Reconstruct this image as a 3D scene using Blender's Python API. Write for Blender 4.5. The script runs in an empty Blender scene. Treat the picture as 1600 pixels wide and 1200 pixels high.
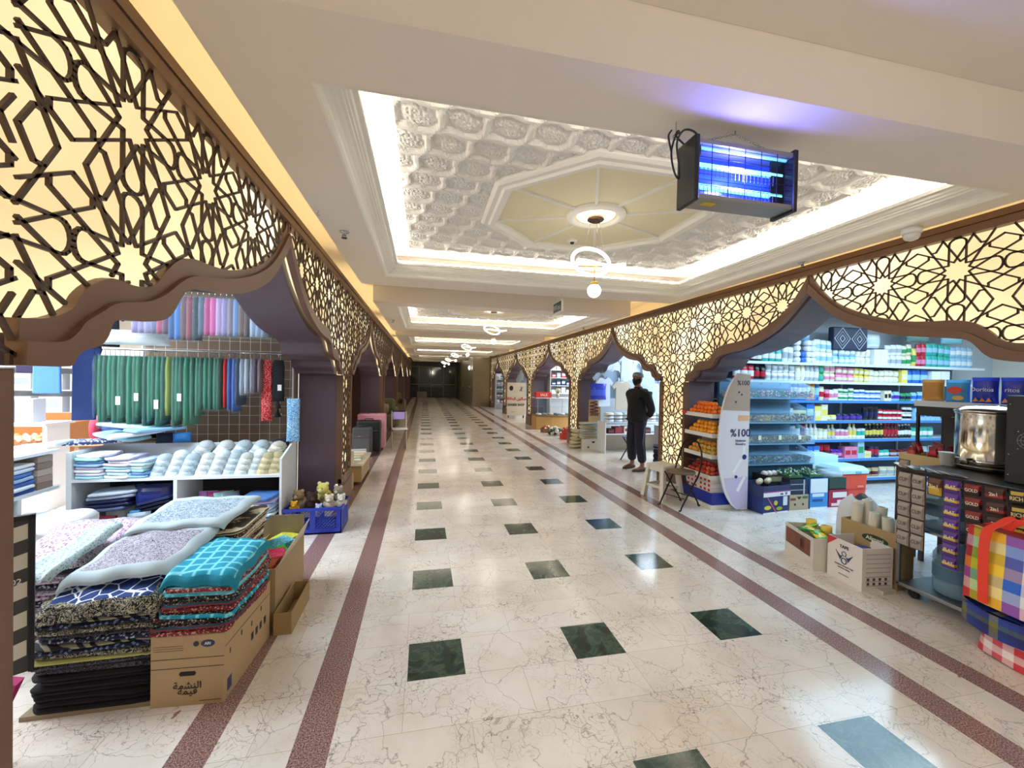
import bpy, bmesh, math, random
from mathutils import Vector, Matrix
random.seed(7)
PI = math.pi
D = bpy.data
scn = bpy.context.scene
COL = scn.collection

# ------------------------------------------------ camera, world, exposure
cam_d = D.cameras.new('camera')
cam_d.sensor_fit = 'HORIZONTAL'
cam_d.sensor_width = 36.0
cam_d.lens = 36.0 * 640.81 / 1600.0
cam_d.clip_start = 0.02
cam = D.objects.new('camera', cam_d)
COL.objects.link(cam)
yaw, pitch, roll = .2125, -.0133, .0200
f_ = Vector((math.sin(yaw) * math.cos(pitch), math.cos(yaw) * math.cos(pitch), math.sin(pitch)))
r_ = Vector((math.cos(yaw), -math.sin(yaw), 0))
u_ = r_.cross(f_)
r2 = r_ * math.cos(roll) + u_ * math.sin(roll)
u2 = u_ * math.cos(roll) - r_ * math.sin(roll)
M = Matrix((r2, u2, -f_)).transposed().to_4x4()
M.translation = (0, 0, 1.56)
cam.matrix_world = M
scn.camera = cam
scn.view_settings.view_transform = 'Standard'
scn.view_settings.look = 'None'
scn.view_settings.gamma = 1.0
scn.view_settings.exposure = 0.5
try: scn.view_settings.use_curve_mapping = False
except Exception: pass
w = D.worlds.new('world'); scn.world = w; w.use_nodes = True
w.node_tree.nodes['Background'].inputs[0].default_value = (1.0, .94, .88, 1)
w.node_tree.nodes['Background'].inputs[1].default_value = 0.20
scn.cycles.max_bounces = 7
scn.cycles.diffuse_bounces = 4
scn.cycles.glossy_bounces = 3
scn.cycles.transmission_bounces = 5
scn.cycles.transparent_max_bounces = 8
scn.cycles.sample_clamp_indirect = 4.0
scn.cycles.caustics_reflective = False
scn.cycles.caustics_refractive = False
scn.cycles.use_denoising = True

def area(name, loc, sx, sy, power, col, rot=(0, 0, 0), spread=None):
    l = D.lights.new(name, 'AREA'); l.shape = 'RECTANGLE'; l.size = sx; l.size_y = sy
    l.energy = power; l.color = col
    if spread: l.spread = spread
    o = D.objects.new(name, l); COL.objects.link(o); o.location = loc; o.rotation_euler = rot
    return o
COOL = (.62, .84, 1.0)
NEUT = (.93, .97, 1.0)
WARM = (1.0, .86, .62)
LAMPS = []   # filled below in the builders of lamps
# area lights of the shops; some have tube fittings built further down
area('shop_light', (-2.4, 3.1, 2.60), 1.6, 1.3, 42, (.62, .84, 1.0))
pl_ = D.lights.new('unseen_corridor_lamp', 'POINT'); pl_.energy = 55; pl_.color = (1.0, .90, .68); pl_.shadow_soft_size = .12
po_ = D.objects.new('unseen_corridor_lamp', pl_); COL.objects.link(po_); po_.location = (1.3, -1.3, 2.25)  # unseen lamp added behind the camera to brighten the near panel face
area('shop_light', (-5.0, 3.6, 2.60), 2.2, 2.6, 300, (.9, .95, 1.0))
area('shop_light', (6.4, 3.3, 2.60), 4.2, 2.4, 125, (.5, .78, 1.0))
area('shop_light', (6.0, 7.6, 2.60), 2.6, 2.4, 120, (.75, .88, 1.0))
area('shop_light', (5.6, 11.6, 2.60), 2.4, 2.4, 100, (.85, .93, 1.0))
area('shop_light', (5.2, 15.4, 2.60), 1.6, 2.0, 60, (1.0, .95, .88))  # added to brighten the barber sign, with no fitting
area('shop_light', (5.4, 20.0, 2.60), 2.0, 2.4, 60, (.85, .93, 1.0))
area('shop_light', (-3.4, 7.6, 2.60), 2.6, 2.4, 60, (1.0, .90, .9))
area('shop_light', (-3.0, 12.5, 2.60), 1.6, 1.6, 14, WARM)

# ------------------------------------------------ materials
MATS = {}
def hexc(h):
    h = h.lstrip('#'); c = [int(h[i:i + 2], 16) / 255 for i in (0, 2, 4)]
    return tuple((x / 12.92 if x <= .04045 else ((x + .055) / 1.055) ** 2.4) for x in c)
def mat(name, col=(.8, .8, .8), rough=.5, metal=0, emit=None, es=0, var=.0, scale=8, bump=0, alpha=1, trans=0, coat=0, spec=None):
    if name in MATS: return MATS[name]
    if isinstance(col, str): col = hexc(col)
    m = D.materials.new(name); m.use_nodes = True
    nt = m.node_tree; b = nt.nodes['Principled BSDF']
    b.inputs['Base Color'].default_value = (*col, 1)
    b.inputs['Roughness'].default_value = rough
    b.inputs['Metallic'].default_value = metal
    if spec is not None: b.inputs['Specular IOR Level'].default_value = spec
    if emit is not None:
        if isinstance(emit, str): emit = hexc(emit)
        b.inputs['Emission Color'].default_value = (*emit, 1); b.inputs['Emission Strength'].default_value = es
    if alpha < 1: b.inputs['Alpha'].default_value = alpha
    if trans: b.inputs['Transmission Weight'].default_value = trans
    if coat: b.inputs['Coat Weight'].default_value = coat
    if var or bump:
        tc = nt.nodes.new('ShaderNodeTexCoord'); n = nt.nodes.new('ShaderNodeTexNoise')
        n.inputs['Scale'].default_value = scale; n.inputs['Detail'].default_value = 5
        nt.links.new(tc.outputs['Object'], n.inputs['Vector'])
        if var:
            mx = nt.nodes.new('ShaderNodeMix'); mx.data_type = 'RGBA'
            mx.inputs[6].default_value = (*[max(0, c * (1 - var)) for c in col], 1)
            mx.inputs[7].default_value = (*[min(1, c * (1 + var)) for c in col], 1)
            nt.links.new(n.outputs[0], mx.inputs[0]); nt.links.new(mx.outputs[2], b.inputs['Base Color'])
        if bump:
            bp = nt.nodes.new('ShaderNodeBump'); bp.inputs['Strength'].default_value = bump; bp.inputs['Distance'].default_value = .01
            nt.links.new(n.outputs[0], bp.inputs['Height']); nt.links.new(bp.outputs[0], b.inputs['Normal'])
    MATS[name] = m
    return m
def nodes_of(m): return m.node_tree, m.node_tree.nodes['Principled BSDF']
class NG:
    """tiny node helper"""
    def __init__(s, m): s.nt, s.b = nodes_of(m)
    def n(s, t, **kw):
        nd = s.nt.nodes.new('ShaderNode' + t)
        for k, v in kw.items():
            if k.startswith('i_'): nd.inputs[k[2:].replace('_', ' ')].default_value = v
            else: setattr(nd, k, v)
        return nd
    def l(s, a, b): s.nt.links.new(a, b)
    def pos(s, rot=0, scale=(1, 1, 1), coord='Object'):
        tc = s.n('TexCoord'); mp = s.n('Mapping'); mp.inputs['Rotation'].default_value = (0, 0, rot); mp.inputs['Scale'].default_value = scale
        s.l(tc.outputs[coord], mp.inputs[0]); return mp.outputs[0]
    def mix(s, fac, a, b, mode='MIX'):
        mx = s.n('Mix'); mx.data_type = 'RGBA'; mx.blend_type = mode
        for sock, v in ((0, fac), (6, a), (7, b)):
            if hasattr(v, 'is_linked') or hasattr(v, 'links'): s.l(v, mx.inputs[sock])
            elif sock == 0: mx.inputs[0].default_value = v
            else: mx.inputs[sock].default_value = (*v, 1)
        return mx.outputs[2]
    def ramp(s, fac, stops):
        r = s.n('ValToRGB'); e = r.color_ramp.elements
        while len(e) < len(stops): e.new(.5)
        for k, (p, c) in enumerate(stops):
            e[k].position = p; e[k].color = (*c, 1) if len(c) == 3 else c
        s.l(fac, r.inputs[0]); return r.outputs[0]
    def math(s, op, a, b=None):
        m_ = s.n('Math'); m_.operation = op
        for k, v in ((0, a), (1, b)):
            if v is None: continue
            if hasattr(v, 'links'): s.l(v, m_.inputs[k])
            else: m_.inputs[k].default_value = v
        return m_.outputs[0]

def mk_marble():
    m = mat('marble', '#e6dcc9', .13, spec=.6); g = NG(m)
    p = g.pos()
    n1 = g.n('TexNoise', i_Scale=2.2, i_Detail=6.0, i_Roughness=.6); g.l(p, n1.inputs['Vector'])
    base = g.ramp(n1.outputs[0], [(.25, hexc('#d8ccc0')), (.5, hexc('#e8e1da')), (.75, hexc('#f3efec'))])
    # distorted cell veins
    nd = g.n('TexNoise', i_Scale=5.0, i_Detail=4.0); g.l(p, nd.inputs['Vector'])
    sc = g.n('VectorMath', operation='SCALE'); g.l(nd.outputs['Color'], sc.inputs[0]); sc.inputs['Scale'].default_value = .30
    ad = g.n('VectorMath', operation='ADD'); g.l(p, ad.inputs[0]); g.l(sc.outputs[0], ad.inputs[1])
    v = g.n('TexVoronoi', feature='DISTANCE_TO_EDGE'); v.inputs['Scale'].default_value = 20; g.l(ad.outputs[0], v.inputs['Vector'])
    vein = g.ramp(v.outputs['Distance'], [(0.0, (1, 1, 1)), (.016, (.2, .2, .2)), (.035, (0, 0, 0))])
    v2 = g.n('TexVoronoi', feature='DISTANCE_TO_EDGE'); v2.inputs['Scale'].default_value = 3.3; g.l(ad.outputs[0], v2.inputs['Vector'])
    vein2 = g.ramp(v2.outputs['Distance'], [(0.0, (.6, .6, .6)), (.006, (.15, .15, .15)), (.014, (0, 0, 0))])
    nm = g.n('TexNoise', i_Scale=3.1, i_Detail=3.0); g.l(p, nm.inputs['Vector'])
    mask = g.ramp(nm.outputs[0], [(.42, (0, 0, 0)), (.6, (1, 1, 1))])
    vm = g.mix(1.0, vein, mask, 'MULTIPLY')
    mx0 = g.n('Math', operation='MAXIMUM'); g.l(vm, mx0.inputs[0]); g.l(vein2, mx0.inputs[1])
    f = g.math('MULTIPLY', mx0.outputs[0], 1.0)
    c = g.mix(f, base, hexc('#573c38'))
    # sparse red-brown chips
    v3 = g.n('TexVoronoi', feature='F1'); v3.inputs['Scale'].default_value = 6; g.l(ad.outputs[0], v3.inputs['Vector'])
    chip = g.ramp(v3.outputs['Distance'], [(.05, (1, 1, 1)), (.09, (0, 0, 0))])
    nk = g.n('TexNoise', i_Scale=1.7); g.l(p, nk.inputs['Vector'])
    km = g.ramp(nk.outputs[0], [(.55, (0, 0, 0)), (.6, (1, 1, 1))])
    cf = g.math('MULTIPLY', g.mix(1.0, chip, km, 'MULTIPLY'), .8)
    c = g.mix(cf, c, hexc('#7a4234'))
    v4 = g.n('TexVoronoi', feature='F1'); v4.inputs['Scale'].default_value = 17; g.l(ad.outputs[0], v4.inputs['Vector'])
    sp4 = g.ramp(v4.outputs['Distance'], [(.10, (1, 1, 1)), (.16, (0, 0, 0))])
    c = g.mix(g.math('MULTIPLY', g.mix(1.0, sp4, mask, 'MULTIPLY'), .45), c, hexc('#6a4a46'))
    # slabs
    br = g.n('TexBrick'); br.offset = .5; br.inputs['Scale'].default_value = 1.0
    mp = g.n('Mapping'); mp.inputs['Location'].default_value = (.0566 + .01, -2.136, 0)
    tc = g.n('TexCoord'); g.l(tc.outputs['Object'], mp.inputs[0]); g.l(mp.outputs[0], br.inputs['Vector'])
    br.inputs['Brick Width'].default_value = .6142; br.inputs['Row Height'].default_value = .3071
    br.inputs['Mortar Size'].default_value = .0012; br.inputs['Mortar Smooth'].default_value = .2
    br.inputs['Color1'].default_value = (1, 1, 1, 1); br.inputs['Color2'].default_value = (.92, .905, .88, 1); br.inputs['Mortar'].default_value = (.55, .5, .45, 1)
    c = g.mix(1.0, c, br.outputs['Color'], 'MULTIPLY')
    g.l(c, g.b.inputs['Base Color'])
    return m
def mk_granite():
    m = mat('granite', '#7a5a56', .16); g = NG(m); p = g.pos()
    n = g.n('TexNoise', i_Scale=160.0, i_Detail=2.0); g.l(p, n.inputs['Vector'])
    g.l(g.ramp(n.outputs[0], [(.35, hexc('#4f3a3a')), (.5, hexc('#8b6a66')), (.68, hexc('#b9a09b'))]), g.b.inputs['Base Color'])
    return m
def mk_green():
    m = mat('green_marble', '#22352f', .12); g = NG(m); p = g.pos()
    n = g.n('TexNoise', i_Scale=9.0, i_Detail=8.0, i_Distortion=1.2); g.l(p, n.inputs['Vector'])
    g.l(g.ramp(n.outputs[0], [(.3, hexc('#16241f')), (.5, hexc('#2b4038')), (.55, hexc('#43594f')), (.60, hexc('#2c4139')), (.9, hexc('#3c544a'))]), g.b.inputs['Base Color'])
    return m
M_MARBLE, M_GRANITE, M_GREEN = mk_marble(), mk_granite(), mk_green()
M_CEIL = mat('ceiling_plaster', '#eae0d6', .7, var=.03, scale=3)
M_WHITE = mat('white_plaster', '#f0ece2', .6)
M_BROWN = mat('brown_lacquer', '#6c4e3c', .45, var=.05, scale=3)
M_PURPLE = mat('purple_brown_panel', '#5e4e59', .45, var=.10, scale=3)
M_DARK = mat('near_black', '#0e0e10', .4)
M_METAL = mat('steel', '#b8bcc0', .25, 1)
M_GOLD = mat('brass', '#c9a24a', .25, 1)

# ------------------------------------------------ mesh helpers
class MB:
    def __init__(s): s.v = []; s.f = []; s.mi = []; s.sm = []
    def add(s, verts, faces, mi=0, sm=False, mx=None):
        o = len(s.v)
        if mx is not None: verts = [mx @ Vector(v) for v in verts]
        s.v += [tuple(v) for v in verts]
        for fc in faces: s.f.append(tuple(i + o for i in fc)); s.mi.append(mi); s.sm.append(sm)
        return s
    def box(s, a, b, mi=0, mx=None):
        x0, y0, z0 = a; x1, y1, z1 = b
        return s.add([(x0, y0, z0), (x1, y0, z0), (x1, y1, z0), (x0, y1, z0), (x0, y0, z1), (x1, y0, z1), (x1, y1, z1), (x0, y1, z1)],
                     [(0, 3, 2, 1), (4, 5, 6, 7), (0, 1, 5, 4), (1, 2, 6, 5), (2, 3, 7, 6), (3, 0, 4, 7)], mi, False, mx)
    def cbox(s, c, d, mi=0, rz=0, rx=0, ry=0):
        mx = Matrix.Translation(c) @ Matrix.Rotation(rz, 4, 'Z') @ Matrix.Rotation(ry, 4, 'Y') @ Matrix.Rotation(rx, 4, 'X')
        h = [x / 2 for x in d]
        return s.box((-h[0], -h[1], -h[2]), h, mi, mx)
    def rings(s, rings, mi=0, sm=True, cap=True, closed=True):
        n = len(rings[0]); vs = [p for r in rings for p in r]; fs = []
        for k in range(len(rings) - 1):
            for i in range(n if closed else n - 1):
                j = (i + 1) % n; fs.append((k * n + i, k * n + j, (k + 1) * n + j, (k + 1) * n + i))
        s.add(vs, fs, mi, sm)
        if cap and closed:
            o = len(s.v) - len(vs)
            s.f.append(tuple(o + i for i in reversed(range(n)))); s.mi.append(mi); s.sm.append(False)
            s.f.append(tuple(o + (len(rings) - 1) * n + i for i in range(n))); s.mi.append(mi); s.sm.append(False)
        return s
    def lathe(s, prof, c=(0, 0, 0), n=16, mi=0, sm=True, cap=True, ax='z', mx=None):
        R = []
        for r, z in prof:
            ring = []
            for i in range(n):
                a = 2 * PI * i / n; p = Vector((r * math.cos(a), r * math.sin(a), z))
                if ax == 'y': p = Vector((p.x, p.z, -p.y)) if False else Vector((p.x, p.z, p.y))
                if ax == 'x': p = Vector((p.z, p.x, p.y))
                if mx is not None: p = mx @ p
                ring.append(p + Vector(c))
            R.append(ring)
        return s.rings(R, mi, sm, cap)
    def tube(s, pts, r, n=8, mi=0, cap=True, closed=False, sm=True):
        pts = [Vector(p) for p in pts]; R = []; N = len(pts)
        rr = r if isinstance(r, (list, tuple)) else [r] * N
        prev = None
        for k, p in enumerate(pts):
            if closed: t = pts[(k + 1) % N] - pts[k - 1]
            else: t = pts[min(k + 1, N - 1)] - pts[max(k - 1, 0)]
            t.normalize()
            if prev is None:
                up = Vector((0, 0, 1)) if abs(t.z) < .9 else Vector((1, 0, 0))
                a = t.cross(up).normalized()
            else: a = (prev - t * prev.dot(t)).normalized()
            prev = a; b = t.cross(a)
            R.append([p + (a * math.cos(2 * PI * i / n) + b * math.sin(2 * PI * i / n)) * rr[k] for i in range(n)])
        if closed: R.append(R[0]); cap = False
        return s.rings(R, mi, sm, cap)
    def prism(s, poly, h0, h1, ax='x', mi=0, sm=False):
        """poly list of 2d pts; extruded along ax from h0 to h1 (x: (y,z); y: (x,z); z: (x,y))"""
        def P(u, v, h): return {'x': (h, u, v), 'y': (u, h, v), 'z': (u, v, h)}[ax]
        n = len(poly); vs = [P(u, v, h0) for u, v in poly] + [P(u, v, h1) for u, v in poly]
        fs = [tuple(range(n)), tuple(reversed(range(n, 2 * n)))] + [(i, i + n, (i + 1) % n + n, (i + 1) % n) for i in range(n)]
        return s.add(vs, fs, mi, sm)
    def strip(s, u0, l0, h0, h1, ax='x', mi=0):
        """solid between two polylines of equal length (2d points) extruded along ax"""
        def P(u, v, h): return {'x': (h, u, v), 'y': (u, h, v), 'z': (u, v, h)}[ax]
        n = len(u0); vs = []
        for k in range(n): vs += [P(*u0[k], h0), P(*l0[k], h0), P(*l0[k], h1), P(*u0[k], h1)]
        fs = [(0, 1, 2, 3), tuple(4 * (n - 1) + i for i in (3, 2, 1, 0))]
        for k in range(n - 1):
            a, b = 4 * k, 4 * k + 4
            for i in range(4): j = (i + 1) % 4; fs.append((a + i, b + i, b + j, a + j))
        return s.add(vs, fs, mi, False)
    def sphere(s, c, r, n=12, m=8, mi=0, sq=(1, 1, 1), mx=None):
        prof = [(max(1e-4, r * math.sin(PI * k / m)), -r * math.cos(PI * k / m)) for k in range(m + 1)]
        R = []
        for rr, z in prof:
            ring = []
            for i in range(n):
                a = 2 * PI * i / n; p = Vector((rr * math.cos(a) * sq[0], rr * math.sin(a) * sq[1], z * sq[2]))
                if mx is not None: p = mx @ p
                ring.append(p + Vector(c))
            R.append(ring)
        return s.rings(R, mi, True, True)
    def grid(s, fn, nu, nv, mi=0, sm=True):
        vs = [fn(i / nu, j / nv) for j in range(nv + 1) for i in range(nu + 1)]
        fs = [(j * (nu + 1) + i, j * (nu + 1) + i + 1, (j + 1) * (nu + 1) + i + 1, (j + 1) * (nu + 1) + i) for j in range(nv) for i in range(nu)]
        return s.add(vs, fs, mi, sm)
    def build(s, name, mats, parent=None, bevel=0, recalc=True, loc=None, rz=0):
        me = D.meshes.new(name); me.from_pydata(s.v, [], s.f)
        if not isinstance(mats, (list, tuple)): mats = [mats]
        for m in mats: me.materials.append(m)
        for p, i, sm in zip(me.polygons, s.mi, s.sm): p.material_index = i; p.use_smooth = sm
        me.update()
        if recalc:
            bm = bmesh.new(); bm.from_mesh(me); bmesh.ops.recalc_face_normals(bm, faces=bm.faces); bm.to_mesh(me); bm.free()
        o = D.objects.new(name, me); COL.objects.link(o)
        if parent is not None: o.parent = parent
        if loc is not None: o.location = loc
        if rz: o.rotation_euler.z = rz
        if bevel:
            md = o.modifiers.new('bevel', 'BEVEL'); md.width = bevel; md.segments = 2; md.limit_method = 'ANGLE'
        return o
def tag(o, label=None, cat=None, group=None, kind=None):
    if label: o['label'] = label
    if cat: o['category'] = cat
    if group: o['group'] = group
    if kind: o['kind'] = kind
    return o
def T(name, label, cat, loc=(0, 0, 0), rz=0, group=None):
    o = D.objects.new(name, None); COL.objects.link(o); o.empty_display_size = .05
    o.location = loc; o.rotation_euler = (0, 0, rz)
    return tag(o, label, cat, group)
def S(o): o['kind'] = 'structure'; return o
def copy_tree(o, loc=None, rz=None, label=None, group=None, parent=None):
    c = o.copy(); COL.objects.link(c)
    if parent is not None: c.parent = parent
    if loc is not None: c.location = loc
    if rz is not None: c.rotation_euler = (0, 0, rz)
    if label: c['label'] = label
    if group: c['group'] = group
    for ch in o.children: copy_tree(ch, parent=c)
    return c
def text(s, size, mat_, parent, loc, rot, name='lettering', ex=.0006, align='CENTER', sx=1, bold=.012):
    cu = D.curves.new(name, 'FONT'); cu.body = s; cu.size = size; cu.extrude = ex; cu.align_x = align; cu.align_y = 'CENTER'
    cu.materials.append(mat_); cu.resolution_u = 3; cu.offset = size * bold
    o = D.objects.new(name, cu); COL.objects.link(o); o.parent = parent; o.location = loc; o.rotation_euler = rot; o.scale = (sx, 1, 1)
    return o
RX = PI / 2
ORD = ['first', 'second', 'third', 'fourth', 'fifth', 'sixth', 'seventh', 'eighth', 'ninth', 'tenth', 'eleventh', 'twelfth', 'thirteenth', 'fourteenth', 'fifteenth', 'sixteenth', 'seventeenth', 'eighteenth', 'nineteenth', 'twentieth']
ORD += ['twenty-' + x for x in ORD[:9]] + ['thirtieth'] + ['thirty-' + x for x in ORD[:9]] + ['fortieth'] + ['forty-' + x for x in ORD[:9]]
# ------------------------------------------------ setting: floor, ceilings, walls
HC = 2.65
def build_floor():
    st = [(-.982, -.825), (-.509, -.357), (2.404, 2.568), (2.859, 3.009)]
    sq = [(-.0566 + i * .9213, -.0566 + i * .9213 + .2997) for i in range(3)]
    ys = [-1.6, 32.4]; rows = []
    for j in range(-3, 33):
        a = 2.136 + j * .9213; rows.append((a, a + .2997)); ys += [a, a + .2997]
    xs = sorted([-9.5, 12.5] + [c for p in st + sq for c in p]); ys = sorted(ys)
    m = MB()
    for i in range(len(xs) - 1):
        xm = (xs[i] + xs[i + 1]) / 2
        s1 = any(a < xm < b for a, b in st); q1 = any(a < xm < b for a, b in sq)
        if q1:
            for j in range(len(ys) - 1):
                ym = (ys[j] + ys[j + 1]) / 2
                k = 2 if any(a < ym < b for a, b in rows) else 0
                m.add([(xs[i], ys[j], 0), (xs[i + 1], ys[j], 0), (xs[i + 1], ys[j + 1], 0), (xs[i], ys[j + 1], 0)], [(0, 1, 2, 3)], k)
        else:
            m.add([(xs[i], ys[0], 0), (xs[i + 1], ys[0], 0), (xs[i + 1], ys[-1], 0), (xs[i], ys[-1], 0)], [(0, 1, 2, 3)], 1 if s1 else 0)
    S(m.build('floor', [M_MARBLE, M_GRANITE, M_GREEN], recalc=False))
build_floor()

# upper slab over the corridor and lower ceilings over the shops
m = MB(); m.box((-1.42, -1.6, 3.0), (4.02, 32.4, 3.1)); S(m.build('ceiling', M_CEIL))
m = MB(); m.box((-9.5, -1.6, 2.68), (-1.42, 32.4, 2.78)); S(m.build('ceiling', M_CEIL))
m = MB(); m.box((4.02, -1.6, 2.68), (12.5, 32.4, 2.78)); S(m.build('ceiling', M_CEIL))
m = MB(); m.box((-1.44, -1.6, 2.68), (-1.42, 32.4, 3.0)); S(m.build('wall_left', M_CEIL))
m = MB(); m.box((4.02, -1.6, 2.68), (4.04, 32.4, 3.0)); S(m.build('wall_right', M_CEIL))

M_LED = mat('led_strip', (1, 1, 1), emit=(1.0, .93, .81), es=18)
M_LEDY = mat('led_strip_yellow', (1, 1, 1), emit=(1.0, .78, .36), es=9)

def mk_relief():
    m = mat('relief_plaster', '#e6e3dc', .6)
    return m
M_REL = mk_relief()
def ceiling_panel(k):
    y0 = 1.333 + 4.97 * k; y1 = y0 + 3.82
    X0, X1 = -.74, 3.36
    ox0, ox1, oy0, oy1 = -.415, 3.19, y0 + .345, y0 + 3.36     # outer line of the moulding
    HU = 2.93
    root = D.objects.new('ceiling', None); COL.objects.link(root); root.location = (0, 0, 0); S(root)
    m = MB()
    z0, z1 = HC, HU + .05
    for a, b, c, d in ((X0, y0, X1, oy0), (X0, oy1, X1, y1), (X0, oy0, ox0, oy1), (ox1, oy0, X1, oy1)):
        m.box((a, b, z0), (c, d, HC + .03))
    # outer vertical skirt of the dropped panel
    m.box((X0, y0, HC + .03), (X1, y0 + .02, 3.0)); m.box((X0, y1 - .02, HC + .03), (X1, y1, 3.0))
    m.box((X0, y0 + .02, HC + .03), (X0 + .02, y1 - .02, 3.0)); m.box((X1 - .02, y0 + .02, HC + .03), (X1, y1 - .02, 3.0))
    m.build('ceiling_soffit', M_CEIL, root)
    # stepped crown moulding climbing inwards
    prof = [(-.012, -.001), (.0, .0), (.012, .010), (.014, .014), (.014, .03), (.03, .045), (.055, .058), (.07, .062), (.07, .075), (.082, .077), (.082, .09), (.094, .094), (.1, .108), (.124, .112), (.124, .135), (.10, .138)]
    m = MB(); R = []
    for d, h in prof: R.append([(ox0 + d, oy0 + d, HC + h), (ox1 - d, oy0 + d, HC + h), (ox1 - d, oy1 - d, HC + h), (ox0 + d, oy1 - d, HC + h)])
    m.rings(R, 0, False, False); m.build('crown_molding', M_WHITE, root)
    # upper field with relief pattern
    lx0, lx1, ly0, ly1 = ox0 - .14, ox1 + .14, oy0 - .14, oy1 + .14
    m = MB(); m.box((lx0, ly0, HU), (lx1, ly1, HU + .03)); m.build('ceiling_board', M_WHITE, root)
    cx, cy = (ox0 + ox1) / 2 - .03, (oy0 + oy1) / 2 - .02
    if k < 3:
        m = MB()
        px0, px1, py0, py1 = -.18, 2.98, oy0 + .12, oy1 - .17
        W, Hh = px1 - px0, py1 - py0
        st = .0115 if k == 0 else .035
        nu, nv = int(W / st), int(Hh / st)
        def sm(t): t = max(0, min(1, t)); return t * t * (3 - 2 * t)
        def hf(x, y):
            yy = y - 4.97 * k
            u = (x - .089 + .28 * (yy - 2.144)) / .245 + .07 * math.sin(2 * PI * (yy - 2.33) / .235)
            v = (yy - 2.33) / .235 + .07 * math.sin(2 * PI * u)
            a = u - math.floor(u + .5); b = v - math.floor(v + .5)
            s1 = sm(1.9 - abs(a) / .055); s2 = sm(1.9 - abs(b) / .06)
            h = .024 * max(s1, s2)
            if k == 0:
                c, d = (u % 1) - .5, (v % 1) - .5; r = math.hypot(c, d); th = math.atan2(d, c)
                l1 = abs(math.sin(4 * th + 20 * r)); l2 = abs(math.sin(3 * th - 27 * r + 1))
                h = max(h, .016 * sm(1.55 - r * 3.0) * sm(.2 + 1.1 * l1) * (.45 + .55 * l2))
            return h
        def gf(a, b):
            x = px0 + a * W; y = py0 + b * Hh
            e = min(a * W, (1 - a) * W, b * Hh, (1 - b) * Hh)
            return (x, y, HU - .001 - (hf(x, y) if e > .006 and max(abs(x - cx), abs(y - cy), (abs(x - cx) + abs(y - cy)) * .7071) > .9 else 0))
        m.grid(gf, nu, nv, 0, False)
        m.build('relief_pattern', M_REL, root, recalc=False)
    # octagonal medallion
    def octo(r, z): return [(cx + r / math.cos(PI / 8) * math.cos(PI / 8 + i * PI / 4), cy + r / math.cos(PI / 8) * math.sin(PI / 8 + i * PI / 4), z) for i in range(8)]
    m = MB()
    m.rings([octo(r, HU - h) for r, h in ((.90, 0), (.90, .03), (.875, .045), (.84, .045), (.825, .06), (.79, .06), (.775, .035), (.76, .03), (.76, .012))], 0, False, False)
    m.build('medallion_frame', M_WHITE, root, recalc=False)
    m = MB(); pts = octo(.765, HU - .012); m.add(pts, [tuple(range(8))]); m.build('medallion_field', mat('cream_paint', '#efe4bf', .6), root)
    m = MB()
    for i in range(8):
        a = i * PI / 4 + PI / 8
        m.cbox((cx + .52 * math.cos(a), cy + .52 * math.sin(a), HU - .02), (.60, .022, .02), 0, a)
    m.lathe([(.24, -.012), (.24, -.035), (.215, -.05), (.185, -.05), (.175, -.03), (.16, -.03)], (cx, cy, HU), 28, 0, True, False)
    m.build('medallion_rib', M_WHITE, root)
    # LED strips lying on the hidden ledge of the moulding
    m = MB(); zz = HC + .15
    m.box((ox0 + .04, oy0 + .04, zz), (ox0 + .075, oy1 - .04, zz + .012)); m.box((ox1 - .075, oy0 + .04, zz), (ox1 - .04, oy1 - .04, zz + .012))
    m.box((ox0 + .04, oy0 + .04, zz), (ox1 - .04, oy0 + .075, zz + .012)); m.box((ox0 + .04, oy1 - .075, zz), (ox1 - .04, oy1 - .04, zz + .012))
    m.build('light_strip', M_LED, root)
    return cx, cy
CENT = [ceiling_panel(k) for k in range(6)]
for k in range(-1, 6):
    m = MB(); m.box((-.74, 1.333 + 4.97 * k + 3.821, 2.885), (3.36, 1.332 + 4.97 * (k + 1), 2.90)); S(m.build('ceiling', M_CEIL))
ceiling_panel(-1)

# the deeper bay overhead, nearest the camera
# (seen as the darker strip in the top right corner)

# ------------------------------------------------ arcade
PL = [(1.0, 1.672), (.957, 1.683), (.921, 1.719), (.908, 1.757), (.884, 1.798), (.846, 1.831), (.80, 1.829), (.762, 1.838), (.733, 1.866), (.705, 1.923), (.661, 1.984), (.605, 2.014), (.541, 2.022), (.447, 2.045), (.32, 2.115), (.193, 2.226), (.105, 2.345), (.04, 2.49), (.006, 2.585)]
PO = [(1.0, 1.568), (.938, 1.569), (.926, 1.593), (.912, 1.613), (.882, 1.632), (.866, 1.664), (.855, 1.706), (.825, 1.719), (.788, 1.722), (.731, 1.742), (.70, 1.778), (.675, 1.836), (.65, 1.876), (.593, 1.904), (.517, 1.919), (.393, 1.961), (.25, 2.058), (.139, 2.18), (.0, 2.42)]
def prof_z(P, s):
    s = min(abs(s), 1)
    for (a, za), (b, zb) in zip(P[:-1], P[1:]):
        if b <= s <= a: return zb + (za - zb) * ((s - b) / (a - b) if a > b else 0)
    return P[-1][1]
def smooth(P, n=3):
    out = []
    for i in range(len(P) - 1):
        p0 = P[max(i - 1, 0)]; p1 = P[i]; p2 = P[i + 1]; p3 = P[min(i + 2, len(P) - 1)]
        for q in range(n):
            t = q / n
            out.append(tuple(.5 * (2 * p1[c] + (p2[c] - p0[c]) * t + (2 * p0[c] - 5 * p1[c] + 4 * p2[c] - p3[c]) * t * t + (3 * p1[c] - p0[c] - 3 * p2[c] + p3[c]) * t ** 3) for c in (0, 1)))
    out.append(P[-1]); return out
PLs, POs = smooth(PL), smooth(PO)
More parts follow.
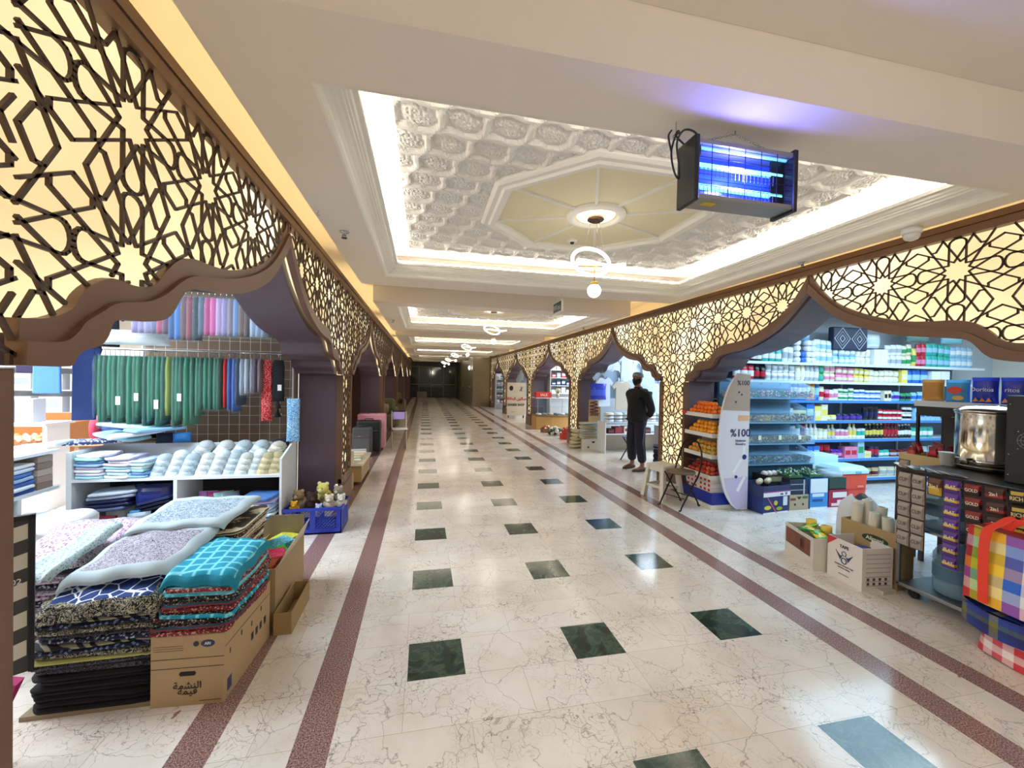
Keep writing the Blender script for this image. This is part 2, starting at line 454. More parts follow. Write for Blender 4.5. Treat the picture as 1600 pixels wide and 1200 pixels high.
ZT = 2.59
# star tracery motif: segments in one cell, cell size 1, star in the centre
def motif():
    base = [((.037, .137), (-.175, .5)), ((.1, .1), (.1, .42)), ((.037, .137), (.5, .404)), ((.5, .175), (.35, .26)), ((.35, .26), (.35, .318))]
    arc = [(.1 * math.cos(t), .42 + .072 * math.sin(t)) for t in [q * PI / 8 for q in range(5)]]
    base += list(zip(arc[:-1], arc[1:]))
    segs = []
    for p, q in base:
        for sx in (1, -1):
            for sy in (1, -1):
                for tr in (0, 1):
                    P = [(a[0] * sx, a[1] * sy) for a in (p, q)]
                    if tr: P = [(y, x) for x, y in P]
                    segs.append((Vector(P[0]), Vector(P[1])))
    return segs
MOT = motif()
def lattice(mb, u0, u1, zlo, zhi, inside, x, px, pz, uo, zo, w=.011, dep=.010, div=10):
    """star tracery clipped to inside(u,z); bars lie in plane x"""
    i0, i1 = math.floor((u0 - uo) / px) - 1, math.ceil((u1 - uo) / px) + 1
    j0, j1 = math.floor((zlo - zo) / pz) - 1, math.ceil((zhi - zo) / pz) + 1
    for i in range(i0, i1 + 1):
        for j in range(j0, j1 + 1):
            for a, b in MOT:
                A = Vector((uo + (i + a[0]) * px, zo + (j + a[1]) * pz)); B = Vector((uo + (i + b[0]) * px, zo + (j + b[1]) * pz))
                if max(A.x, B.x) < u0 or min(A.x, B.x) > u1: continue
                ia, ib = inside(*A), inside(*B)
                im = inside(*((A + B) / 2))
                if not (ia or ib or im): continue
                if not (ia and ib and im):
                    n = div; ok = [inside(*(A + (B - A) * (q / n))) for q in range(n + 1)]
                    idx = [q for q in range(n + 1) if ok[q]]
                    if not idx: continue
                    A, B = A + (B - A) * (idx[0] / n), A + (B - A) * (idx[-1] / n)
                d = B - A; L = d.length
                if L < .002: continue
                d.normalize(); nrm = Vector((-d.y, d.x)) * (w / 2)
                A2 = A - d * w * .3; B2 = B + d * w * .3
                c = [A2 + nrm, B2 + nrm, B2 - nrm, A2 - nrm]
                mb.add([(x - dep / 2, p.x, p.y) for p in c] + [(x + dep / 2, p.x, p.y) for p in c],
                       [(0, 1, 2, 3), (7, 6, 5, 4), (0, 4, 5, 1), (2, 6, 7, 3), (1, 5, 6, 2), (3, 7, 4, 0)])
M_LAT = mat('dark_bronze', '#3c2718', .5)
def mk_back(name, side):
    m = mat(name, '#e8cf86', .6, emit=(1.0, .80, .44), es=1.0); g = NG(m)
    n = g.n('TexNoise', i_Scale=1.1, i_Detail=1.0); tc = g.n('TexCoord'); g.l(tc.outputs['Object'], n.inputs['Vector'])
    e = g.ramp(n.outputs[0], [(.3, (1.0, .72, .36)), (.5, (1.0, .80, .46)), (.7, (1.0, .90, .66))]); g.l(e, g.b.inputs['Emission Color'])
    s_ = g.ramp(n.outputs[0], [(.3, (.62,) * 3), (.7, (1,) * 3)])
    g.l(g.math('MULTIPLY', s_, 1.1), g.b.inputs['Emission Strength'])
    g.b.inputs['Base Color'].default_value = (.25, .2, .12, 1)
    return m
M_BACK = mk_back('lit_cream_panel', 0)
def pillar(xp, sg, yc, label, far=False, half=.315, lat=True, b=.045, pro=.03):
    """sg=+1: shop lies towards +x"""
    t = T('arcade_pillar', label, 'pillar', (xp, yc, 0))
    h = half
    m = MB()
    for a0, a1 in ((-h, -h + b), (h - b, h)): m.box((-.02 if sg > 0 else -.052, a0, .30), (.052 if sg > 0 else pro - .01, a1, 1.56))
    m.box((-.02, -h, .27), (min(.028, pro - .005), h, .36))
    m.build('frame', M_BROWN, t, .003 if not far else 0)
    m = MB(); m.box((-.035 if sg > 0 else -.05, -h, 0), (.05 if sg > 0 else pro + .005, h, .27)); m.build('plinth', M_BROWN, t, .004)
    m = MB(); m.box((.028 * sg if sg > 0 else -.05, -h + .02, .27), (.05 if sg > 0 else -.028, h - .02, ZT)); m.build('light_panel', M_BACK, t)
    if lat:
        m = MB(); px = .466; pz = .45
        lo, hi = -h + b, h - b
        lattice(m, -h, h, .36, ZT, lambda u, z: (lo <= u <= hi or (z > 1.57 and -h <= u <= h)) and .36 <= z <= ZT, -.004 * sg, px, pz, 0, 2.355, w=.0095 if not far else .0095, div=8)
        m.build('lattice', M_LAT, t)
    m = MB(); m.box((.05 if sg > 0 else -.45, -h + .012, 0), (.45 if sg > 0 else -.05, h - .012, 2.66)); m.build('pier', M_PURPLE, t, .004)
    m = MB(); zz = 1.575
    m.box((.05 if sg > 0 else -.452, -h + .004, zz), (.452 if sg > 0 else -.05, h - .004, zz + .02)); m.build('trim_band', M_PURPLE, t)
    return t
def arch(xp, sg, y0, y1, ya, label, far=0, uo=None):
    """arch screen between pillar edges y0..y1 with its point at ya"""
    t = T('arcade_arch', label, 'arch', (xp, ya, ZT))
    def sc(s, side): return -s * (ya - y0) if side < 0 else s * (y1 - ya)
    step = 1 if not far else 3
    up = [(sc(s, -1), z - ZT) for s, z in PLs[::step]] + [(sc(s, 1), z - ZT) for s, z in reversed(PLs[::step])]
    lo_ = [(sc(s, -1), z - ZT) for s, z in POs[::step]] + [(sc(s, 1), z - ZT) for s, z in reversed(POs[::step])]
    # frame: closed band between opening edge and tracery edge
    def band(P, Q, x0, x1, name, mt):
        m = MB()
        for side in (-1, 1):
            a = [(sc(s, side), z - ZT) for s, z in P]; b = [(sc(s, side), z - ZT) for s, z in Q]
            m.strip(a, b, x0, x1, 'x')
        return m
    Pu, Po = PLs[::step], POs[::step]
    if Pu[-1] != PLs[-1]: Pu = Pu + [PLs[-1]]; Po = Po + [POs[-1]]
    Pm = [((a[0] + b[0]) / 2, a[1] * .55 + b[1] * .45) for a, b in zip(Pu, Po)]
    m = band([(s, z + .006) for s, z in Pu], Po, -.014, .014, 'f', M_BROWN)
    m2 = band(Pm, Po, -.03 if sg > 0 else .014, -.014 if sg > 0 else .03, 'f', M_BROWN)
    m.v, off = m.v, len(m.v)
    m.add(m2.v, m2.f)
    m.build('frame', M_BROWN, t)
    # top rail
    m = MB(); m.box((-.03, y0 - ya - .314, -.005), (.03, y1 - ya + .314, .045)); m.box((-.02, y0 - ya - .314, .045), (.02, y1 - ya + .314, .05)); m.box((-.036, y0 - ya - .314, .05), (.036, y1 - ya + .314, .095))
    m.build('top_rail', M_BROWN, t)
    def inside(u, z):
        if z > 0: return False
        s = -u / (ya - y0) if u < 0 else u / (y1 - ya)
        if s > 1: return False
        return z + ZT > prof_z(PLs, s)
    m = MB(); px, pz = (.466, .45)
    lattice(m, y0 - ya, y1 - ya, 1.66 - ZT, 0, inside, -.004 * sg, px, pz, (uo - ya) if uo is not None else .1, 2.355 - ZT, w=.0095, div=10)
    m.build('lattice', M_LAT, t)
    # lit panel behind the tracery
    m = MB()
    a, b = (.032, .05) if sg > 0 else (-.05, -.032)
    for side in (-1, 1):
        bot = [(sc(s, side), z - ZT - .03) for s, z in Pu]; top = [(u, 0.0) for u, z in bot]
        m.strip(top, bot, a, b, 'x')
    m.build('light_panel', M_BACK, t)
    # deep arched reveal behind
    m = MB(); a, b = (.055, .45) if sg > 0 else (-.45, -.055)
    for side in (-1, 1):
        bot = [(sc(s, side), z - ZT + .0) for s, z in Po]; top = [(u, .07) for u, z in bot]
        m.strip(top, bot, a, b, 'x')
    m.build('arch_soffit', M_PURPLE, t)
    # glowing strip on top of the light box
    m = MB(); c = .1 * sg; m.box((c - .012, y0 - ya, .10), (c + .012, y1 - ya, .112)); m.build('light_strip', M_LEDY, t)
    m = MB(); m.box((min(.05 * sg, .45 * sg), y0 - ya - .31, .07), (max(.05 * sg, .45 * sg), y1 - ya + .31, .09)); m.build('cover_board', M_CEIL, t)
    return t
XL, XR = -.93, 3.55
LC = [.855, 5.35, 10.0, 15.2, 20.6, 26.3]; LA = [3.06, 7.6, 12.7, 17.9, 23.4, 29.0]
RC = [1.085, 5.345, 9.35, 13.6, 17.95, 21.8]; RA = [3.21, 7.35, 11.5, 15.8, 19.9]
nm = ['nearest', 'second', 'third', 'fourth', 'fifth', 'sixth']
LD = ['brown lit-lattice pillar cut by the left photo edge beside the striped chair back', 'lit lattice pillar with purple side standing behind the blue toy crate', 'lit lattice pillar rising behind the pink suitcase', 'slim lit lattice pillar beyond the green armchair on the left', 'fourth lit lattice pillar along the left, beyond the armchair pillar', 'farthest lit lattice pillar on the left side near the dark shopfront']
RD = ['lit lattice pillar at the right edge beside the tall coffee cart', 'lit lattice pillar between the standing person and the fruit stand', 'lit lattice pillar between the pastry counter and the clothes shop', 'lit lattice pillar between the barber sign and the pastry counter', 'lit lattice pillar just left of the barber sign', 'farthest lit lattice pillar on the right by the olive elevator wall']
for i, y in enumerate(LC): pillar(XL, -1, y, LD[i], i > 2, b=.125 if i == 0 else .045, pro=.016 if i == 0 else .03)
for i, y in enumerate(RC):
    if i == 0: continue
    pillar(XR, 1, y, RD[i], i > 2)
LAD = ['large pointed lattice arch over the scarf shop at left foreground', 'pointed lattice arch over the suitcase shop on the left', 'third pointed lattice arch on the left, above the armchair', 'fourth pointed lattice arch on the left row', 'fifth pointed lattice arch on the left row', 'last pointed lattice arch on the left before the dark shopfront']
RAD = ['large pointed lattice arch over the grocery shelves on the right', 'pointed lattice arch above the standing person and white shirts', 'pointed lattice arch above the glass pastry counter', 'pointed lattice arch above the barber shop sign', 'farthest small lattice arch on the right row']
for i, ya in enumerate(LA):
    y0 = LC[i] + .315; y1 = (LC[i + 1] if i + 1 < len(LC) else 31.6) - .315
    arch(XL, -1, y0, y1, ya, LAD[i], 0 if i < 1 else (1 if i < 3 else 2), uo=1.56)
for i, ya in enumerate(RA):
    y0 = RC[i] + .315; y1 = RC[i + 1] - .315
    arch(XR, 1, y0, y1, ya, RAD[i], 0 if i < 2 else (1 if i < 3 else 2), uo=2.11)
# ------------------------------------------------ corridor fixtures
M_BLK = mat('black_plastic', '#17171a', .4)
M_WPL = mat('white_plastic', '#e9e9e4', .35)
M_LAMP = mat('lamp_glow', (1, 1, 1), emit=(1.0, .95, .82), es=3.6)
M_LAMPW = mat('lamp_glow_warm', (1, 1, 1), emit=(1.0, .85, .5), es=3.5)
def pendant(k):
    cx, cy = CENT[k]
    wh = ['nearest to the camera', 'in the second ceiling bay', 'in the third ceiling bay', 'in the fourth ceiling bay', 'in the fifth ceiling bay', 'in the farthest ceiling bay'][k]
    t = T('pendant_lamp', 'looped white LED ring pendant with hanging globe, ' + wh, 'lamp', (cx, cy, 2.92))
    m = MB(); m.lathe([(.155, 0), (.15, -.02), (.11, -.03)], (0, 0, 0), 24); m.build('lamp_rose', M_LAMPW, t)
    m = MB(); m.lathe([(.07, -.03), (.07, -.05), (.06, -.055)], (0, 0, 0), 20); m.build('canopy', mat('bronze_mirror', '#7a6650', .2, 1), t)
    for a in (0.3, 2.4, 4.5):
        m = MB(); m.tube([(.04 * math.cos(a), .04 * math.sin(a), -.05), (.11 * math.cos(a), .11 * math.sin(a), -.36)], .0015, 5); m.build('wire', M_METAL, t)
    # ring curl: a tilted loop whose end shoots out to one side
    pts = []
    for q in range(41):
        a = q / 40 * 2 * PI
        pts.append((-.035 + .155 * math.cos(a), .155 * math.sin(a) * .75, -.395 - .075 * math.sin(a + .6)))
    m = MB(); m.tube(pts[:-1], .014, 8, closed=True); m.build('light_ring', M_LAMP, t)
    tail = [(-.16 + q / 14 * .42, -.03 + .05 * math.sin(q / 14 * PI), -.395 + .02 * math.sin(q / 14 * PI * 2) * .5) for q in range(15)]
    m = MB(); m.tube(tail, .013, 8); m.build('light_arm', M_LAMP, t)
    m = MB(); m.tube([(-.15, -.02, -.44), (0, .02, -.42), (.09, .05, -.405)], .006, 6); m.tube([(0, 0, -.42), (0, 0, -.56)], .004, 6); m.lathe([(.018, 0), (.03, -.012), (.032, -.03)], (0, 0, -.55), 14); m.build('brass_arm', M_GOLD, t)
    m = MB(); m.sphere((0, 0, -.625), .056, 18, 12); m.build('globe', M_LAMP, t)
    return t
for k in range(6): pendant(k)

# insect killer
t = T('insect_killer', 'black and grey electric fly killer glowing blue on a chain under the near ceiling panel', 'insect killer', (1.08, 1.5, 2.32))
M_GREY = mat('grey_metal', '#9a9a98', .35, .6)
M_UV = mat('uv_tube', (1, 1, 1), emit=(.10, .80, 1.0), es=1.5)
W_ = .50; H_ = .245; Dp = .11
m = MB(); m.box((0, 0, 0), (W_ - .02, Dp, .02)); m.box((0, 0, H_ - .02), (W_ - .02, Dp, H_)); m.build('housing', M_GREY, t, .003)
for i, x in enumerate((-.012, W_ - .028)):
    m = MB(); m.box((x, -.008, -.012), (x + .022, Dp + .008, H_ + .012)); m.build('end_cap', M_BLK, t, .005)
m = MB(); m.box((W_ - .095, .045, .02), (W_ - .03, .055, H_ - .02)); m.box((0.01, Dp - .008, .02), (W_ - .03, Dp - .004, H_ - .02), 1)
m.build('back_panel', [M_BLK, mat('blue_glow_panel', '#2a3fd0', .25, .4, emit=(.03, .06, .9), es=.7)], t)  # blue emission paints the tubes' light onto the back panel
for z in (.075, .165):
    m = MB(); m.tube([(.01, .055, z), (W_ - .035, .055, z)], .0115, 12); m.build('uv_tube', M_UV, t)
ul = D.lights.new('uv_light', 'POINT'); ul.energy = 9; ul.color = (.20, .20, 1.0); ul.shadow_soft_size = .03; uo = D.objects.new('uv_light', ul); COL.objects.link(uo); uo.parent = t; uo.location = (.22, .02, .12)
m = MB(); m.tube([(.01, .03, .222), (W_ - .035, .03, .222)], .006, 8); m.build('uv_glow_bar', mat('uv_soft', (1, 1, 1), emit=(.03, .45, 1.0), es=1.0), t)  # emission stands in for tube light reflected off this bar
m = MB()
for k in range(5): m.box((.07 + k * .08, -.001, .018), (.0725 + k * .08, .001, H_ - .018))
for k in range(9): m.box((.005, -.001, .03 + k * .023), (W_ - .03, .001, .0315 + k * .023))
m.build('guard_grille', mat('thin_wire', '#20243a', .4, .5), t)
m = MB()
for k in range(22): m.box((.01 + k * .019, .018, .025), (.0115 + k * .019, .02, .06)); m.box((.01 + k * .019, .018, .1), (.0115 + k * .019, .02, .14))
m.build('killing_grid', mat('grid_wire', '#8a90c8', .3, .7), t)
m = MB(); m.box((.06, .03, -.0015), (.12, .06, -.0005)); m.build('warning_label', mat('yellow_label', '#c9b21e', .5), t)
def chain(mb, a, b, n):
    a, b = Vector(a), Vector(b); d = (b - a).normalized(); s = d.cross(Vector((0, 0, 1))).normalized(); u = s.cross(d)
    for k in range(n):
        c = a + (b - a) * ((k + .5) / n); L = (b - a).length / n * .62; v = s if k % 2 else u
        mb.tube([c + d * L * math.cos(q * PI / 4) + v * .004 * math.sin(q * PI / 4) for q in range(8)], .0011, 5, closed=True)
m = MB(); chain(m, (0.0, .05, H_), (.22, .05, .315), 16); chain(m, (W_ - .02, .05, H_), (.22, .05, .315), 20); m.tube([(.22, .05, .31), (.22, .05, .33)], .003, 6); m.build('chain', M_METAL, t)
m = MB()
c1 = [(-.02, .06, H_), (-.05, .07, .28), (-.03, .08, .305), (-.055, .06, .29), (-.085, .05, .20), (-.07, .05, .12), (-.04, .06, .10), (-.035, .07, .16), (-.06, .05, .24), (-.04, .03, .285), (.01, .02, .27), (.03, .02, .20), (.01, .02, .15)]
def spl(P, n=6):
    out = []
    for i in range(len(P) - 1):
        p0, p1, p2, p3 = [Vector(P[max(0, min(len(P) - 1, j))]) for j in (i - 1, i, i + 1, i + 2)]
        for q in range(n):
            s = q / n; out.append(.5 * (2 * p1 + (p2 - p0) * s + (2 * p0 - 5 * p1 + 4 * p2 - p3) * s * s + (3 * p1 - p0 - 3 * p2 + p3) * s ** 3))
    out.append(Vector(P[-1])); return out
m.tube(spl(c1), .0042, 7); m.tube(spl([(-.085, .05, .20), (-.10, .05, .26), (-.08, .06, .295)]), .004, 6); m.build('power_cord', M_BLK, t)
t = T('ceiling_hook', 'small open metal hook in the ceiling beside the blue fly killer', 'hook', (1.02, 1.56, 2.65))
m = MB(); m.tube(spl([(0, 0, 0), (0, 0, -.04), (-.012, 0, -.06), (-.002, 0, -.072), (.01, 0, -.06)]), .002, 6); m.build('hook_wire', M_METAL, t)
t = T('ceiling_hook', 'tiny open hook at the edge of the near-left ceiling panel above the lattice', 'hook', (-.70, 2.95, 2.65))
m = MB(); m.tube(spl([(0, 0, 0), (0, 0, -.012), (-.01, 0, -.024), (.0, 0, -.034), (.01, 0, -.028)]), .002, 6); m.build('hook_wire', M_METAL, t)

def sprinkler(x, y, lab):
    t = T('fire_sprinkler', lab, 'sprinkler', (x, y, HC))
    m = MB(); m.lathe([(.036, 0), (.034, -.006), (.012, -.012), (.011, -.03)], (0, 0, 0), 16); m.build('escutcheon', M_METAL, t)
    m = MB(); m.tube([(.012, 0, -.02), (.013, 0, -.045)], .0022, 5); m.tube([(-.012, 0, -.02), (-.013, 0, -.045)], .0022, 5); m.lathe([(.02, -.045), (.022, -.05)], (0, 0, 0), 12); m.build('deflector', mat('dark_metal', '#4a4440', .4, .8), t)
sprinkler(-.607, 3.334, 'metal fire sprinkler in the ceiling left of the near coffered panel')
sprinkler(3.30, 3.06, 'metal fire sprinkler above the point of the near right arch')
sprinkler(-.60, 8.29, 'metal fire sprinkler at the left in the second ceiling bay')
sprinkler(3.22, 8.0, 'metal fire sprinkler at the right in the second ceiling bay')
t = T('smoke_detector', 'small round smoke detector on the cream octagonal medallion', 'smoke detector', (1.39, 3.80, 2.92))
m = MB(); m.lathe([(.05, 0), (.05, -.012), (.04, -.022), (.02, -.024)], (0, 0, 0), 20); m.build('base', M_WPL, t)
m = MB(); m.lathe([(.018, -.024), (.02, -.03), (.016, -.04), (.004, -.042)], (0, 0, 0), 12); m.build('sensor', mat('dark_metal', '#4a4440'), t)
t = T('dome_camera', 'white dome security camera on the ceiling above the big right arch', 'camera', (3.27, 2.20, HC))
m = MB(); m.lathe([(.055, 0), (.055, -.035), (.05, -.04)], (0, 0, 0), 24); m.build('base', M_WPL, t)
m = MB(); m.lathe([(.048, -.04), (.046, -.06), (.034, -.078), (.014, -.086)], (0, 0, 0), 20); m.build('dome', mat('frosted_dome', '#dcdcda', .15), t)
t = T('exit_sign', 'hanging dark green exit sign with white frame between the first two ceiling bays', 'sign', (1.70, 5.12, 2.50), math.radians(0))
m = MB(); m.box((-.012, -.17, -.075), (.012, .17, .075)); m.build('sign_box', M_WPL, t, .003)
m = MB(); m.box((-.0145, -.155, -.062), (-.012, .155, .062)); m.build('sign_face', mat('sign_green', '#16382c', .4), t)
text('EXIT', .07, mat('sign_white', '#c9d6cf', .5), t, (-.0155, .07, 0), (RX, 0, -RX))
text('مخرج', .05, mat('sign_white', '#c9d6cf', .5), t, (-.0155, -.08, 0), (RX, 0, -RX))
for y in (-.13, .13):
    m = MB(); m.tube([(0, y, .075), (0, y, .15)], .0015, 5); m.build('wire', M_METAL, t)

# ------------------------------------------------ far end of the corridor
m = MB(); m.box((-1.42, 31.9, 0), (2.62, 32.0, 3.0)); S(m.build('wall_back', mat('far_wall', '#3a3a2c', .5)))
t = T('shopfront', 'dark glazed shopfront closing the far end of the corridor', 'shopfront', (.75, 31.85, 0))
M_GLD = mat('dark_glass', '#2c3228', .06, 0, spec=.8)
M_FR = mat('bronze_frame', '#6a6a58', .4, .4)
for k in range(4):
    m = MB(); m.box((-2.0 + k * .92, -.02, .75), (-1.12 + k * .92, 0, 2.3)); m.build('pane', M_GLD, t)
m = MB()
for k in range(5): m.box((-2.04 + k * .92, -.05, .05), (-1.98 + k * .92, 0, 2.4))
m.box((-2.04, -.05, 2.3), (1.7, 0, 2.36)); m.box((-2.04, -.05, .95), (1.7, -.01, 1.02)); m.build('frame', M_FR, t)
m = MB(); m.box((-2.0, -.03, .05), (1.68, 0, .8)); m.build('base_panel', mat('dark_base', '#1c1712', .4), t)
m = MB(); m.box((-2.04, -.04, 2.4), (1.78, 0, 2.64)); m.build('header', mat('black_header', '#0c0c0a', .3), t)
t = T('storage_box', 'pale grey box standing low before the far dark shopfront', 'box', (-.10, 31.3, 0))
m = MB(); m.box((-.35, -.2, 0), (.35, .2, .42)); m.build('box_body', mat('grey_box', '#8a8578', .6), t, .01)
m = MB(); m.box((-.36, -.21, .42), (.36, .21, .47)); m.build('box_lid', mat('grey_box2', '#7a766a', .6), t, .01)
# olive lift block on the right
M_OL = mat('olive_cladding', '#6c6650', .35, var=.06, scale=2); M_TAUPE = mat('taupe_paint', '#8a7c66', .6)
m = MB(); m.box((2.62, 22.15, 0), (4.0, 31.9, 3.0)); S(m.build('wall_right', M_OL))
m = MB(); m.box((2.60, 22.09, 0), (3.50, 22.15, 3.0)); S(m.build('wall_right', M_TAUPE))
for i, (y0, y1) in enumerate(((22.6, 24.4), (27.0, 29.0))):
    t = T('handrail', ['metal handrail on the olive wall, nearer one', 'metal handrail on the olive wall, farther one'][i], 'handrail', (2.60, y0, 1.05))
    m = MB(); m.tube([(-.05, 0, 0), (-.05, y1 - y0, 0)], .02, 8); m.tube([(0.02, .05, 0), (-.05, .05, 0)], .012, 6); m.tube([(0.02, y1 - y0 - .05, 0), (-.05, y1 - y0 - .05, 0)], .012, 6); m.build('rail', M_METAL, t)
t = T('wall_lamp', 'glowing round wall lamp on the olive wall', 'lamp', (2.58, 23.2, 2.12))
m = MB(); m.lathe([(.05, 0), (.06, .02), (.05, .04)], (0, 0, -.02), 12); m.build('bracket', M_GOLD, t)
m = MB(); m.sphere((-.06, 0, .0), .12, 14, 10, sq=(.5, 1, 1)); m.build('lamp_shade', M_LAMP, t)
m = MB(); m.box((-1.42, 31.7, 0), (-.95, 31.9, 3.0)); S(m.build('wall_left', M_PURPLE))
# outer walls of the shops
M_IVORY = mat('ivory_wall', '#e3ded4', .7)
m = MB(); m.box((-9.5, -1.6, 0), (-9.4, 32.4, 2.7)); S(m.build('wall_left', M_IVORY))
m = MB(); m.box((10.3, -1.6, 0), (10.4, 32.4, 2.7)); S(m.build('wall_right', M_IVORY))
m = MB(); m.box((-9.4, 8.9, 0), (-1.55, 9.0, 2.7)); S(m.build('wall_left', M_IVORY))
for y in (5.56, 9.25, 13.5, 17.9):
    m = MB(); m.box((4.02, y, 0), (10.3, y + .08, 2.7)); S(m.build('wall_right', mat('shop_wall_blue', '#c9d4de', .7)))
m = MB(); m.box((7.2, 5.64, 0), (7.3, 9.25, 2.7)); S(m.build('wall_right', M_IVORY))
m = MB(); m.box((7.2, 9.33, 0), (7.3, 17.9, 2.7)); S(m.build('wall_right', M_IVORY))
m = MB(); m.box((-3.4, 11.9, 0), (-1.42, 12.0, 2.7)); S(m.build('wall_left', mat('dark_rose_wall', '#6a4a44', .6)))
m = MB(); m.box((-3.4, 16.9, 0), (-1.42, 17.0, 2.7)); S(m.build('wall_left', mat('dark_rose_wall', '#6a4a44', .6)))
m = MB(); m.box((-3.5, 9.0, 0), (-3.4, 31.9, 2.7)); S(m.build('wall_left', mat('dark_rose_wall', '#6a4a44', .6)))
# brown wall behind the scarf rails
m = MB(); m.box((-2.86, 5.02, 0), (-1.40, 5.10, 2.68)); S(m.build('wall_left', mat('brown_shop_wall', '#7a6654', .55, var=.1, scale=2)))
# tube light fittings hanging on the shop ceilings
M_TUBE = mat('tube_glow', (1, 1, 1), emit=(.8, .92, 1.0), es=9)
for i, (x, y, rz, lab) in enumerate(((5.2, 3.4, 0, 'left tube light of the grocery shop ceiling'), (7.0, 3.4, 0, 'right tube light of the grocery shop ceiling'), (-2.4, 3.2, 0, 'tube light over the scarf table'), (-5.0, 4.6, 0, 'tube light over the bright far-left stall'))):
    t = T('tube_light', lab, 'lamp', (x, y, 2.68), rz)
    m = MB(); m.box((-.6, -.03, -.03), (.6, .03, 0)); m.build('fitting', M_WPL, t)
    m = MB(); m.tube([(-.58, 0, -.042), (.58, 0, -.042)], .013, 8); m.build('tube', M_TUBE, t)
# ------------------------------------------------ goods makers
def cm(h, rough=.4, **k): return mat('paint_' + h.strip('#') + ('' if rough == .4 else '_%d' % int(rough * 100)), h, rough, **k)
def pouch_mb(w, h, d, bands=((0, 1, 0),), n=10, mv=8, lean=0):
    m = MB(); R = []; V = []
    for k in range(mv + 1):
        v = k / mv; f = max(.06, math.sin(PI * v) ** .45); pin = 1 - .06 * math.sin(PI * v)
        R.append([(w / 2 * pin * (abs(math.cos(a)) ** .7) * (1 if math.cos(a) >= 0 else -1), d / 2 * f * math.sin(a) + lean * v * h, v * h) for a in [2 * PI * i / n for i in range(n)]]); V.append(v)
    for k in range(mv):
        vm = (V[k] + V[k + 1]) / 2; mi = 0
        for a, b, c in bands:
            if a <= vm <= b: mi = c
        m.rings([R[k], R[k + 1]], mi, True, False)
    m.rings([R[0], R[0]], 0, False, True); m.rings([R[-1], R[-1]], 0, False, True)
    return m
def pouch(name, lab, cat, loc, w, h, d, c1, c2, rz=0, group=None, lean=0, rough=.25, rx=0):
    t = pouch_mb(w, h, d, ((0, 1, 0), (.3, .68, 1)), lean=lean).build(name, [cm(c1, rough), cm(c2, rough)])
    t.location = loc; t.rotation_euler = (rx, 0, rz); return tag(t, lab, cat, group)
def carton(name, lab, cat, loc, w, d, h, c1, c2=None, rz=0, group=None, rough=.5):
    m = MB(); m.box((-w / 2, -d / 2, 0), (w / 2, d / 2, h))
    if c2: m.box((-w / 2 * .8, -d / 2 - .001, h * .3), (w / 2 * .8, -d / 2, h * .7), 1)
    o = m.build(name, [cm(c1, rough), cm(c2 or c1, rough)], bevel=.0015)
    o.location = loc; o.rotation_euler.z = rz; return tag(o, lab, cat, group)
def bottle(name, lab, cat, loc, r, h, c1, c2, cap='#dddddd', group=None):
    t = T(name, lab, cat, loc, 0, group)
    m = MB(); m.lathe([(r * .9, 0), (r, h * .05), (r, h * .25)], n=12); m.lathe([(r, h * .25), (r * 1.01, h * .26), (r * 1.01, h * .55), (r, h * .56)], n=12, mi=1); m.lathe([(r, h * .56), (r * .95, h * .66), (r * .4, h * .82), (r * .38, h * .9)], n=12)
    m.build('bottle_body', [cm(c1, .2), cm(c2)], t)
    m = MB(); m.lathe([(r * .45, h * .88), (r * .45, h)], n=10); m.build('cap', cm(cap), t); return t
def can(name, lab, cat, loc, r, h, c1, c2, cap='#dddddd', group=None):
    t = T(name, lab, cat, loc, 0, group)
    m = MB(); m.lathe([(r, 0), (r, h * .32)], n=14); m.lathe([(r, h * .32), (r * 1.005, h * .33), (r * 1.005, h * .75), (r, h * .76)], n=14, mi=1); m.lathe([(r, h * .76), (r, h * .95)], n=14)
    m.build('can_body', [cm(c1, .3), cm(c2, .3)], t)
    m = MB(); m.lathe([(r * 1.04, h * .94), (r * 1.04, h), (r * .9, h * 1.005)], n=14); m.build('lid', cm(cap), t); return t
CN = {'r': ('red', '#c3203a'), 'w': ('white', '#eef2f4'), 'b': ('blue', '#2a6fd0'), 'n': ('navy', '#1a2350'), 'p': ('pink', '#e58ab0'), 'y': ('yellow', '#e8d468'), 'g': ('green', '#2f9a63'),
      't': ('teal', '#35b5a8'), 'k': ('black', '#15151c'), 'c': ('cream', '#e9e2c4'), 'l': ('light blue', '#9fcdea'), 'o': ('orange', '#e08a2c'), 'v': ('violet', '#5b2fb0'), 'm': ('maroon', '#6a1a22'), 'e': ('beige', '#cdb98e'), 's': ('silver', '#b5bcc4'), 'd': ('brown', '#5a3626')}

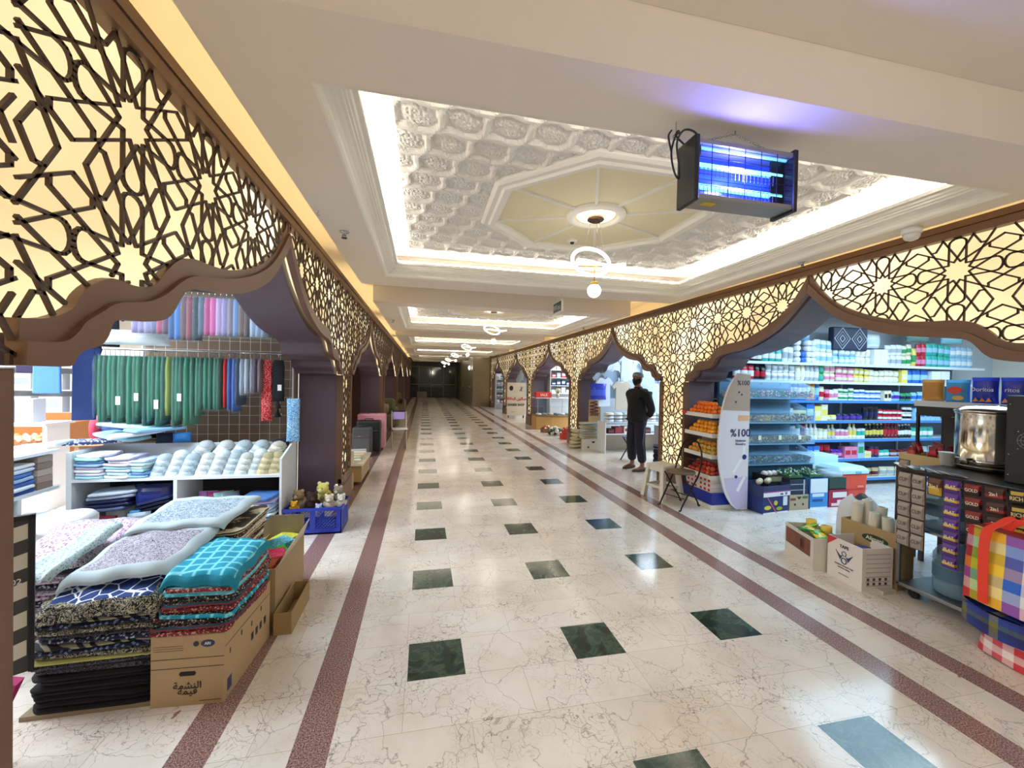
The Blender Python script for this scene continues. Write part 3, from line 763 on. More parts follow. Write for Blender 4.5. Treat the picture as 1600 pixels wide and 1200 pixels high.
# ------------------------------------------------ grocery shop, right
M_SHB = mat('blue_shelf', '#3f86d6', .35); M_SHW = mat('white_shelf', '#dfe8ee', .4)
sh = T('wall_shelving', 'long white and blue wall shelving full of groceries in the right shop', 'shelving', (4.35, 5.1, 0))
LV = [.11, .42, .72, 1.01, 1.32, 1.61, 1.885]
m = MB(); m.box((0, .42, 0), (4.9, .45, 2.2)); m.build('back_panel', mat('slate_panel', '#5d6f86', .6), sh)
for z in LV:
    o = MB().box((0, 0, z - .02), (4.9, .42, z)).build('shelf', M_SHW, sh)
    MB().box((0, -.012, z - .035), (4.9, 0, z + .004)).build('price_rail', M_SHB if z < 1.5 else M_SHW, o)
for x in (0, 1.22, 2.44, 3.66, 4.88): MB().box((x - .012, .40, 0), (x + .012, .42, 2.2)).build('upright', M_SHW, sh)
def fill(level, x0, spec, rowname, depth=.09):
    """spec: list of (kind, colours, n, w, h)"""
    x = x0; z = LV[level]; idx = 0
    for kind, cols, n, w_, h_ in spec:
        for q in range(n):
            a = CN[cols[(q * 2) % len(cols)]]; b = CN[cols[(q * 2 + 1) % len(cols)]]
            xx = x + w_ / 2; nmx = ORD[idx] if idx < len(ORD) else 'far right'
            j = random.uniform(-.006, .006)
            def L(thing): return '%s and %s %s, %s from left on the %s' % (a[0], b[0], thing, nmx, rowname)
            hh = h_ * random.uniform(.96, 1.06) * (1.13 if level < 6 else 1.0)
            if kind == 'pouch': pouch('snack_pouch', L('snack pouch'), 'pouch', (xx, 5.1 + depth + j, z + .001), w_ * .96, hh, .07, a[1], b[1], random.uniform(-.1, .1))
            elif kind == 'stack':   # two pouches one over the other
                for s_, nm_ in ((0, 'lower'), (1, 'upper')):
                    pouch('snack_pouch', '%s and %s small pouch, %s one of pair %s on the %s' % (a[0], b[0], nm_, nmx, rowname), 'pouch', (xx, 5.1 + depth + j, z + .001 + s_ * (hh / 2 + .002)), w_ * .96, hh / 2 - .002, .06, a[1], b[1], random.uniform(-.08, .08))
            elif kind == 'can': can('snack_tube', L('snack tube'), 'snack tube', (xx, 5.1 + depth, z + .001), w_ * .46, hh, a[1], b[1], b[1])
            elif kind == 'jar': can('food_jar', L('food jar'), 'jar', (xx, 5.1 + depth, z + .001), w_ * .46, hh, a[1], b[1], a[1])
            elif kind == 'bottle': bottle('sauce_bottle', L('bottle'), 'bottle', (xx, 5.1 + depth, z + .001), w_ * .44, hh, a[1], b[1], b[1])
            elif kind == 'box': carton('grocery_box', L('grocery box'), 'box', (xx, 5.1 + depth, z + .001), w_ * .94, .12, hh, a[1], b[1], random.uniform(-.04, .04))
            elif kind == 'roll':
                t = T('tissue_roll_pack', L('roll pack'), 'rolls', (xx, 5.1 + depth, z + .001))
                for r_ in range(int(h_ / .09)):
                    m = MB(); m.lathe([(.016, 0), (.042, 0), (.042, .11), (.016, .11)], (0, -.055, .043 + r_ * .087), 14, ax='y'); m.build('roll', [cm(a[1])], t)
            x += w_; idx += 1
fill(6, 4.50, [('pouch', 'rk', 2, .10, .17), ('pouch', 'kw', 2, .10, .15), ('pouch', 'tw', 3, .12, .20), ('pouch', 'ws', 2, .10, .24), ('roll', 'wl', 1, .10, .36), ('roll', 'bl', 1, .10, .2), ('roll', 'wl', 2, .09, .36), ('stack', 'wl', 3, .12, .36), ('stack', 'lw', 4, .11, .26), ('stack', 'wc', 3, .10, .24), ('box', 'ww', 2, .14, .25), ('stack', 'ws', 3, .12, .34), ('stack', 'cg', 2, .10, .34), ('pouch', 'yg', 1, .09, .30), ('stack', 'rp', 2, .11, .38), ('stack', 'tl', 4, .13, .38), ('stack', 'lw', 4, .13, .36)], 'top grocery shelf')
fill(5, 4.42, [('pouch', 'rw', 3, .12, .20), ('pouch', 'kr', 2, .10, .19), ('stack', 'ws', 5, .105, .21), ('pouch', 'cw', 2, .09, .21), ('pouch', 'sw', 3, .085, .21), ('stack', 'gt', 1, .10, .21), ('stack', 'cp', 2, .11, .22), ('stack', 'pc', 3, .12, .20), ('stack', 'yc', 3, .10, .19), ('stack', 'cw', 6, .10, .17), ('box', 'yc', 1, .12, .19), ('pouch', 'bl', 3, .17, .20), ('box', 'ww', 2, .2, .18)], 'sixth grocery shelf')
fill(4, 5.32, [('box', 'rp', 1, .07, .2), ('can', 'kw', 1, .075, .22), ('can', 'vw', 3, .082, .22), ('can', 'ow', 1, .08, .22), ('can', 'oy', 1, .08, .22), ('can', 'bl', 1, .085, .22), ('pouch', 'cr', 1, .1, .18), ('pouch', 'pr', 1, .09, .15), ('pouch', 'wp', 2, .09, .15), ('stack', 'wg', 3, .10, .16), ('stack', 'wb', 5, .11, .15), ('box', 'ck', 2, .07, .14), ('pouch', 'lv', 2, .12, .13), ('pouch', 'gn', 2, .12, .11), ('pouch', 'lb', 3, .13, .13)], 'fifth grocery shelf')
fill(3, 5.33, [('box', 'cl', 1, .11, .17), ('box', 'yk', 2, .12, .14), ('box', 'bl', 1, .15, .22), ('box', 'yc', 1, .13, .20), ('box', 'cy', 1, .12, .22), ('pouch', 'yw', 2, .11, .07), ('pouch', 'nv', 4, .13, .09), ('pouch', 'kn', 3, .10, .20), ('stack', 'rw', 5, .10, .15), ('stack', 'wk', 2, .1, .19), ('box', 'lb', 5, .11, .17)], 'fourth grocery shelf')
fill(2, 5.33, [('jar', 'ws', 2, .10, .18), ('jar', 'gw', 1, .09, .19), ('can', 'rm', 1, .09, .2), ('bottle', 'wc', 3, .08, .2), ('jar', 'cw', 2, .09, .14), ('bottle', 'sy', 2, .075, .19), ('jar', 'wp', 3, .085, .13), ('bottle', 'cy', 2, .08, .2), ('jar', 'wt', 2, .085, .14), ('bottle', 'ky', 5, .075, .21), ('bottle', 'mr', 4, .075, .22), ('bottle', 'kw', 4, .07, .2), ('pouch', 'tw', 4, .12, .15)], 'third grocery shelf')
fill(1, 5.45, [('box', 'yw', 2, .13, .10), ('box', 'bl', 2, .12, .17), ('pouch', 'rm', 2, .13, .18), ('pouch', 'vp', 2, .11, .12), ('box', 'pr', 2, .12, .15), ('box', 'lg', 1, .14, .22), ('box', 'cy', 1, .14, .09), ('jar', 'nr', 2, .10, .15), ('pouch', 'tw', 2, .12, .1), ('pouch', 'ms', 3, .15, .10), ('pouch', 'sl', 3, .18, .14)], 'second grocery shelf')
fill(0, 6.7, [('pouch', 'em', 3, .16, .12), ('pouch', 'cs', 3, .16, .13), ('pouch', 'nv', 2, .15, .12)], 'bottom grocery shelf')
# big folded things over the top shelf
t = T('blanket_bag', 'navy and white diamond patterned blanket pack hanging above the top shelf', 'blanket', (6.48, 5.13, 2.10))
m = MB(); m.box((-.33, 0, 0), (.33, .1, .36)); m.build('bag_body', cm('#1d2445'), t, .02)
m = MB()
for sx in (-.165, .165):
    for r_ in (.15, .10, .05):
        pts = [(sx + r_, -.002, .18), (sx, -.002, .18 + r_ * 1.1), (sx - r_, -.002, .18), (sx, -.002, .18 - r_ * 1.1)]
        m.tube(pts, .006 if r_ != .1 else .003, 4, closed=True, sm=False)
m.build('diamond_pattern', cm('#e7ecf4'), t)
for i, (x, z, w_, h_, c1, c2, lb) in enumerate(((7.0, 2.16, .3, .22, '#eef3f8', '#cfe4f4', 'white wrapped bundle hung right of the diamond blanket pack'), (7.95, 2.29, .5, .3, '#6f8f8c', '#8fb3ae', 'grey-green soft bag slumped high on the right of the grocery wall'), (5.55, 2.232, .5, .2, '#7fb8e2', '#c7e3f5', 'light blue wrapped bundle at the peak of the grocery wall'), (8.7, 2.29, .5, .3, '#8fd6ea', '#d4f0f8', 'pale turquoise pack at the top right of the grocery wall'))):
    pouch('wrapped_bundle', lb, 'bundle', (x, 5.22, z), w_, h_, .14, c1, c2)

# clear candy bins in front of the shelving
M_ACR = mat('clear_acrylic', '#a9d2ee', .08, alpha=.12); M_ACR2 = mat('clear_lid', '#8fc0e4', .1, alpha=.26)
bn = T('candy_bin_stand', 'clear acrylic tiered candy bin stand before the grocery shelves', 'display stand', (4.07, 4.62, 0))
BW = 1.20
MB().box((0, .40, 0.0), (BW, .44, 1.58)).build('back_panel', mat('steel_blue_back', '#5b84a6', .4), bn)
tiers = [1.37, 1.04, .755, .48]
mixes = [['#2f9a63', '#e8e8ea', '#1b6b58', '#c44a7a', '#f2f2f2'], ['#4a3358', '#e8c66a', '#cdb98e', '#8a5a3a', '#c8c8c8'], ['#cdb98e', '#a89a78', '#8f8468', '#ddd0ae', '#7a6a4a'], ['#6a9cc0', '#3b5f4a', '#d6dfe6', '#223a2c', '#8fb0c8']]
cn_ = ['green and white wrapped sweets', 'mixed dark and gold nuts', 'pale seeds and nuts', 'blue-grey wrapped sweets']
for k, z in enumerate(tiers):
    tr = MB().box((0, 0, z - .012), (BW, .40, z)).build('tray', mat('acrylic_tray', '#6fa3c9', .2), bn)
    MB().box((0, -.004, z), (BW, 0, z + .13)).build('front_glass', M_ACR, tr)
    for q in range(5): MB().box((q * BW / 4 - .002, .005, z), (q * BW / 4 + .002, .38, z + .13)).build('divider', M_ACR, tr)
    m = MB(); m.add([(0, 0, z + .13), (BW, 0, z + .13), (BW, .30, z + .255), (0, .30, z + .255), (0, .006, z + .128), (BW, .006, z + .128), (BW, .306, z + .253), (0, .306, z + .253)], [(0, 1, 2, 3), (4, 7, 6, 5), (0, 4, 5, 1), (3, 2, 6, 7), (1, 5, 6, 2), (0, 3, 7, 4)])
    m.build('lid', M_ACR2, tr)
    for q in range(4): MB().sphere(((q + .5) * BW / 4, .14, z + .198), .009, 8, 6).build('knob', M_METAL, tr)
    m = MB(); rnd = random.Random(k)
    for q in range(620):
        qx = rnd.uniform(.02, BW - .02); comp = int(qx / (BW / 4)); 
        if abs(qx - round(qx / (BW / 4)) * BW / 4) < .02: continue
        pz = z + .022 + rnd.random() * .07
        py = rnd.uniform(.022, .10)
        m.cbox((qx, py, pz), (rnd.uniform(.012, .024), .012, rnd.uniform(.008, .014)), (comp + rnd.choice([0, 0, 1, 2, 3])) % 5, rnd.random() * 3, rnd.random(), rnd.random())
    for q in range(4): m.box((q * BW / 4 + .008, .11, z + .002), ((q + 1) * BW / 4 - .008, .36, z + .07), 1)
    o = m.build('loose_candy', [cm(c) for c in mixes[k]]); o.location = bn.location
    tag(o, 'loose %s filling the %s tier of the candy bins' % (cn_[k], ['top', 'second', 'third', 'lowest'][k]), 'sweets', kind='stuff')
MB().box((0, 0.02, 0), (BW, .40, .46)).build('base', mat('bin_base', '#27445a', .4), bn)
for q in range(3): MB().cbox((.3 + q * .32, -.009, .84), (.045, .004, .06), 0).build('price_tag', cm('#dfe4c4'), bn)

def fbox(name, lab, loc, w, d, h, c, rz=0, parts=(), open_top=True, cat='box'):
    """open cardboard tray/carton; parts: extra flat prints (x0,z0,x1,z1,colour) on the front (-y) face"""
    t = T(name, lab, cat, loc, rz)
    k = .006; m = MB()
    m.box((-w / 2, -d / 2, 0), (w / 2, d / 2, k))
    m.box((-w / 2, -d / 2, k), (w / 2, -d / 2 + k, h)); m.box((-w / 2, d / 2 - k, k), (w / 2, d / 2, h)); m.box((-w / 2, -d / 2 + k, k), (-w / 2 + k, d / 2 - k, h)); m.box((w / 2 - k, -d / 2 + k, k), (w / 2, d / 2 - k, h))
    if not open_top: m.box((-w / 2, -d / 2, h - k), (w / 2, d / 2, h))
    m.build('box_body', cm(c, .7), t)
    for i, (x0, z0, x1, z1, cc) in enumerate(parts):
        MB().box((x0, -d / 2 - .0015, z0), (x1, -d / 2 - .0003, z1)).build('print', cm(cc, .6), t)
    return t
def blob_print(t, pts, y, c, name='print'):
    m = MB(); m.prism(pts, y - .0015, y - .0003, 'y'); return m.build(name, cm(c, .6), t)
def ell(cx, cz, rx, rz, n=14): return [(cx + rx * math.cos(i * 2 * PI / n), cz + rz * math.sin(i * 2 * PI / n)) for i in range(n)]

# produce boxes on the floor before the bins
t = fbox('fruit_box', 'dark blue fruit box with yellow fruit prints on the floor by the oval display board', (4.17, 4.30, 0), .42, .30, .20, '#1d2f6e', .12, [(.12, .08, .19, .19, '#d8dde6'), (-.2, 0, .2, .012, '#e6e6ea')])
for e_, c in ((ell(-.13, .07, .055, .025), '#d9c92e'), (ell(.0, .12, .03, .03), '#cdbd2a'), (ell(.06, .05, .05, .022), '#9aa52c')): blob_print(t, e_, -.15, c)
MB().add([(-.15, -.152, .2), (-.135, -.152, .2), (.02, -.152, .0), (.0, -.152, .0)], [(0, 1, 2, 3)]).build('stripe', cm('#d94a5a'), t)
t = fbox('fruit_box', 'navy and white notched fruit tray stacked on the blue fruit box', (4.18, 4.30, .201), .44, .31, .13, '#2b3560', .12, [(-.22, 0, .22, .05, '#e8e4ee'), (-.22, .05, .22, .062, '#b04a90'), (.05, .012, .1, .035, '#56607a'), (.13, .01, .17, .045, '#8a93a8')])
m = MB(); [m.sphere((-.14 + .07 * i, .02 * ((i % 2) * 2 - 1), .15), .035, 10, 8) for i in range(4)]; m.build('fruit', cm('#d8cfae'), t)
t = fbox('fruit_box', 'black punched produce tray behind the notched fruit tray', (4.42, 4.46, .0), .34, .26, .40, '#20222c', 0, [(-.15, .33, .15, .39, '#8d8f70'), (-.15, .2, .15, .215, '#c8ccd4')])
m = MB(); [m.sphere((-.11 + .075 * i, 0, .40), .04, 10, 8) for i in range(4)]; m.build('mushroom', cm('#e6ddd4'), t)
t = fbox('produce_box', 'brown cardboard produce box with a round-holed front between blue boxes', (4.58, 4.33, 0), .28, .26, .19, '#b8a588', 0, [(-.13, .12, -.05, .15, '#7d4a3c'), (.05, .14, .13, .17, '#4d6a4a')])
for c in ((-.06, .07), (.06, .07)): blob_print(t, ell(c[0], c[1], .014, .014), -.13, '#221c18')
blob_print(t, [(-.04, .165), (.04, .165), (0, .13)], -.13, '#2a2220')
t = fbox('produce_crate', 'black plastic crate stacked on the brown produce box', (4.58, 4.34, .192), .27, .26, .19, '#1f2c44', 0, [(-.12, .05, .1, .06, '#9aa6b8'), (-.12, .12, .1, .13, '#9aa6b8'), (.07, .0, .09, .18, '#b9c4d2')])
t = fbox('produce_box', 'white over blue tall carton standing beside the brown produce box', (4.89, 4.34, 0), .27, .26, .38, '#3c8bd4', 0, [(-.13, .2, .13, .375, '#dfeaf2'), (-.1, .15, .08, .19, '#cfe6f6'), (-.1, .09, .06, .12, '#1c4f98'), (-.13, 0, .13, .02, '#dfeaf2')])
t = fbox('produce_box', 'crimson and white fruit carton beside the orange cooler box', (5.22, 4.36, 0), .30, .26, .22, '#a32046', 0, [(-.09, .12, .13, .19, '#e9e2e2'), (-.02, .05, .06, .09, '#e9d9dc'), (-.11, .015, .13, .05, '#e9d9dc')])
t = T('shopping_crate', 'dark green crate wrapped in clear plastic on the crimson carton', 'crate', (5.22, 4.36, .222))
MB().box((-.14, -.12, 0), (.14, .12, .15)).build('crate_body', cm('#1d3d36'), t, .01)
m = pouch_mb(.32, .12, .26); m.build('plastic_wrap', mat('film', '#cfe6f2', .1, alpha=.5), t, loc=(0, 0, .12))
# green leafy bundles on the boxes
for i, (x, lab) in enumerate(((4.58, 'bunch of leafy herbs on the black plastic crate'), (4.89, 'bunch of leafy herbs on the white and blue carton'))):
    m = MB(); rnd = random.Random(i)
    for q in range(120):
        a = rnd.random() * 6.28; p = (rnd.uniform(-.11, .11), rnd.uniform(-.09, .09), rnd.uniform(.01, .09))
        m.cbox(p, (.03, .012, .004), rnd.choice([0, 0, 1]), a, rnd.random(), rnd.random())
    m.box((-.1, -.09, 0), (.1, .09, .03))
    o = m.build('herb_bunch', [cm('#3f6e46'), cm('#cfe2d6')]); o.location = (x, 4.34, .385); tag(o, lab, 'herbs')
t = T('cooler_box', 'orange-red cooler box with pale blue lid on the grocery floor', 'cooler', (5.62, 4.52, 0))
m = MB(); m.rings([[(-.22, -.15, .0), (.22, -.15, .0), (.22, .15, .0), (-.22, .15, .0)], [(-.235, -.165, .38), (.235, -.165, .38), (.235, .165, .38), (-.235, .165, .38)]], 0, False); m.build('cooler_body', cm('#e0452f', .35), t, .02)
m = MB(); m.rings([[(-.245, -.175, .38), (.245, -.175, .38), (.245, .175, .38), (-.245, .175, .38)], [(-.245, -.175, .43), (.245, -.175, .43), (.245, .175, .43), (-.245, .175, .43)], [(-.2, -.13, .475), (.2, -.13, .475), (.2, .13, .475), (-.2, .13, .475)]], 0, False); m.build('cooler_lid', cm('#bfe6ee', .35), t, .008)
MB().box((.02, -.185, .385), (.10, -.174, .415)).build('latch', cm('#5fb7c9'), t)
MB().box((.06, -.168, .2), (.16, -.1635, .225)).build('badge', cm('#f08a74'), t)
MB().box((-.225, -.1685, .17), (.225, -.16, .174)).build('groove', cm('#b5321f'), t)
carton('polystyrene_box', 'white polystyrene block behind the orange cooler box', 'box', (5.56, 4.88, .0), .5, .3, .56, '#cfe9ee')

# fruit stand
fs = T('fruit_stand', 'tiered fruit stand with white shelf edges before the lit pillar', 'fruit stand', (3.68, 4.67, 0))
m = MB(); m.box((.045, -.22, 0.375), (.18, .24, 1.05)); m.box((.194, -.24, .19), (.2, .25, .375)); m.build('body', mat('stand_grey', '#8c8378', .5), fs)
MB().box((-.22, -.30, 0.0), (.22, .30, .05)).build('base', cm('#e6e2d4'), fs, .004)
MB().box((-.20, -.29, .05), (.20, .28, .19)).build('blue_skirt', cm('#1f2f9a'), fs, .004)
FZ = [.385, .645, .905, 1.15]
for z in FZ:
    m = MB(); m.box((-.19, -.26, z - .012), (.20, .25, z)); m.box((-.205, -.275, z - .03), (-.19, .265, z + .02)); m.box((-.19, -.275, z - .03), (.21, -.26, z + .02)); m.build('shelf', cm('#ecebe6'), fs)
m = MB(); rnd = random.Random(4)
for (x0, x1, c0, ax) in ((-.2, 0, 0, 0),):
    pass
# cartons of apples in the skirt zone
for q in range(3):
    for s_ in range(2):
        m = MB(); m.box((-.185 + .005, -.25 + s_ * .25, .192 + q * .058), (.19, -.25 + s_ * .25 + .245, .192 + q * .058 + .054)); o = m.build('apple_tray_box', cm('#e3dcd6'), None); o.location = fs.location
        tag(o, '%s apple carton with red dots, %s stack under the fruit shelves' % (['lowest', 'middle', 'top'][q], ['nearer', 'farther'][s_]), 'carton')
        for e_ in range(3): MB().cbox((-.1815, -.21 + s_ * .25 + e_ * .075, .219 + q * .058), (.003, .035, .03)).build('apple_print', cm('#b8202c'), o)
def fruits(z, col, n, label, group, r=.034, rnd=random.Random(9), nm='orange'):
    k = 0
    base = MB(); base.sphere((0, 0, 0), r, 12, 8)
    me = None
    for layer in range(3):
        for i in range(3 - layer if layer < 2 else 1):
            for j in range(7 - layer):
                x = -.15 + (i + layer * .5) * r * 2.02 ; y = -.225 + (j + layer * .5) * r * 2.05
                zz = z + r + layer * r * 1.45
                c = col[rnd.randrange(len(col))]
                o = base.build(nm, cm(c, .45)) if me is None or True else None
                o.location = (fs.location.x + x + rnd.uniform(-.003, .003), fs.location.y + y + rnd.uniform(-.003, .003), zz)
                tag(o, label, nm, group); k += 1
fruits(1.15, ['#ef7a12', '#e86a10'], 20, 'orange mandarin in the heap on the top fruit shelf', 'mandarins on the top shelf', nm='mandarin')
fruits(.905, ['#f09a16', '#f0a41c'], 20, 'yellow-orange orange in the heap on the second fruit shelf', 'oranges on the second shelf', nm='orange')
fruits(.645, ['#d98a2a', '#e0b040', '#c9a24a'], 20, 'yellow-red mango in the heap on the third fruit shelf', 'mangoes on the third shelf', nm='mango')
fruits(.385, ['#a52a1c', '#c2582e', '#8f1f1a'], 20, 'red apple in the heap on the lowest fruit shelf', 'apples on the lowest shelf', nm='apple')
MB().sphere((0, 0, 0), .03, 10, 8, sq=(1, 1.4, .7)).build('red_bag_knot', cm('#e0301e'), None).location = (3.46, 4.93, 1.16)
tag(D.objects['red_bag_knot'], 'small bright red tied bag end at the corner of the top fruit shelf', 'bag')

# oval promotional board
bd = T('display_board', 'tall half-oval white promotional board with %100 lettering beside the fruit stand', 'display board', (3.90, 4.28, 0), 0)
def oval(z):  # left edge half-width at height
    return .36 * math.sqrt(max(0, 1 - ((z - .86) / .86) ** 2)) + .07 * (1 if z < .9 else .9)
N = 26; zs = [.02 + 1.66 * i / N for i in range(N + 1)]
pts = [(0, zs[0])] + [(0, zs[-1])] + [(-max(.06, oval(z)) , z) for z in reversed(zs)]
m = MB(); m.prism(pts, 0, .02, 'y'); m.build('board', cm('#e4dfe6'), bd)
up_ = [(0, 1.22), (0, 1.66)] + [(-max(.05, oval(z)) + .008, z) for z in reversed(zs) if z > 1.2]
MB().prism(up_, -.002, -.0004, 'y').build('photo_print', cm('#b09c8c'), bd)
lo2 = [(0, .04), (0, .42)] + [(-max(.05, oval(z)) * .9, z) for z in reversed(zs) if z < .43]
MB().prism(lo2, -.002, -.0004, 'y').build('lower_print', cm('#c9bfe0'), bd)
MB().box((-.16, -.002, 1.1), (-.01, -.0004, 1.17)).build('orange_band', cm('#e6b58a'), bd)
text('%100', .13, cm('#2b2a66'), bd, (-.125, -.003, .95), (RX, 0, 0))
text('%100', .08, cm('#2b2a4a'), bd, (-.10, -.003, 1.56), (RX, 0, 0))
text('Hyaluron\nBoosting', .04, cm('#3c3a70'), bd, (-.12, -.003, .84), (RX, 0, 0))
for x, z, r_ in ((-.06, .66, .032), (-.17, .42, .02), (-.12, 1.42, .012), (-.16, 1.45, .012), (-.2, 1.33, .012)): MB().prism(ell(x, z, r_, r_), -.003, -.0018, 'y').build('logo', cm('#1b2a6a'), bd)
for a, b, rot in ((-.10, .33, .5), (-.07, .74, .1), (-.16, .55, .6)): MB().cbox((a, -.0015, b), (.04, .002, .2), 0, 0, 0, rot).build('tube_print', cm('#f2f0f4'), bd)
MB().box((-.09, 0.0, 0), (0, .05, .02)).build('foot', cm('#b8a79c'), bd)
# ------------------------------------------------ cart corner, right foreground
ct = T('coffee_cart', 'steel wheeled coffee cart hung with sachet strips at the right edge', 'cart', (3.5, 2.385, 0))
# local: x inwards, y towards camera is negative
CL = 1.35
M_STL = mat('brushed_steel', '#8f9090', .35, .9)
o = MB().box((0, -CL, .075), (.62, 0, .10)).build('bottom_shelf', M_STL, ct, .003)
MB().box((.0, -CL, .525), (.62, 0, .54)).build('middle_shelf', M_STL, ct)
MB().box((-.02, -CL, .93), (.62, .0, .96)).build('worktop', mat('dark_top', '#1c1a1c', .3), ct, .003)
for x in (.0, .60):
    for y in (-CL, -.02): MB().box((x, y, .075), (x + .02, y + .02, .93)).build('post', M_STL, ct)
MB().box((.35, -CL, .10), (.36, -.03, .5)).build('back_panel', mat('cart_brown', '#3a2c22', .5), ct)
for x in (.06, .54):
    for y in (-CL + .08, -.08):
        m = MB(); m.lathe([(.03, -.011), (.034, -.008), (.034, .008), (.03, .011)], (x, y, .034), 14, ax='x'); m.box((x - .016, y - .012, .034), (x + .016, y + .012, .075)); m.build('caster', M_BLK, ct)
MB().box((-.12, -.02, .0), (-.0, .10, .025)).build('timber_block', cm('#b9b2a6'), None).location = (3.5, 2.40, 0)
tag(D.objects['timber_block'], 'short pale timber block on the floor at the cart corner', 'block')
# sachet strips
M_SIL = mat('sachet_foil', '#a39a92', .3, .3)
def strip(y, ncol, nrow, z0, sw, shh, back, face, lab, band=None, tilt=.0, txt=None, x=-.035, dx=0):
    t = T('sachet_strip', lab, 'sachets', (3.5 + x, 2.385 + y, z0))
    MB().box((-.004, -ncol * sw, -nrow * shh), (.0, 0, 0)).build('backing', cm(back, .35), t)
    for c in range(ncol):
        for r_ in range(nrow):
            m = MB(); y1 = -c * sw - .006; y0 = y1 - sw + .012; z1 = -r_ * shh - .006; zb = z1 - shh + .012
            R = []
            for k in range(5):
                v = k / 4; b = .004 + .012 * math.sin(PI * v) ** .6
                R.append([(-.004, y0, z1 + (zb - z1) * v), (-.004 - b, y0 + .006, z1 + (zb - z1) * v), (-.004 - b, y1 - .006, z1 + (zb - z1) * v), (-.004, y1, z1 + (zb - z1) * v)])
            for k in range(4): m.rings([R[k], R[k + 1]], 1 if band and k in band else 0, False, False, closed=False)
            m.build('sachet', [cm(face[0], .3), cm(face[1], .3)], t)
            if txt:
                text(txt, shh * .34, cm(face[2]), t, (-.021, (y0 + y1) / 2, (z1 + zb) / 2), (RX, 0, -RX), sx=.8)
    t.rotation_euler.x = tilt
    return t
strip(-.02, 2, 5, .935, .087, .108, '#3b241e', ('#9d938c', '#a89f98', '#5a4a44'), 'brown card of silver-grey sachets nearest the cart corner', None, txt='CUP')
strip(-.205, 1, 1, .935, .085, .125, '#2a1a16', ('#5a3a24', '#c9a23a', '#f0e0b0'), 'single brown and gold sachet right of the silver-grey card', (2, 3), txt='3in1')
strip(-.295, 1, 7, .94, .09, .085, '#4b2a78', ('#5a3590', '#d9b93c', '#f2e6c8'), 'long purple and yellow sachet strip on the cart', (2,), txt='FLAT')
strip(-.395, 1, 7, .94, .095, .085, '#2c1014', ('#7a1c22', '#2a1412', '#e9d9c0'), 'long dark red sachet strip beside the purple strip', (2, 3), -.06, txt='GOLD')
strip(-.495, 1, 5, .945, .105, .09, '#241012', ('#3a1614', '#8c2420', '#f0e4d0'), 'black and red sachet strip with round cup emblem', (2,), -.08, txt='2in1')
strip(-.61, 1, 5, .95, .075, .095, '#17130f', ('#221c14', '#b79a3c', '#e2cf8a'), 'black and gold sachet strip near the tall machine', (0,), -.08, txt='RICH')
strip(-.70, 1, 4, .95, .10, .10, '#3a5a3a', ('#4d7a4a', '#dfe2d0', '#b83a2a'), 'green and white sachet strip at the photo edge above the chequered bag', (2,), txt='TEA')
strip(.0, 1, 1, 1.02, .07, .09, '#4a3b34', ('#8d8078', '#c9bca8', '#3a2a22'), 'loose grey sachet lying on top of the silver-grey card', None, x=.0)
for i in range(6):
    y = -.03 - i * .065
    pouch('sachet', ['white', 'silver', 'black and white', 'crumpled silver', 'white-edged', 'grey'][i] + ' sachet lying flat on the cart edge, %s from its corner' % ORD[i], 'sachet', (3.52, 2.385 + y, .962), .09, .06, .012, ['#e9ecee', '#b9c0c6', '#1a1a1e', '#cfd4d8', '#dfe4e8', '#9aa0a6'][i], '#d9dde0', .3 * i, rx=-1.2)
# water bottles
def water(name_lab, loc, s=1):
    t = T('water_bottle', name_lab, 'water bottle', loc)
    m = MB(); R = .135 * s
    m.lathe([(R * .92, 0), (R, .02), (R, .09), (R * .95, .10), (R, .11), (R, .20), (R * .95, .21), (R, .22), (R, .27), (R * .8, .32), (R * .35, .35), (R * .25, .365), (R * .25, .39)], n=24)
    m.build('bottle_body', mat('blue_water', '#86a9bd', .08, alpha=.55), t)
    m = MB(); m.lathe([(R * 1.01, .11), (R * 1.01, .20)], n=24, cap=False); m.build('wrap_label', mat('bottle_label', '#4f7288', .4, alpha=.85), t)
    m = MB(); m.lathe([(R * .3, .38), (R * .3, .41)], n=16); m.build('cap', cm('#5b86c9'), t)
    return t
water('large clear water bottle on the bottom shelf of the cart', (3.70, 2.13, .101))
water('large blue-grey water bottle on the middle shelf behind the sachets', (3.69, 2.21, .541)).scale = (.95, .95, .92)
# urn
ur = T('water_urn', 'tall polished steel urn on the cart', 'urn', (4.15 - .07, 2.19, .961))
MU = mat('mirror_steel', '#d9d4c8', .12, 1)
m = MB(); m.lathe([(.175, .0), (.19, .01), (.19, .06), (.194, .065), (.19, .07), (.19, .40), (.196, .41), (.19, .42)], n=36); m.build('urn_body', MU, ur)
m = MB(); m.lathe([(.2, .42), (.2, .432), (.15, .46), (.05, .475)], n=36); m.build('lid', MU, ur)
for s_ in (1, -1):
    m = MB(); m.tube([(-.02, s_ * .19, .36), (-.02, s_ * .225, .36), (.02, s_ * .225, .36), (.02, s_ * .19, .36)], .006, 6); m.build('handle', M_BLK, ur)
m = MB(); m.tube([(-.19, -.0, .08), (-.235, -.0, .08)], .01, 8); m.tube([(-.23, 0, .085), (-.23, 0, .05)], .008, 8); m.build('tap', M_BLK, ur)
m = MB(); m.tube([(.21 * math.cos(a), .21 * math.sin(a), .03) for a in [i * PI / 10 + PI * .5 for i in range(11)]], .003, 6); m.tube([(.21 * math.cos(a), .21 * math.sin(a), .08) for a in [i * PI / 10 + PI * .5 for i in range(11)]], .003, 6); m.build('wire_guard', M_METAL, ur)
mc = T('coffee_machine', 'tall black coffee machine cut by the right photo edge', 'coffee machine', (3.655, 1.90, .961))
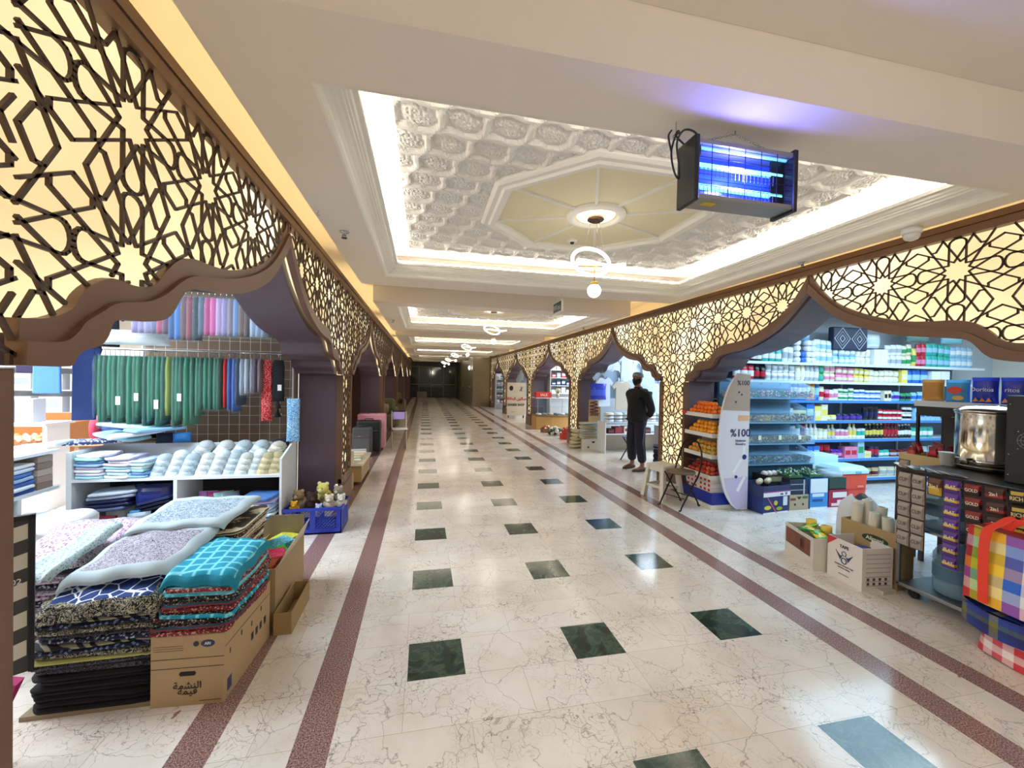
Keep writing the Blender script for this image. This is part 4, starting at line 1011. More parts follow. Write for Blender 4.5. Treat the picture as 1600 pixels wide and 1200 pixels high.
MB().box((0, -.62, 0), (.24, 0, .555)).build('machine_body', mat('machine_black', '#15161a', .45), mc, .006)
m = MB()
for r_ in (.02, .035, .05): m.tube([(-.002, -.105 + r_ * math.cos(a), .275 + r_ * math.sin(a)) for a in [i * PI / 8 for i in range(16)]], .0012, 5, closed=True)
for i in range(8): m.tube([(-.002, -.105 + .015 * math.cos(i * PI / 4), .275 + .015 * math.sin(i * PI / 4)), (-.002, -.105 + .05 * math.cos(i * PI / 4), .275 + .05 * math.sin(i * PI / 4))], .001, 4)
m.build('fan_grille', cm('#8a8e94'), mc)
m = MB()
for y, z in ((-.02, .05), (-.02, .50), (-.02, .18), (-.06, .33), (-.15, .33), (-.15, .22), (-.06, .22)): m.sphere((-.002, y, z), .005, 8, 6)
m.build('screw', M_METAL, mc)
# brown crate between urn and machine
carton('coffee_carton', 'brown carton standing between the steel urn and the black machine', 'box', (4.03, 1.74, .962), .2, .28, .42, '#5a3c22', '#6b482a')
# snack rack behind
rk = T('snack_rack', 'white-edged rack shelf carrying crisp packets above the steel urn', 'rack', (4.42, 2.90, 0))
MB().box((0, -1.4, 1.40), (.34, 0, 1.425)).build('shelf', M_SHW, rk); MB().box((-.012, -1.4, 1.385), (0, 0, 1.435)).build('price_rail', M_SHW, rk)
MB().box((0, -1.4, .9), (.34, 0, .92)).build('shelf', M_SHW, rk)
for x in (.01, .32):
    for y in (-1.39, -.02): MB().box((x - .01, y - .01, 0), (x + .01, y + .01, 1.4)).build('post', mat('rack_black', '#101014', .4), rk)
MB().box((.3, -1.38, .0), (.32, -.03, 1.39)).build('back_panel', mat('rack_brown', '#2f2622', .6), rk)
MB().box((0, -1.38, 1.30), (.30, -.03, 1.39)).build('under_shelf_shade', mat('rack_black', '#101014', .4), rk)  # black box stands in for the shade under the shelf
pk = [('#c98a3a', '#ede0c4', 'clear packet of golden snacks'), ('#4aa0dc', '#f2f0e4', 'light blue chips packet'), ('#1e36b8', '#eef0fa', 'deep blue chips packet with full white lettering, third from left,'), ('#1e36b8', '#dce3fa', 'deep blue chips packet with partly cut lettering, fourth from left,'), ('#2a46c8', '#e9ecf8', 'blue chips packet cut by the photo edge')]
for i, (a, b, lb) in enumerate(pk):
    t = T('chips_packet', lb + ' on the white rack shelf', 'chips', (4.47, 2.80 - i * .175, 1.426), -RX)
    mm = pouch_mb(.17, .20 + .02 * (i > 1), .07, ((0, 1, 0), (.55, .75, 0))); mm.build('packet', [cm(a, .25), cm(b, .25)], t)
    if i > 1:
        text(['Doritos', 'ritos', 'Dori'][i - 2], .045, cm('#f4f4fa'), t, (0, -.040, .12), (RX, 0, 0))
        m = MB()
        for q in range(3): m.prism([(-.06 + q * .04, .02), (-.02 + q * .04, .025), (-.04 + q * .04, .055)], -.036, -.032, 'y')
        m.build('crisp_print', cm('#d98a3a'), t)
    elif i == 1:
        m = MB(); m.prism(ell(0, .11, .05, .03), -.040, -.037, 'y'); m.build('logo', cm('#e8452e'), t); m = MB(); m.prism(ell(.02, .045, .04, .02), -.036, -.032, 'y'); m.build('crisp_print', cm('#e0b45a'), t)
# red sachet carton on side table
st = T('side_table', 'small dark table behind the cart under the red sachet carton', 'table', (4.45, 2.78, 0))
MB().box((-.16, -.2, .86), (.16, .2, .88)).build('tabletop', cm('#3b2d26'), st)
for x in (-.14, .14):
    for y in (-.18, .18): MB().box((x - .015, y - .015, 0), (x + .015, y + .015, .86)).build('leg', cm('#3b2d26'), st)
st.location = (4.25, 2.62, 0)
t = fbox('sachet_carton', 'tan carton heaped with dark red sachets beside the urn', (4.25, 2.62, .881), .30, .36, .10, '#c2a878', 0, [(-.14, .03, -.08, .07, '#a8653c'), (.02, .03, .08, .07, '#3d5a4a')])
for i in range(14):
    pouch('sachet', 'dark red sachet in the heap of the tan carton, %s of the heap' % ORD[i], 'sachet', (4.14 + (i % 4) * .065, 2.50 + (i // 4) * .08, .95 + .025 * ((i * 7) % 3)), .06, .09, .02, '#7a1420', '#b8283a', .4 * i, rx=.3 * ((i % 3) - 1), rough=.25)
m = MB(); m.lathe([(.045, 0), (.06, .1), (.062, .1)], n=16); o = m.build('paper_cup', cm('#e4e2da')); o.location = (3.95, 2.36, .961); tag(o, 'white paper cup on the cart top beside the tan sachet carton', 'cup')
# cardboard boxes on the floor
t = fbox('tape_box', 'white box printed TAPE at the front of the right-hand boxes', (3.41, 2.585, 0), .30, .26, .325, '#ddd6d0', 0)
t.rotation_euler.z = -RX - math.radians(6)
for c in list(t.children): pass
y = -.13
text('TAPE', .035, cm('#2a2a30'), t, (-.0, y - .003, .275), (RX, 0, 0))
MB().prism([(-.15, .325), (-.15, .25), (-.06, .325)], y - .002, y - .0005, 'y').build('red_corner', cm('#c22a34'), t)
m = MB()
for sx in (1, -1):
    for k in range(5): m.prism([(sx * .012, .18 + k * .008), (sx * (.075 - k * .008), .235 - k * .014), (sx * (.07 - k * .009), .222 - k * .014)], y - .002, y - .0005, 'y')
m.tube([(.022 * math.cos(a), y - .002, .165 + .022 * math.sin(a)) for a in [i * PI / 8 for i in range(16)]], .004, 5, closed=True); m.tube([(.018 * math.cos(a), y - .002, .222 + .018 * math.sin(a)) for a in [i * PI / 8 for i in range(16)]], .003, 5, closed=True)
m.build('winged_tape_print', cm('#3a4266'), t)
text('ADHESIVE PACKING TAPE', .014, cm('#2a2a30'), t, (0, y - .003, .125), (RX, 0, 0)); text('CRYSTAL CLEAR', .014, cm('#2a2a30'), t, (0, y - .003, .105), (RX, 0, 0))
text('QUALITY PRODUCT', .010, cm('#a04a4a'), t, (0, y - .003, .055), (RX, 0, 0))
m = MB()
for k in range(8): m.box((.1515, -.10, .04 + k * .034), (.1525, .11, .042 + k * .034))
for i in range(4):
    for k in range(2): m.cbox((.152, -.08 + i * .05, .056 + k * .034), (.001, .02, .02))
m.build('small_print', cm('#4a4640'), t)
for i, c in enumerate(('#2c4a9a', '#3558b0', '#1f2f6e', '#2a4aa8', '#5a6a9a')):
    m = MB(); m.lathe([(.025, 0), (.045, 0), (.045, .05), (.025, .05)], n=18); o = m.build('tape_roll', cm(c)); o.location = (3.36 + (i % 2) * .1, 2.50 + (i // 2) * .085, .20 + .02 * (i % 2)); tag(o, 'blue tape roll inside the white TAPE box, %s from the front' % ORD[i], 'tape')
t = fbox('picture_box', 'low open carton with a brown photo print holding green packets', (3.40, 2.96, 0), .42, .26, .27, '#cfc8bc', 0, [(-.19, .10, .17, .24, '#6e3f2c'), (-.12, .13, -.04, .21, '#8d5237'), (.03, .13, .12, .21, '#8a4a30')])
t.rotation_euler.z = -RX - math.radians(18)
for i, (c1, c2, lb) in enumerate((('#5fae3a', '#e6d83a', 'green and yellow'), ('#e6c43a', '#4fae46', 'yellow and green'), ('#6cbf4a', '#f0a03a', 'bright green'), ('#3f9a4a', '#e8e07a', 'dark green'), ('#e0b82a', '#c9542a', 'yellow and orange'), ('#78c84e', '#d6e84a', 'lime green'))):
    pouch('snack_packet', lb + ' packet lying in the photo-printed carton', 'packet', (3.36 + .035 * (i % 3), 2.82 + i * .055, .235 + .015 * (i % 2)), .13, .12, .03, c1, c2, .7 * i, rx=-1.1)
for i, (x, y) in enumerate(((3.48, 3.06), (3.46, 2.90))):
    m = MB(); m.lathe([(.042, 0), (.042, .06), (.030, .06), (.030, .0)], n=18); o = m.build('tape_roll', cm('#d8b84a')); o.location = (x, y, .27 if i else .272); tag(o, ['yellowish', 'pale yellow'][i] + ' tape roll on the packets, %s one' % ['farther', 'nearer'][i], 'tape')
t = fbox('tall_carton', 'tall brown carton with green lettered oval holding paper tubes', (3.60, 2.60, 0), .42, .17, .43, '#a58a60', 0)
t.rotation_euler.z = -RX - math.radians(-3); t.location = (3.62, 2.62, 0)
blob_print(t, ell(.05, .335, .095, .032, 20), -.085, '#1f3d24', 'green_oval')
text('Alimani', .042, cm('#e9e4cc'), t, (.05, -.0885, .335), (RX, 0, -math.radians(0)))
for i, (x, y, z, rx_) in enumerate(((3.59, 2.74, .58, .05), (3.66, 2.72, .60, -.03), (3.60, 2.62, .53, .04), (3.61, 2.53, .52, -.05), (3.68, 2.62, .57, .06), (3.66, 2.50, .50, .0))):
    m = MB(); m.lathe([(.022, -.44 + 0), (.036, -.44), (.036, .0), (.022, .0), (.022, -.05)], n=18, cap=False)
    m.lathe([(.0005, -.03), (.022, -.03)], n=18, mi=1, cap=False)
    o = m.build('paper_tube', [cm('#cbc4b4'), cm('#3a342c')]); o.location = (x, y, z); o.rotation_euler = (rx_, rx_ * .5, 0); tag(o, 'grey paper tube standing in the tall brown carton, %s from its far end' % ORD[i], 'tube')
t = T('paper_bag', 'crumpled white paper sack behind the paper tubes', 'bag', (3.87, 2.93, 0))
m = MB(); rnd = random.Random(5)
def sackf(u, v):
    a = u * 2 * PI; r = (.17 - .03 * v + .012 * math.sin(a * 5 + v * 4)) * (1 - .5 * max(0, v - .85) / .15)
    return (r * math.cos(a) * 1.1, r * math.sin(a), v * (.56 + .02 * math.sin(a * 3)))
m.grid(sackf, 24, 8); m.build('sack', mat('paper_white', '#d9dde2', .6, bump=.6, scale=14), t)
# chequered bags
def checker_mat(name, cols, sx, sy, fac_=.5):
    m = mat(name, '#ffffff', .45); g = NG(m); tc = g.n('TexCoord'); sep = g.n('SeparateXYZ'); g.l(tc.outputs['Object'], sep.inputs[0])
    yy = g.math('FRACT', g.math('MULTIPLY', sep.outputs['Y'], sy)); zz = g.math('FRACT', g.math('MULTIPLY', sep.outputs['Z'], sx))
    n = len(cols[0])
    def cramp(f, cs):
        r = g.n('ValToRGB'); r.color_ramp.interpolation = 'CONSTANT'; e = r.color_ramp.elements
        while len(e) < len(cs): e.new(.5)
        for k, c in enumerate(cs): e[k].position = k / len(cs); e[k].color = (*hexc(c), 1)
        g.l(f, r.inputs[0]); return r.outputs[0]
    g.l(g.mix(fac_, cramp(yy, cols[0]), cramp(zz, cols[1])), g.b.inputs['Base Color']); return m
MC1 = checker_mat('chequer_bag', (['#1f6ad8', '#ffe640', '#8ac020', '#b01830', '#ff8018', '#e8eef8'], ['#e82c28', '#f8f4e8', '#1f50c8', '#f0b020', '#7a1c30', '#c8d8f4']), 2.6, 2.3, .36)
bg = T('chequered_bag', 'big multicoloured chequered shopping bag with red straps against the cart', 'bag', (3.32, 1.60, .285))
m = MB()
def bagf(u, v):
    a = u * 2 * PI; c, s_ = math.cos(a), math.sin(a)
    x = .085 * (abs(c) ** .4) * (1 if c > 0 else -1); y = .27 * (abs(s_) ** .35) * (1 if s_ > 0 else -1)
    f = 1 + .05 * math.sin(v * 7 + a * 2) ; return (x * f + .02 * v, y * (1 - .03 * v), v * .44 + .012 * math.sin(a * 3))
m.grid(bagf, 32, 10); m.build('bag_body', MC1, bg)
m = MB(); m.add([(.07 * c[0], .24 * c[1], .44) for c in ((-1, -1), (1, -1), (1, 1), (-1, 1))], [(0, 1, 2, 3)]); m.build('bag_top', cm('#8a2430'), bg)
for s_ in (-1, 1):
    m = MB(); P = spl([(-.1 * 1, -.12 + 0, .02), (-.1, -.12, .25), (-.1, -.10, .46), (-.03, -.02, .56), (-.04, .06, .5), (-.095, .12, .40), (-.1, .12, .02)], 5)
    w = [Vector((p.x + (.0 if s_ < 0 else .16), p.y, p.z)) for p in P]
    m.strip([(p.y, p.z) for p in w], [(p.y + .045, p.z + .001) for p in w], w[0].x - .006 * (1 if s_ < 0 else -1), w[0].x, 'x'); m.build('strap', cm('#e23a22'), bg)
MC2 = checker_mat('gingham_bag', (['#c8303c', '#f2e6e4', '#d4606a', '#f2e6e4'], ['#c8303c', '#f2e6e4', '#c8303c', '#e8c8c8']), 6, 5)
b2 = T('gingham_bag', 'folded red and white gingham bag on the floor under the chequered bag', 'bag', (3.34, 1.56, 0))
m = MB(); m.grid(lambda u, v: (.12 * math.cos(u * 2 * PI), .26 * math.sin(u * 2 * PI) * (1 - .1 * v), .13 * v + .01 * math.sin(u * 19)), 32, 5); m.add([(.1 * c[0], .22 * c[1], .13) for c in ((-1, -1), (1, -1), (1, 1), (-1, 1))], [(0, 1, 2, 3)]); m.build('bag_body', MC2, b2)
MC3 = checker_mat('blue_tartan', (['#1c2c80', '#22408c', '#8c8a3a', '#1a2460'], ['#1c2c80', '#16205a', '#5a6a3a', '#24409a']), 9, 6)
b3 = T('tartan_bag', 'folded blue tartan bag between the chequered bag and the gingham bag', 'bag', (3.33, 1.58, .142))
m = MB(); m.grid(lambda u, v: (.14 * math.cos(u * 2 * PI), .31 * math.sin(u * 2 * PI), .13 * v + .008 * math.sin(u * 25)), 32, 4); m.add([(.11 * c[0], .27 * c[1], .125) for c in ((-1, -1), (1, -1), (1, 1), (-1, 1))], [(0, 1, 2, 3)]); m.build('bag_body', MC3, b3)

# ------------------------------------------------ stools, chairs
t = T('plastic_stool', 'white plastic stool beside the lit pillar on the right', 'stool', (3.20, 5.0, 0), .25)
m = MB(); m.box((-.15, -.15, .42), (.15, .15, .445)); m.build('seat', cm('#dcd9cc'), t, .012)
for sx in (-1, 1):
    for sy in (-1, 1):
        m = MB(); m.rings([[(sx * .17 + a * .03, sy * .17 + b * .03, 0) for a, b in ((-1, -1), (1, -1), (1, 1), (-1, 1))], [(sx * .125 + a * .025, sy * .125 + b * .025, .42) for a, b in ((-1, -1), (1, -1), (1, 1), (-1, 1))]], 0, False); m.build('leg', cm('#dcd9cc'), t)
for sx, sy, lx, ly in ((0, 1, .16, .01), (0, -1, .16, .01), (1, 0, .01, .16), (-1, 0, .01, .16)):
    MB().box((sx * .155 - lx, sy * .155 - ly, .14), (sx * .155 + lx, sy * .155 + ly, .17)).build('stretcher', cm('#dcd9cc'), t); MB().box((sx * .135 - lx * .85, sy * .135 - ly, .36), (sx * .135 + lx * .85, sy * .135 + ly, .425)).build('apron', cm('#dcd9cc'), t)
t = T('folding_chair', 'black metal folding chair with round seat before the fruit stand', 'chair', (3.16, 4.55, 0), .35)
m = MB(); m.lathe([(.17, .43), (.175, .44), (.17, .45), (.02, .447)], n=24); m.build('seat', mat('worn_brown_seat', '#6a5848', .5), t)
MBK = mat('black_tube', '#121214', .35, .5)
for s_ in (-1, 1):
    m = MB(); m.tube(spl([(-.22, s_ * .15, .02), (-.19, s_ * .15, .02), (-.16, s_ * .15, .07), (.0, s_ * .16, .27), (.13, s_ * .17, .44), (.2, s_ * .15, .66), (.21, s_ * .1, .79)], 4), .010, 7); m.build('leg', MBK, t)
    m = MB(); m.tube(spl([(.22, s_ * .13, .02), (.19, s_ * .13, .02), (.16, s_ * .13, .08), (0, s_ * .13, .27), (-.13, s_ * .13, .43)], 4), .010, 7); m.build('leg', MBK, t)
m = MB(); m.tube(spl([(.21, -.10, .79), (.212, -.06, .815), (.212, .06, .815), (.21, .10, .79)], 4), .010, 7); m.build('backrest', MBK, t)
for a_, b_ in (((-.1, -.155, .14), (-.1, .155, .14)), ((.12, -.13, .13), (.12, .13, .13)), ((.185, -.155, .58), (.185, .155, .58))): MB().tube([a_, b_], .006, 6).build('stretcher', MBK, t)
t = T('folding_chair', 'lilac and white metal folding chair on the left side of the corridor', 'chair', (-.50, 9.15, 0), .1)
MLV = cm('#b9a8ee')
m = MB(); m.box((-.14, -.15, .42), (.18, .15, .44)); m.build('seat', cm('#e6e2ea'), t, .01)
m = MB(); m.box((-.125, .10, .62), (.125, .125, .78)); m.build('backrest', MLV, t, .02)
for s_ in (-1, 1):
    m = MB(); m.tube([(s_ * .15, -.22, 0), (s_ * .15, .12, .8)], .011, 6); m.build('leg', cm('#c9c2bc'), t)
    m = MB(); m.tube([(s_ * .15, .22, 0), (s_ * .15, -.1, .44)], .011, 6); m.build('leg', cm('#8a827a'), t)
m = MB(); m.tube([(-.15, .12, .8), (.15, .12, .8)], .012, 6); m.build('top_bar', M_BLK, t)
t = T('folding_stool', 'dark folding stool with lilac seat behind the standing person', 'stool', (4.05, 7.35, 0), .3)
m = MB(); m.box((-.17, -.15, .44), (.17, .15, .47)); m.build('seat', cm('#7a74b0'), t, .01)
for s_ in (-1, 1):
    m = MB(); m.tube([(-.2, s_ * .14, 0), (.15, s_ * .14, .44)], .011, 6); m.build('leg', MBK, t)
    m = MB(); m.tube([(.2, s_ * .12, 0), (-.15, s_ * .12, .44)], .011, 6); m.build('leg', MBK, t)
m = MB(); m.tube([(.1, -.14, .46), (.22, -.14, .84), (.22, .14, .84), (.1, .14, .46)], .010, 6); m.build('backrest', MBK, t)
# ------------------------------------------------ person
def skin(name, chains, mt, parent, sub=2):
    """chains: list of lists of (x,y,z,r or (rx,ry)); shared points are merged by position; first point is the root"""
    me = D.meshes.new(name); vs = []; es = []; rs = []; idx = {}
    for ch in chains:
        prev = None
        for p in ch:
            key = (round(p[0], 4), round(p[1], 4), round(p[2], 4))
            if key not in idx: idx[key] = len(vs); vs.append(p[:3]); rs.append(p[3] if isinstance(p[3], tuple) else (p[3], p[3]))
            i = idx[key]
            if prev is not None and prev != i: es.append((prev, i))
            prev = i
    me.from_pydata(vs, es, []); me.materials.append(mt)
    o = D.objects.new(name, me); COL.objects.link(o); o.parent = parent
    md = o.modifiers.new('skin', 'SKIN'); md.use_smooth_shade = True
    # skin layer
    bm = bmesh.new(); bm.from_mesh(me); lay = bm.verts.layers.skin.verify()
    for i, v in enumerate(bm.verts): v[lay].radius = rs[i]; v[lay].use_root = (i == 0)
    bm.to_mesh(me); bm.free()
    s_ = o.modifiers.new('sub', 'SUBSURF'); s_.levels = sub; s_.render_levels = sub
    return o
M_SKIN = mat('skin', '#8a5a42', .5); M_SWEAT = mat('black_sweater', '#101013', .85, var=.2, scale=30); M_TROU = mat('navy_trousers', '#14172a', .8)
M_SHOE = mat('brown_leather', '#54331f', .5)
# local frame: person faces -x (towards the corridor, slightly to camera); feet on z=0
pz = T('person', 'person in black sweater, dark tracksuit trousers and grey cap standing at the lit pillar', 'person', (3.70, 6.60, 0), math.radians(14))
body = skin('body', [
    [(0, 0, .96, (.09, .075)), (0, 0, 1.08, (.095, .08)), (0, 0, 1.22, (.11, .09)), (0.0, 0, 1.36, (.11, .08)), (0.0, 0, 1.42, (.07, .07)), (-.01, 0, 1.47, .052), (-.015, 0, 1.53, .055), (-.02, 0, 1.59, (.078, .085)), (-.015, 0, 1.65, (.078, .088)), (-.01, 0, 1.685, .05)],
    [(0, 0, .96, (.09, .075)), (-.01, .08, .88, .055), (-.03, .11, .5, .045), (.02, .12, .10, .04), (.0, .12, .06, .04), (-.09, .135, .035, .035), (-.15, .14, .03, .025)],
    [(0, 0, .96, (.09, .075)), (-.01, -.08, .88, .055), (-.05, -.13, .5, .045), (.0, -.15, .10, .04), (-.02, -.15, .06, .04), (-.11, -.16, .035, .035), (-.17, -.165, .03, .025)],
    [(0.0, 0, 1.36, (.11, .08)), (.01, .16, 1.37, .045), (.05, .22, 1.20, .038), (.10, .235, 1.06, .034), (.14, .12, .92, .03), (.15, .06, .885, .026), (.15, .03, .86, .02)],
    [(0.0, 0, 1.36, (.11, .08)), (.01, -.16, 1.37, .045), (.05, -.22, 1.20, .038), (.10, -.235, 1.06, .034), (.14, -.12, .93, .03), (.15, -.06, .90, .026), (.155, -.02, .875, .02)],
], M_SKIN, pz)
sw = skin('sweater', [
    [(0, 0, .80, (.18, .17)), (0, 0, .92, (.205, .185)), (0, 0, 1.10, (.19, .165)), (0, 0, 1.24, (.20, .17)), (0.0, 0, 1.36, (.18, .145)), (0.0, 0, 1.43, (.095, .095)), (-.006, 0, 1.475, (.064, .064))],
    [(0.0, 0, 1.36, (.18, .145)), (.01, .17, 1.355, .09), (.05, .228, 1.20, .075), (.10, .24, 1.06, .068), (.135, .14, .93, .05)],
    [(0.0, 0, 1.36, (.18, .145)), (.01, -.17, 1.355, .09), (.05, -.228, 1.20, .075), (.10, -.24, 1.06, .068), (.135, -.14, .94, .05)]], M_SWEAT, pz)
tr = skin('trousers', [
    [(0, 0, .93, (.13, .12)), (-.01, .08, .82, .11), (-.03, .11, .5, .092), (.015, .12, .13, .078)],
    [(0, 0, .93, (.13, .12)), (-.01, -.08, .82, .11), (-.05, -.13, .5, .092), (-.003, -.15, .13, .078)]], M_TROU, pz)
for s_, x in ((1, .03), (-1, .0)):
    m = MB(); m.tube([(x - .035, s_ * .205 - (.02 if s_ < 0 else 0), .8), (x - .06, s_ * .19 - (.02 if s_ < 0 else 0), .5), (x - .01, s_ * .185 - (.03 if s_ < 0 else 0), .18)], .006, 4)
    m.build('side_stripe', cm('#8a8ea0'), tr)
m = MB(); m.prism([(-.012, .0), (.012, 0), (0, .024)], 0, .003, 'x'); o = m.build('logo', cm('#cfd2da'), tr); o.location = (-.115, -.11, .72)
# slip-on shoes
for (x, y, r) in ((-.055, .13, .1), (-.075, -.155, -.1)):
    m = MB(); R = []
    for k, (u, w_, h) in enumerate(((.12, .03, .05), (.10, .042, .07), (.03, .045, .075), (-.04, .05, .065), (-.10, .048, .05), (-.145, .035, .035), (-.16, .012, .02))):
        R.append([(u, w_ * math.cos(a), max(0, h / 2 + h / 2 * math.sin(a) * 1.0)) for a in [i * PI / 6 for i in range(12)]])
    m.rings(R, 0, True, True); m.build('shoe', M_SHOE, pz, loc=(x + .02, y, 0.0), rz=r)
# head details
m = MB(); m.lathe([(.094, -.005), (.096, .03), (.088, .055), (.06, .075), (.01, .083)], (0, 0, 0), 20); o = m.build('cap', mat('knit_cap', '#8d9490', .9, var=.2, scale=60), pz, loc=(-.008, 0, 1.635)); o.rotation_euler.y = .1
M_BEARD = mat('beard_black', '#15110f', .9)
def beardf(u, v):
    a = (u - .5) * PI * 1.25; z = 1.57 - v * .09; r = .083 * (1 - .35 * v ** 2)
    return (-.02 - r * math.cos(a) * (1.1), r * math.sin(a) * .95, z + .035 * abs(math.sin(a)) ** 2)
m = MB(); m.grid(beardf, 14, 6); m.build('beard', M_BEARD, pz)
m = MB(); m.tube([(-.108, -.03, 1.578), (-.114, 0, 1.582), (-.108, .03, 1.578)], .006, 6); m.build('moustache', M_BEARD, pz)
m = MB(); m.rings([[(-.098, -.014, 1.625), (-.098, .014, 1.625), (-.098, .0, 1.63)], [(-.118, -.017, 1.592), (-.118, .017, 1.592), (-.124, 0, 1.595)], [(-.1, -.014, 1.586), (-.1, .014, 1.586), (-.1, 0, 1.586)]], 0, True); m.build('nose', M_SKIN, pz)
for s_ in (-1, 1):
    m = MB(); m.sphere((-.094, s_ * .032, 1.622), .010, 10, 6); m.build('eye', cm('#d8d2c8'), pz)
    m = MB(); m.sphere((-.103, s_ * .032, 1.622), .0045, 8, 6); m.build('iris', cm('#1c120c'), pz)
    m = MB(); m.tube([(-.1, s_ * .015, 1.64), (-.102, s_ * .035, 1.644), (-.09, s_ * .052, 1.638)], .004, 5); m.build('eyebrow', M_BEARD, pz)
    m = MB(); m.sphere((-.01, s_ * .088, 1.60), .026, 10, 8, sq=(.7, .3, 1.2)); m.build('ear', M_SKIN, pz)
m = MB(); m.tube([(-.104, -.02, 1.562), (-.109, 0, 1.560), (-.104, .02, 1.562)], .005, 6); m.build('mouth', cm('#6e3a32'), pz)
# hands clasped behind the back
for s_ in (-1, 1):
    ch = []
    base = (.155, s_ * .045, .87)
    for q in range(4):
        z = .885 - q * .018; L = [.07, .078, .074, .06][q]
        ch.append([base + (.022,), (.168, s_ * .01, z, .010), (.178, -s_ * L * .45, z - .008, .009), (.165, -s_ * L * .8, z - .016, .008)])
    ch.append([base + (.022,), (.185, s_ * .03, .90, .010), (.19, s_ * .005, .905, .008)])
    skin('hand', ch, M_SKIN, pz, 1)

# ------------------------------------------------ small shops further along, right
def shirt(name, lab, loc, w, h, c, rz=0, group=None, cat='shirt', drop=0):
    t = T(name, lab, cat, loc, rz, group); m = MB()
    if drop: MB().tube([(0, 0, .08), (0, 0, drop - loc[2])], .004, 5).build('hanging_wire', M_METAL, t)
    P = [(-w * .16, 0), (-w * .3, -.02 * h), (-w * .5, -h * .18), (-w * .40, -h * .30), (-w * .31, -h * .22), (-w * .33, -h), (w * .33, -h), (w * .31, -h * .22), (w * .40, -h * .30), (w * .5, -h * .18), (w * .3, -.02 * h), (w * .16, 0), (w * .06, -h * .05), (-w * .06, -h * .05)]
    m.prism(P, -.02, .02, 'y'); o = m.build('garment', cm(c, .9), t, .008)
    m = MB(); m.tube([(0, 0, .09), (.02, 0, .08), (.0, 0, .05), (0, 0, .0)], .003, 5); m.tube([(-w * .25, 0, -.03), (0, 0, .005), (w * .25, 0, -.03)], .004, 5); m.build('hanger', M_METAL, t)
    return t
def shelves(name, lab, loc, w, d, levels, h, c, rz=0, back=True):
    t = T(name, lab, 'shelving', loc, rz)
    for x in (-w / 2, w / 2 - .02): MB().box((x, 0, 0), (x + .02, d, h)).build('side_panel', c, t)
    for z in levels: MB().box((-w / 2 + .02, 0, z - .02), (w / 2 - .02, d, z)).build('shelf', c, t)
    if back: MB().box((-w / 2, d, 0), (w / 2, d + .01, h)).build('back_panel', c, t)
    return t
rnd = random.Random(11)
# clothes shop (bay 2)
M_RACK = mat('white_rack', '#e2e6ea', .4)
sh2 = shelves('clothes_shelf', 'white rack of folded white clothes behind the standing person', (4.55, 8.1, 0), 1.5, .4, [.42, .62], .66, M_RACK, back=False)
rail = T('clothes_rail', 'long clothes rail across the white shirt shop', 'rail', (4.7, 8.35, 2.22)); m = MB(); m.tube([(-.62, 0, 0), (1.4, 0, 0)], .012, 8); m.tube([(-.60, 0, 0), (-.60, 0, .46)], .006, 5); m.tube([(1.35, 0, 0), (1.35, 0, .46)], .006, 5); m.build('pole', M_METAL, rail)
sp = [(3.82, 1.80, '#bcd4ea'), (4.02, 1.86, '#a9c8e4'), (4.32, 2.2, '#d4e4f4'), (4.46, 2.12, '#c3d9ee'), (4.64, 2.2, '#dbe8f4'), (4.84, 2.12, '#b5cfe8'), (5.06, 2.2, '#9fbcd8'), (5.3, 2.12, '#c9dcee'), (5.55, 2.16, '#aac4de')]
for i, (x, z, c) in enumerate(sp): shirt('hanging_shirt', 'pale blue-white shirt hanging on the clothes rail, %s from the left' % ORD[i], (x, 8.36 - .07 * (i % 3), z - .07), .46, .62, c, rnd.uniform(-.12, .12), 'shirts on the clothes rail')
for i, (x, z, c) in enumerate([(3.78, 1.62, '#cfe0f0'), (4.2, 1.55, '#e6e2d0'), (4.5, 1.58, '#b9d0e6'), (4.9, 1.5, '#c9dcec'), (5.3, 1.55, '#9fb8d4')]): shirt('hanging_shirt', 'lower hanging pale shirt in the clothes shop, %s from the left' % ORD[i], (x, 8.16, z), .44, .62, c, rnd.uniform(-.3, .3), 'lower row of shirts')
pouch('blue_bag', 'shiny deep blue plastic bag hanging by the clothes shop pillar', 'bag', (3.62, 8.1, 1.15), .36, .34, .12, '#2438b8', '#3f5ad8')
for i in range(7):
    for k in range(3):
        pouch('folded_shirt', 'folded white shirt, %s column from left, %s layer, on the clothes rack' % (ORD[i], ['bottom', 'middle', 'top'][k]), 'shirt', (3.92 + i * .2, 8.2, .665 + k * .07), .19, .07, .3, ['#dfe8f0', '#c9dcec', '#e9e6da'][(i + k) % 3], '#e6eef4', 0, 'folded white shirts on the rack', rough=.8)
for i, (x, c, w_, h_) in enumerate(((3.95, '#3a1c1c', .14, .10), (4.12, '#a02a3a', .16, .14), (4.34, '#e8e6e4', .18, .16), (4.56, '#d8d4c8', .14, .13), (4.78, '#2c2430', .2, .12))): carton('shoe_box', ['dark brown', 'red', 'white', 'cream', 'black'][i] + ' shoe box on the low shelf of the clothes rack', 'box', (x, 8.22, .421), w_, .2, h_, c, '#8a3a3a')
m = MB(); m.box((3.9, 8.5, 0), (6.6, 8.52, .4)); o = m.build('kick_board', cm('#a89a8a')); tag(o, 'beige low board under the clothes rack', 'board')
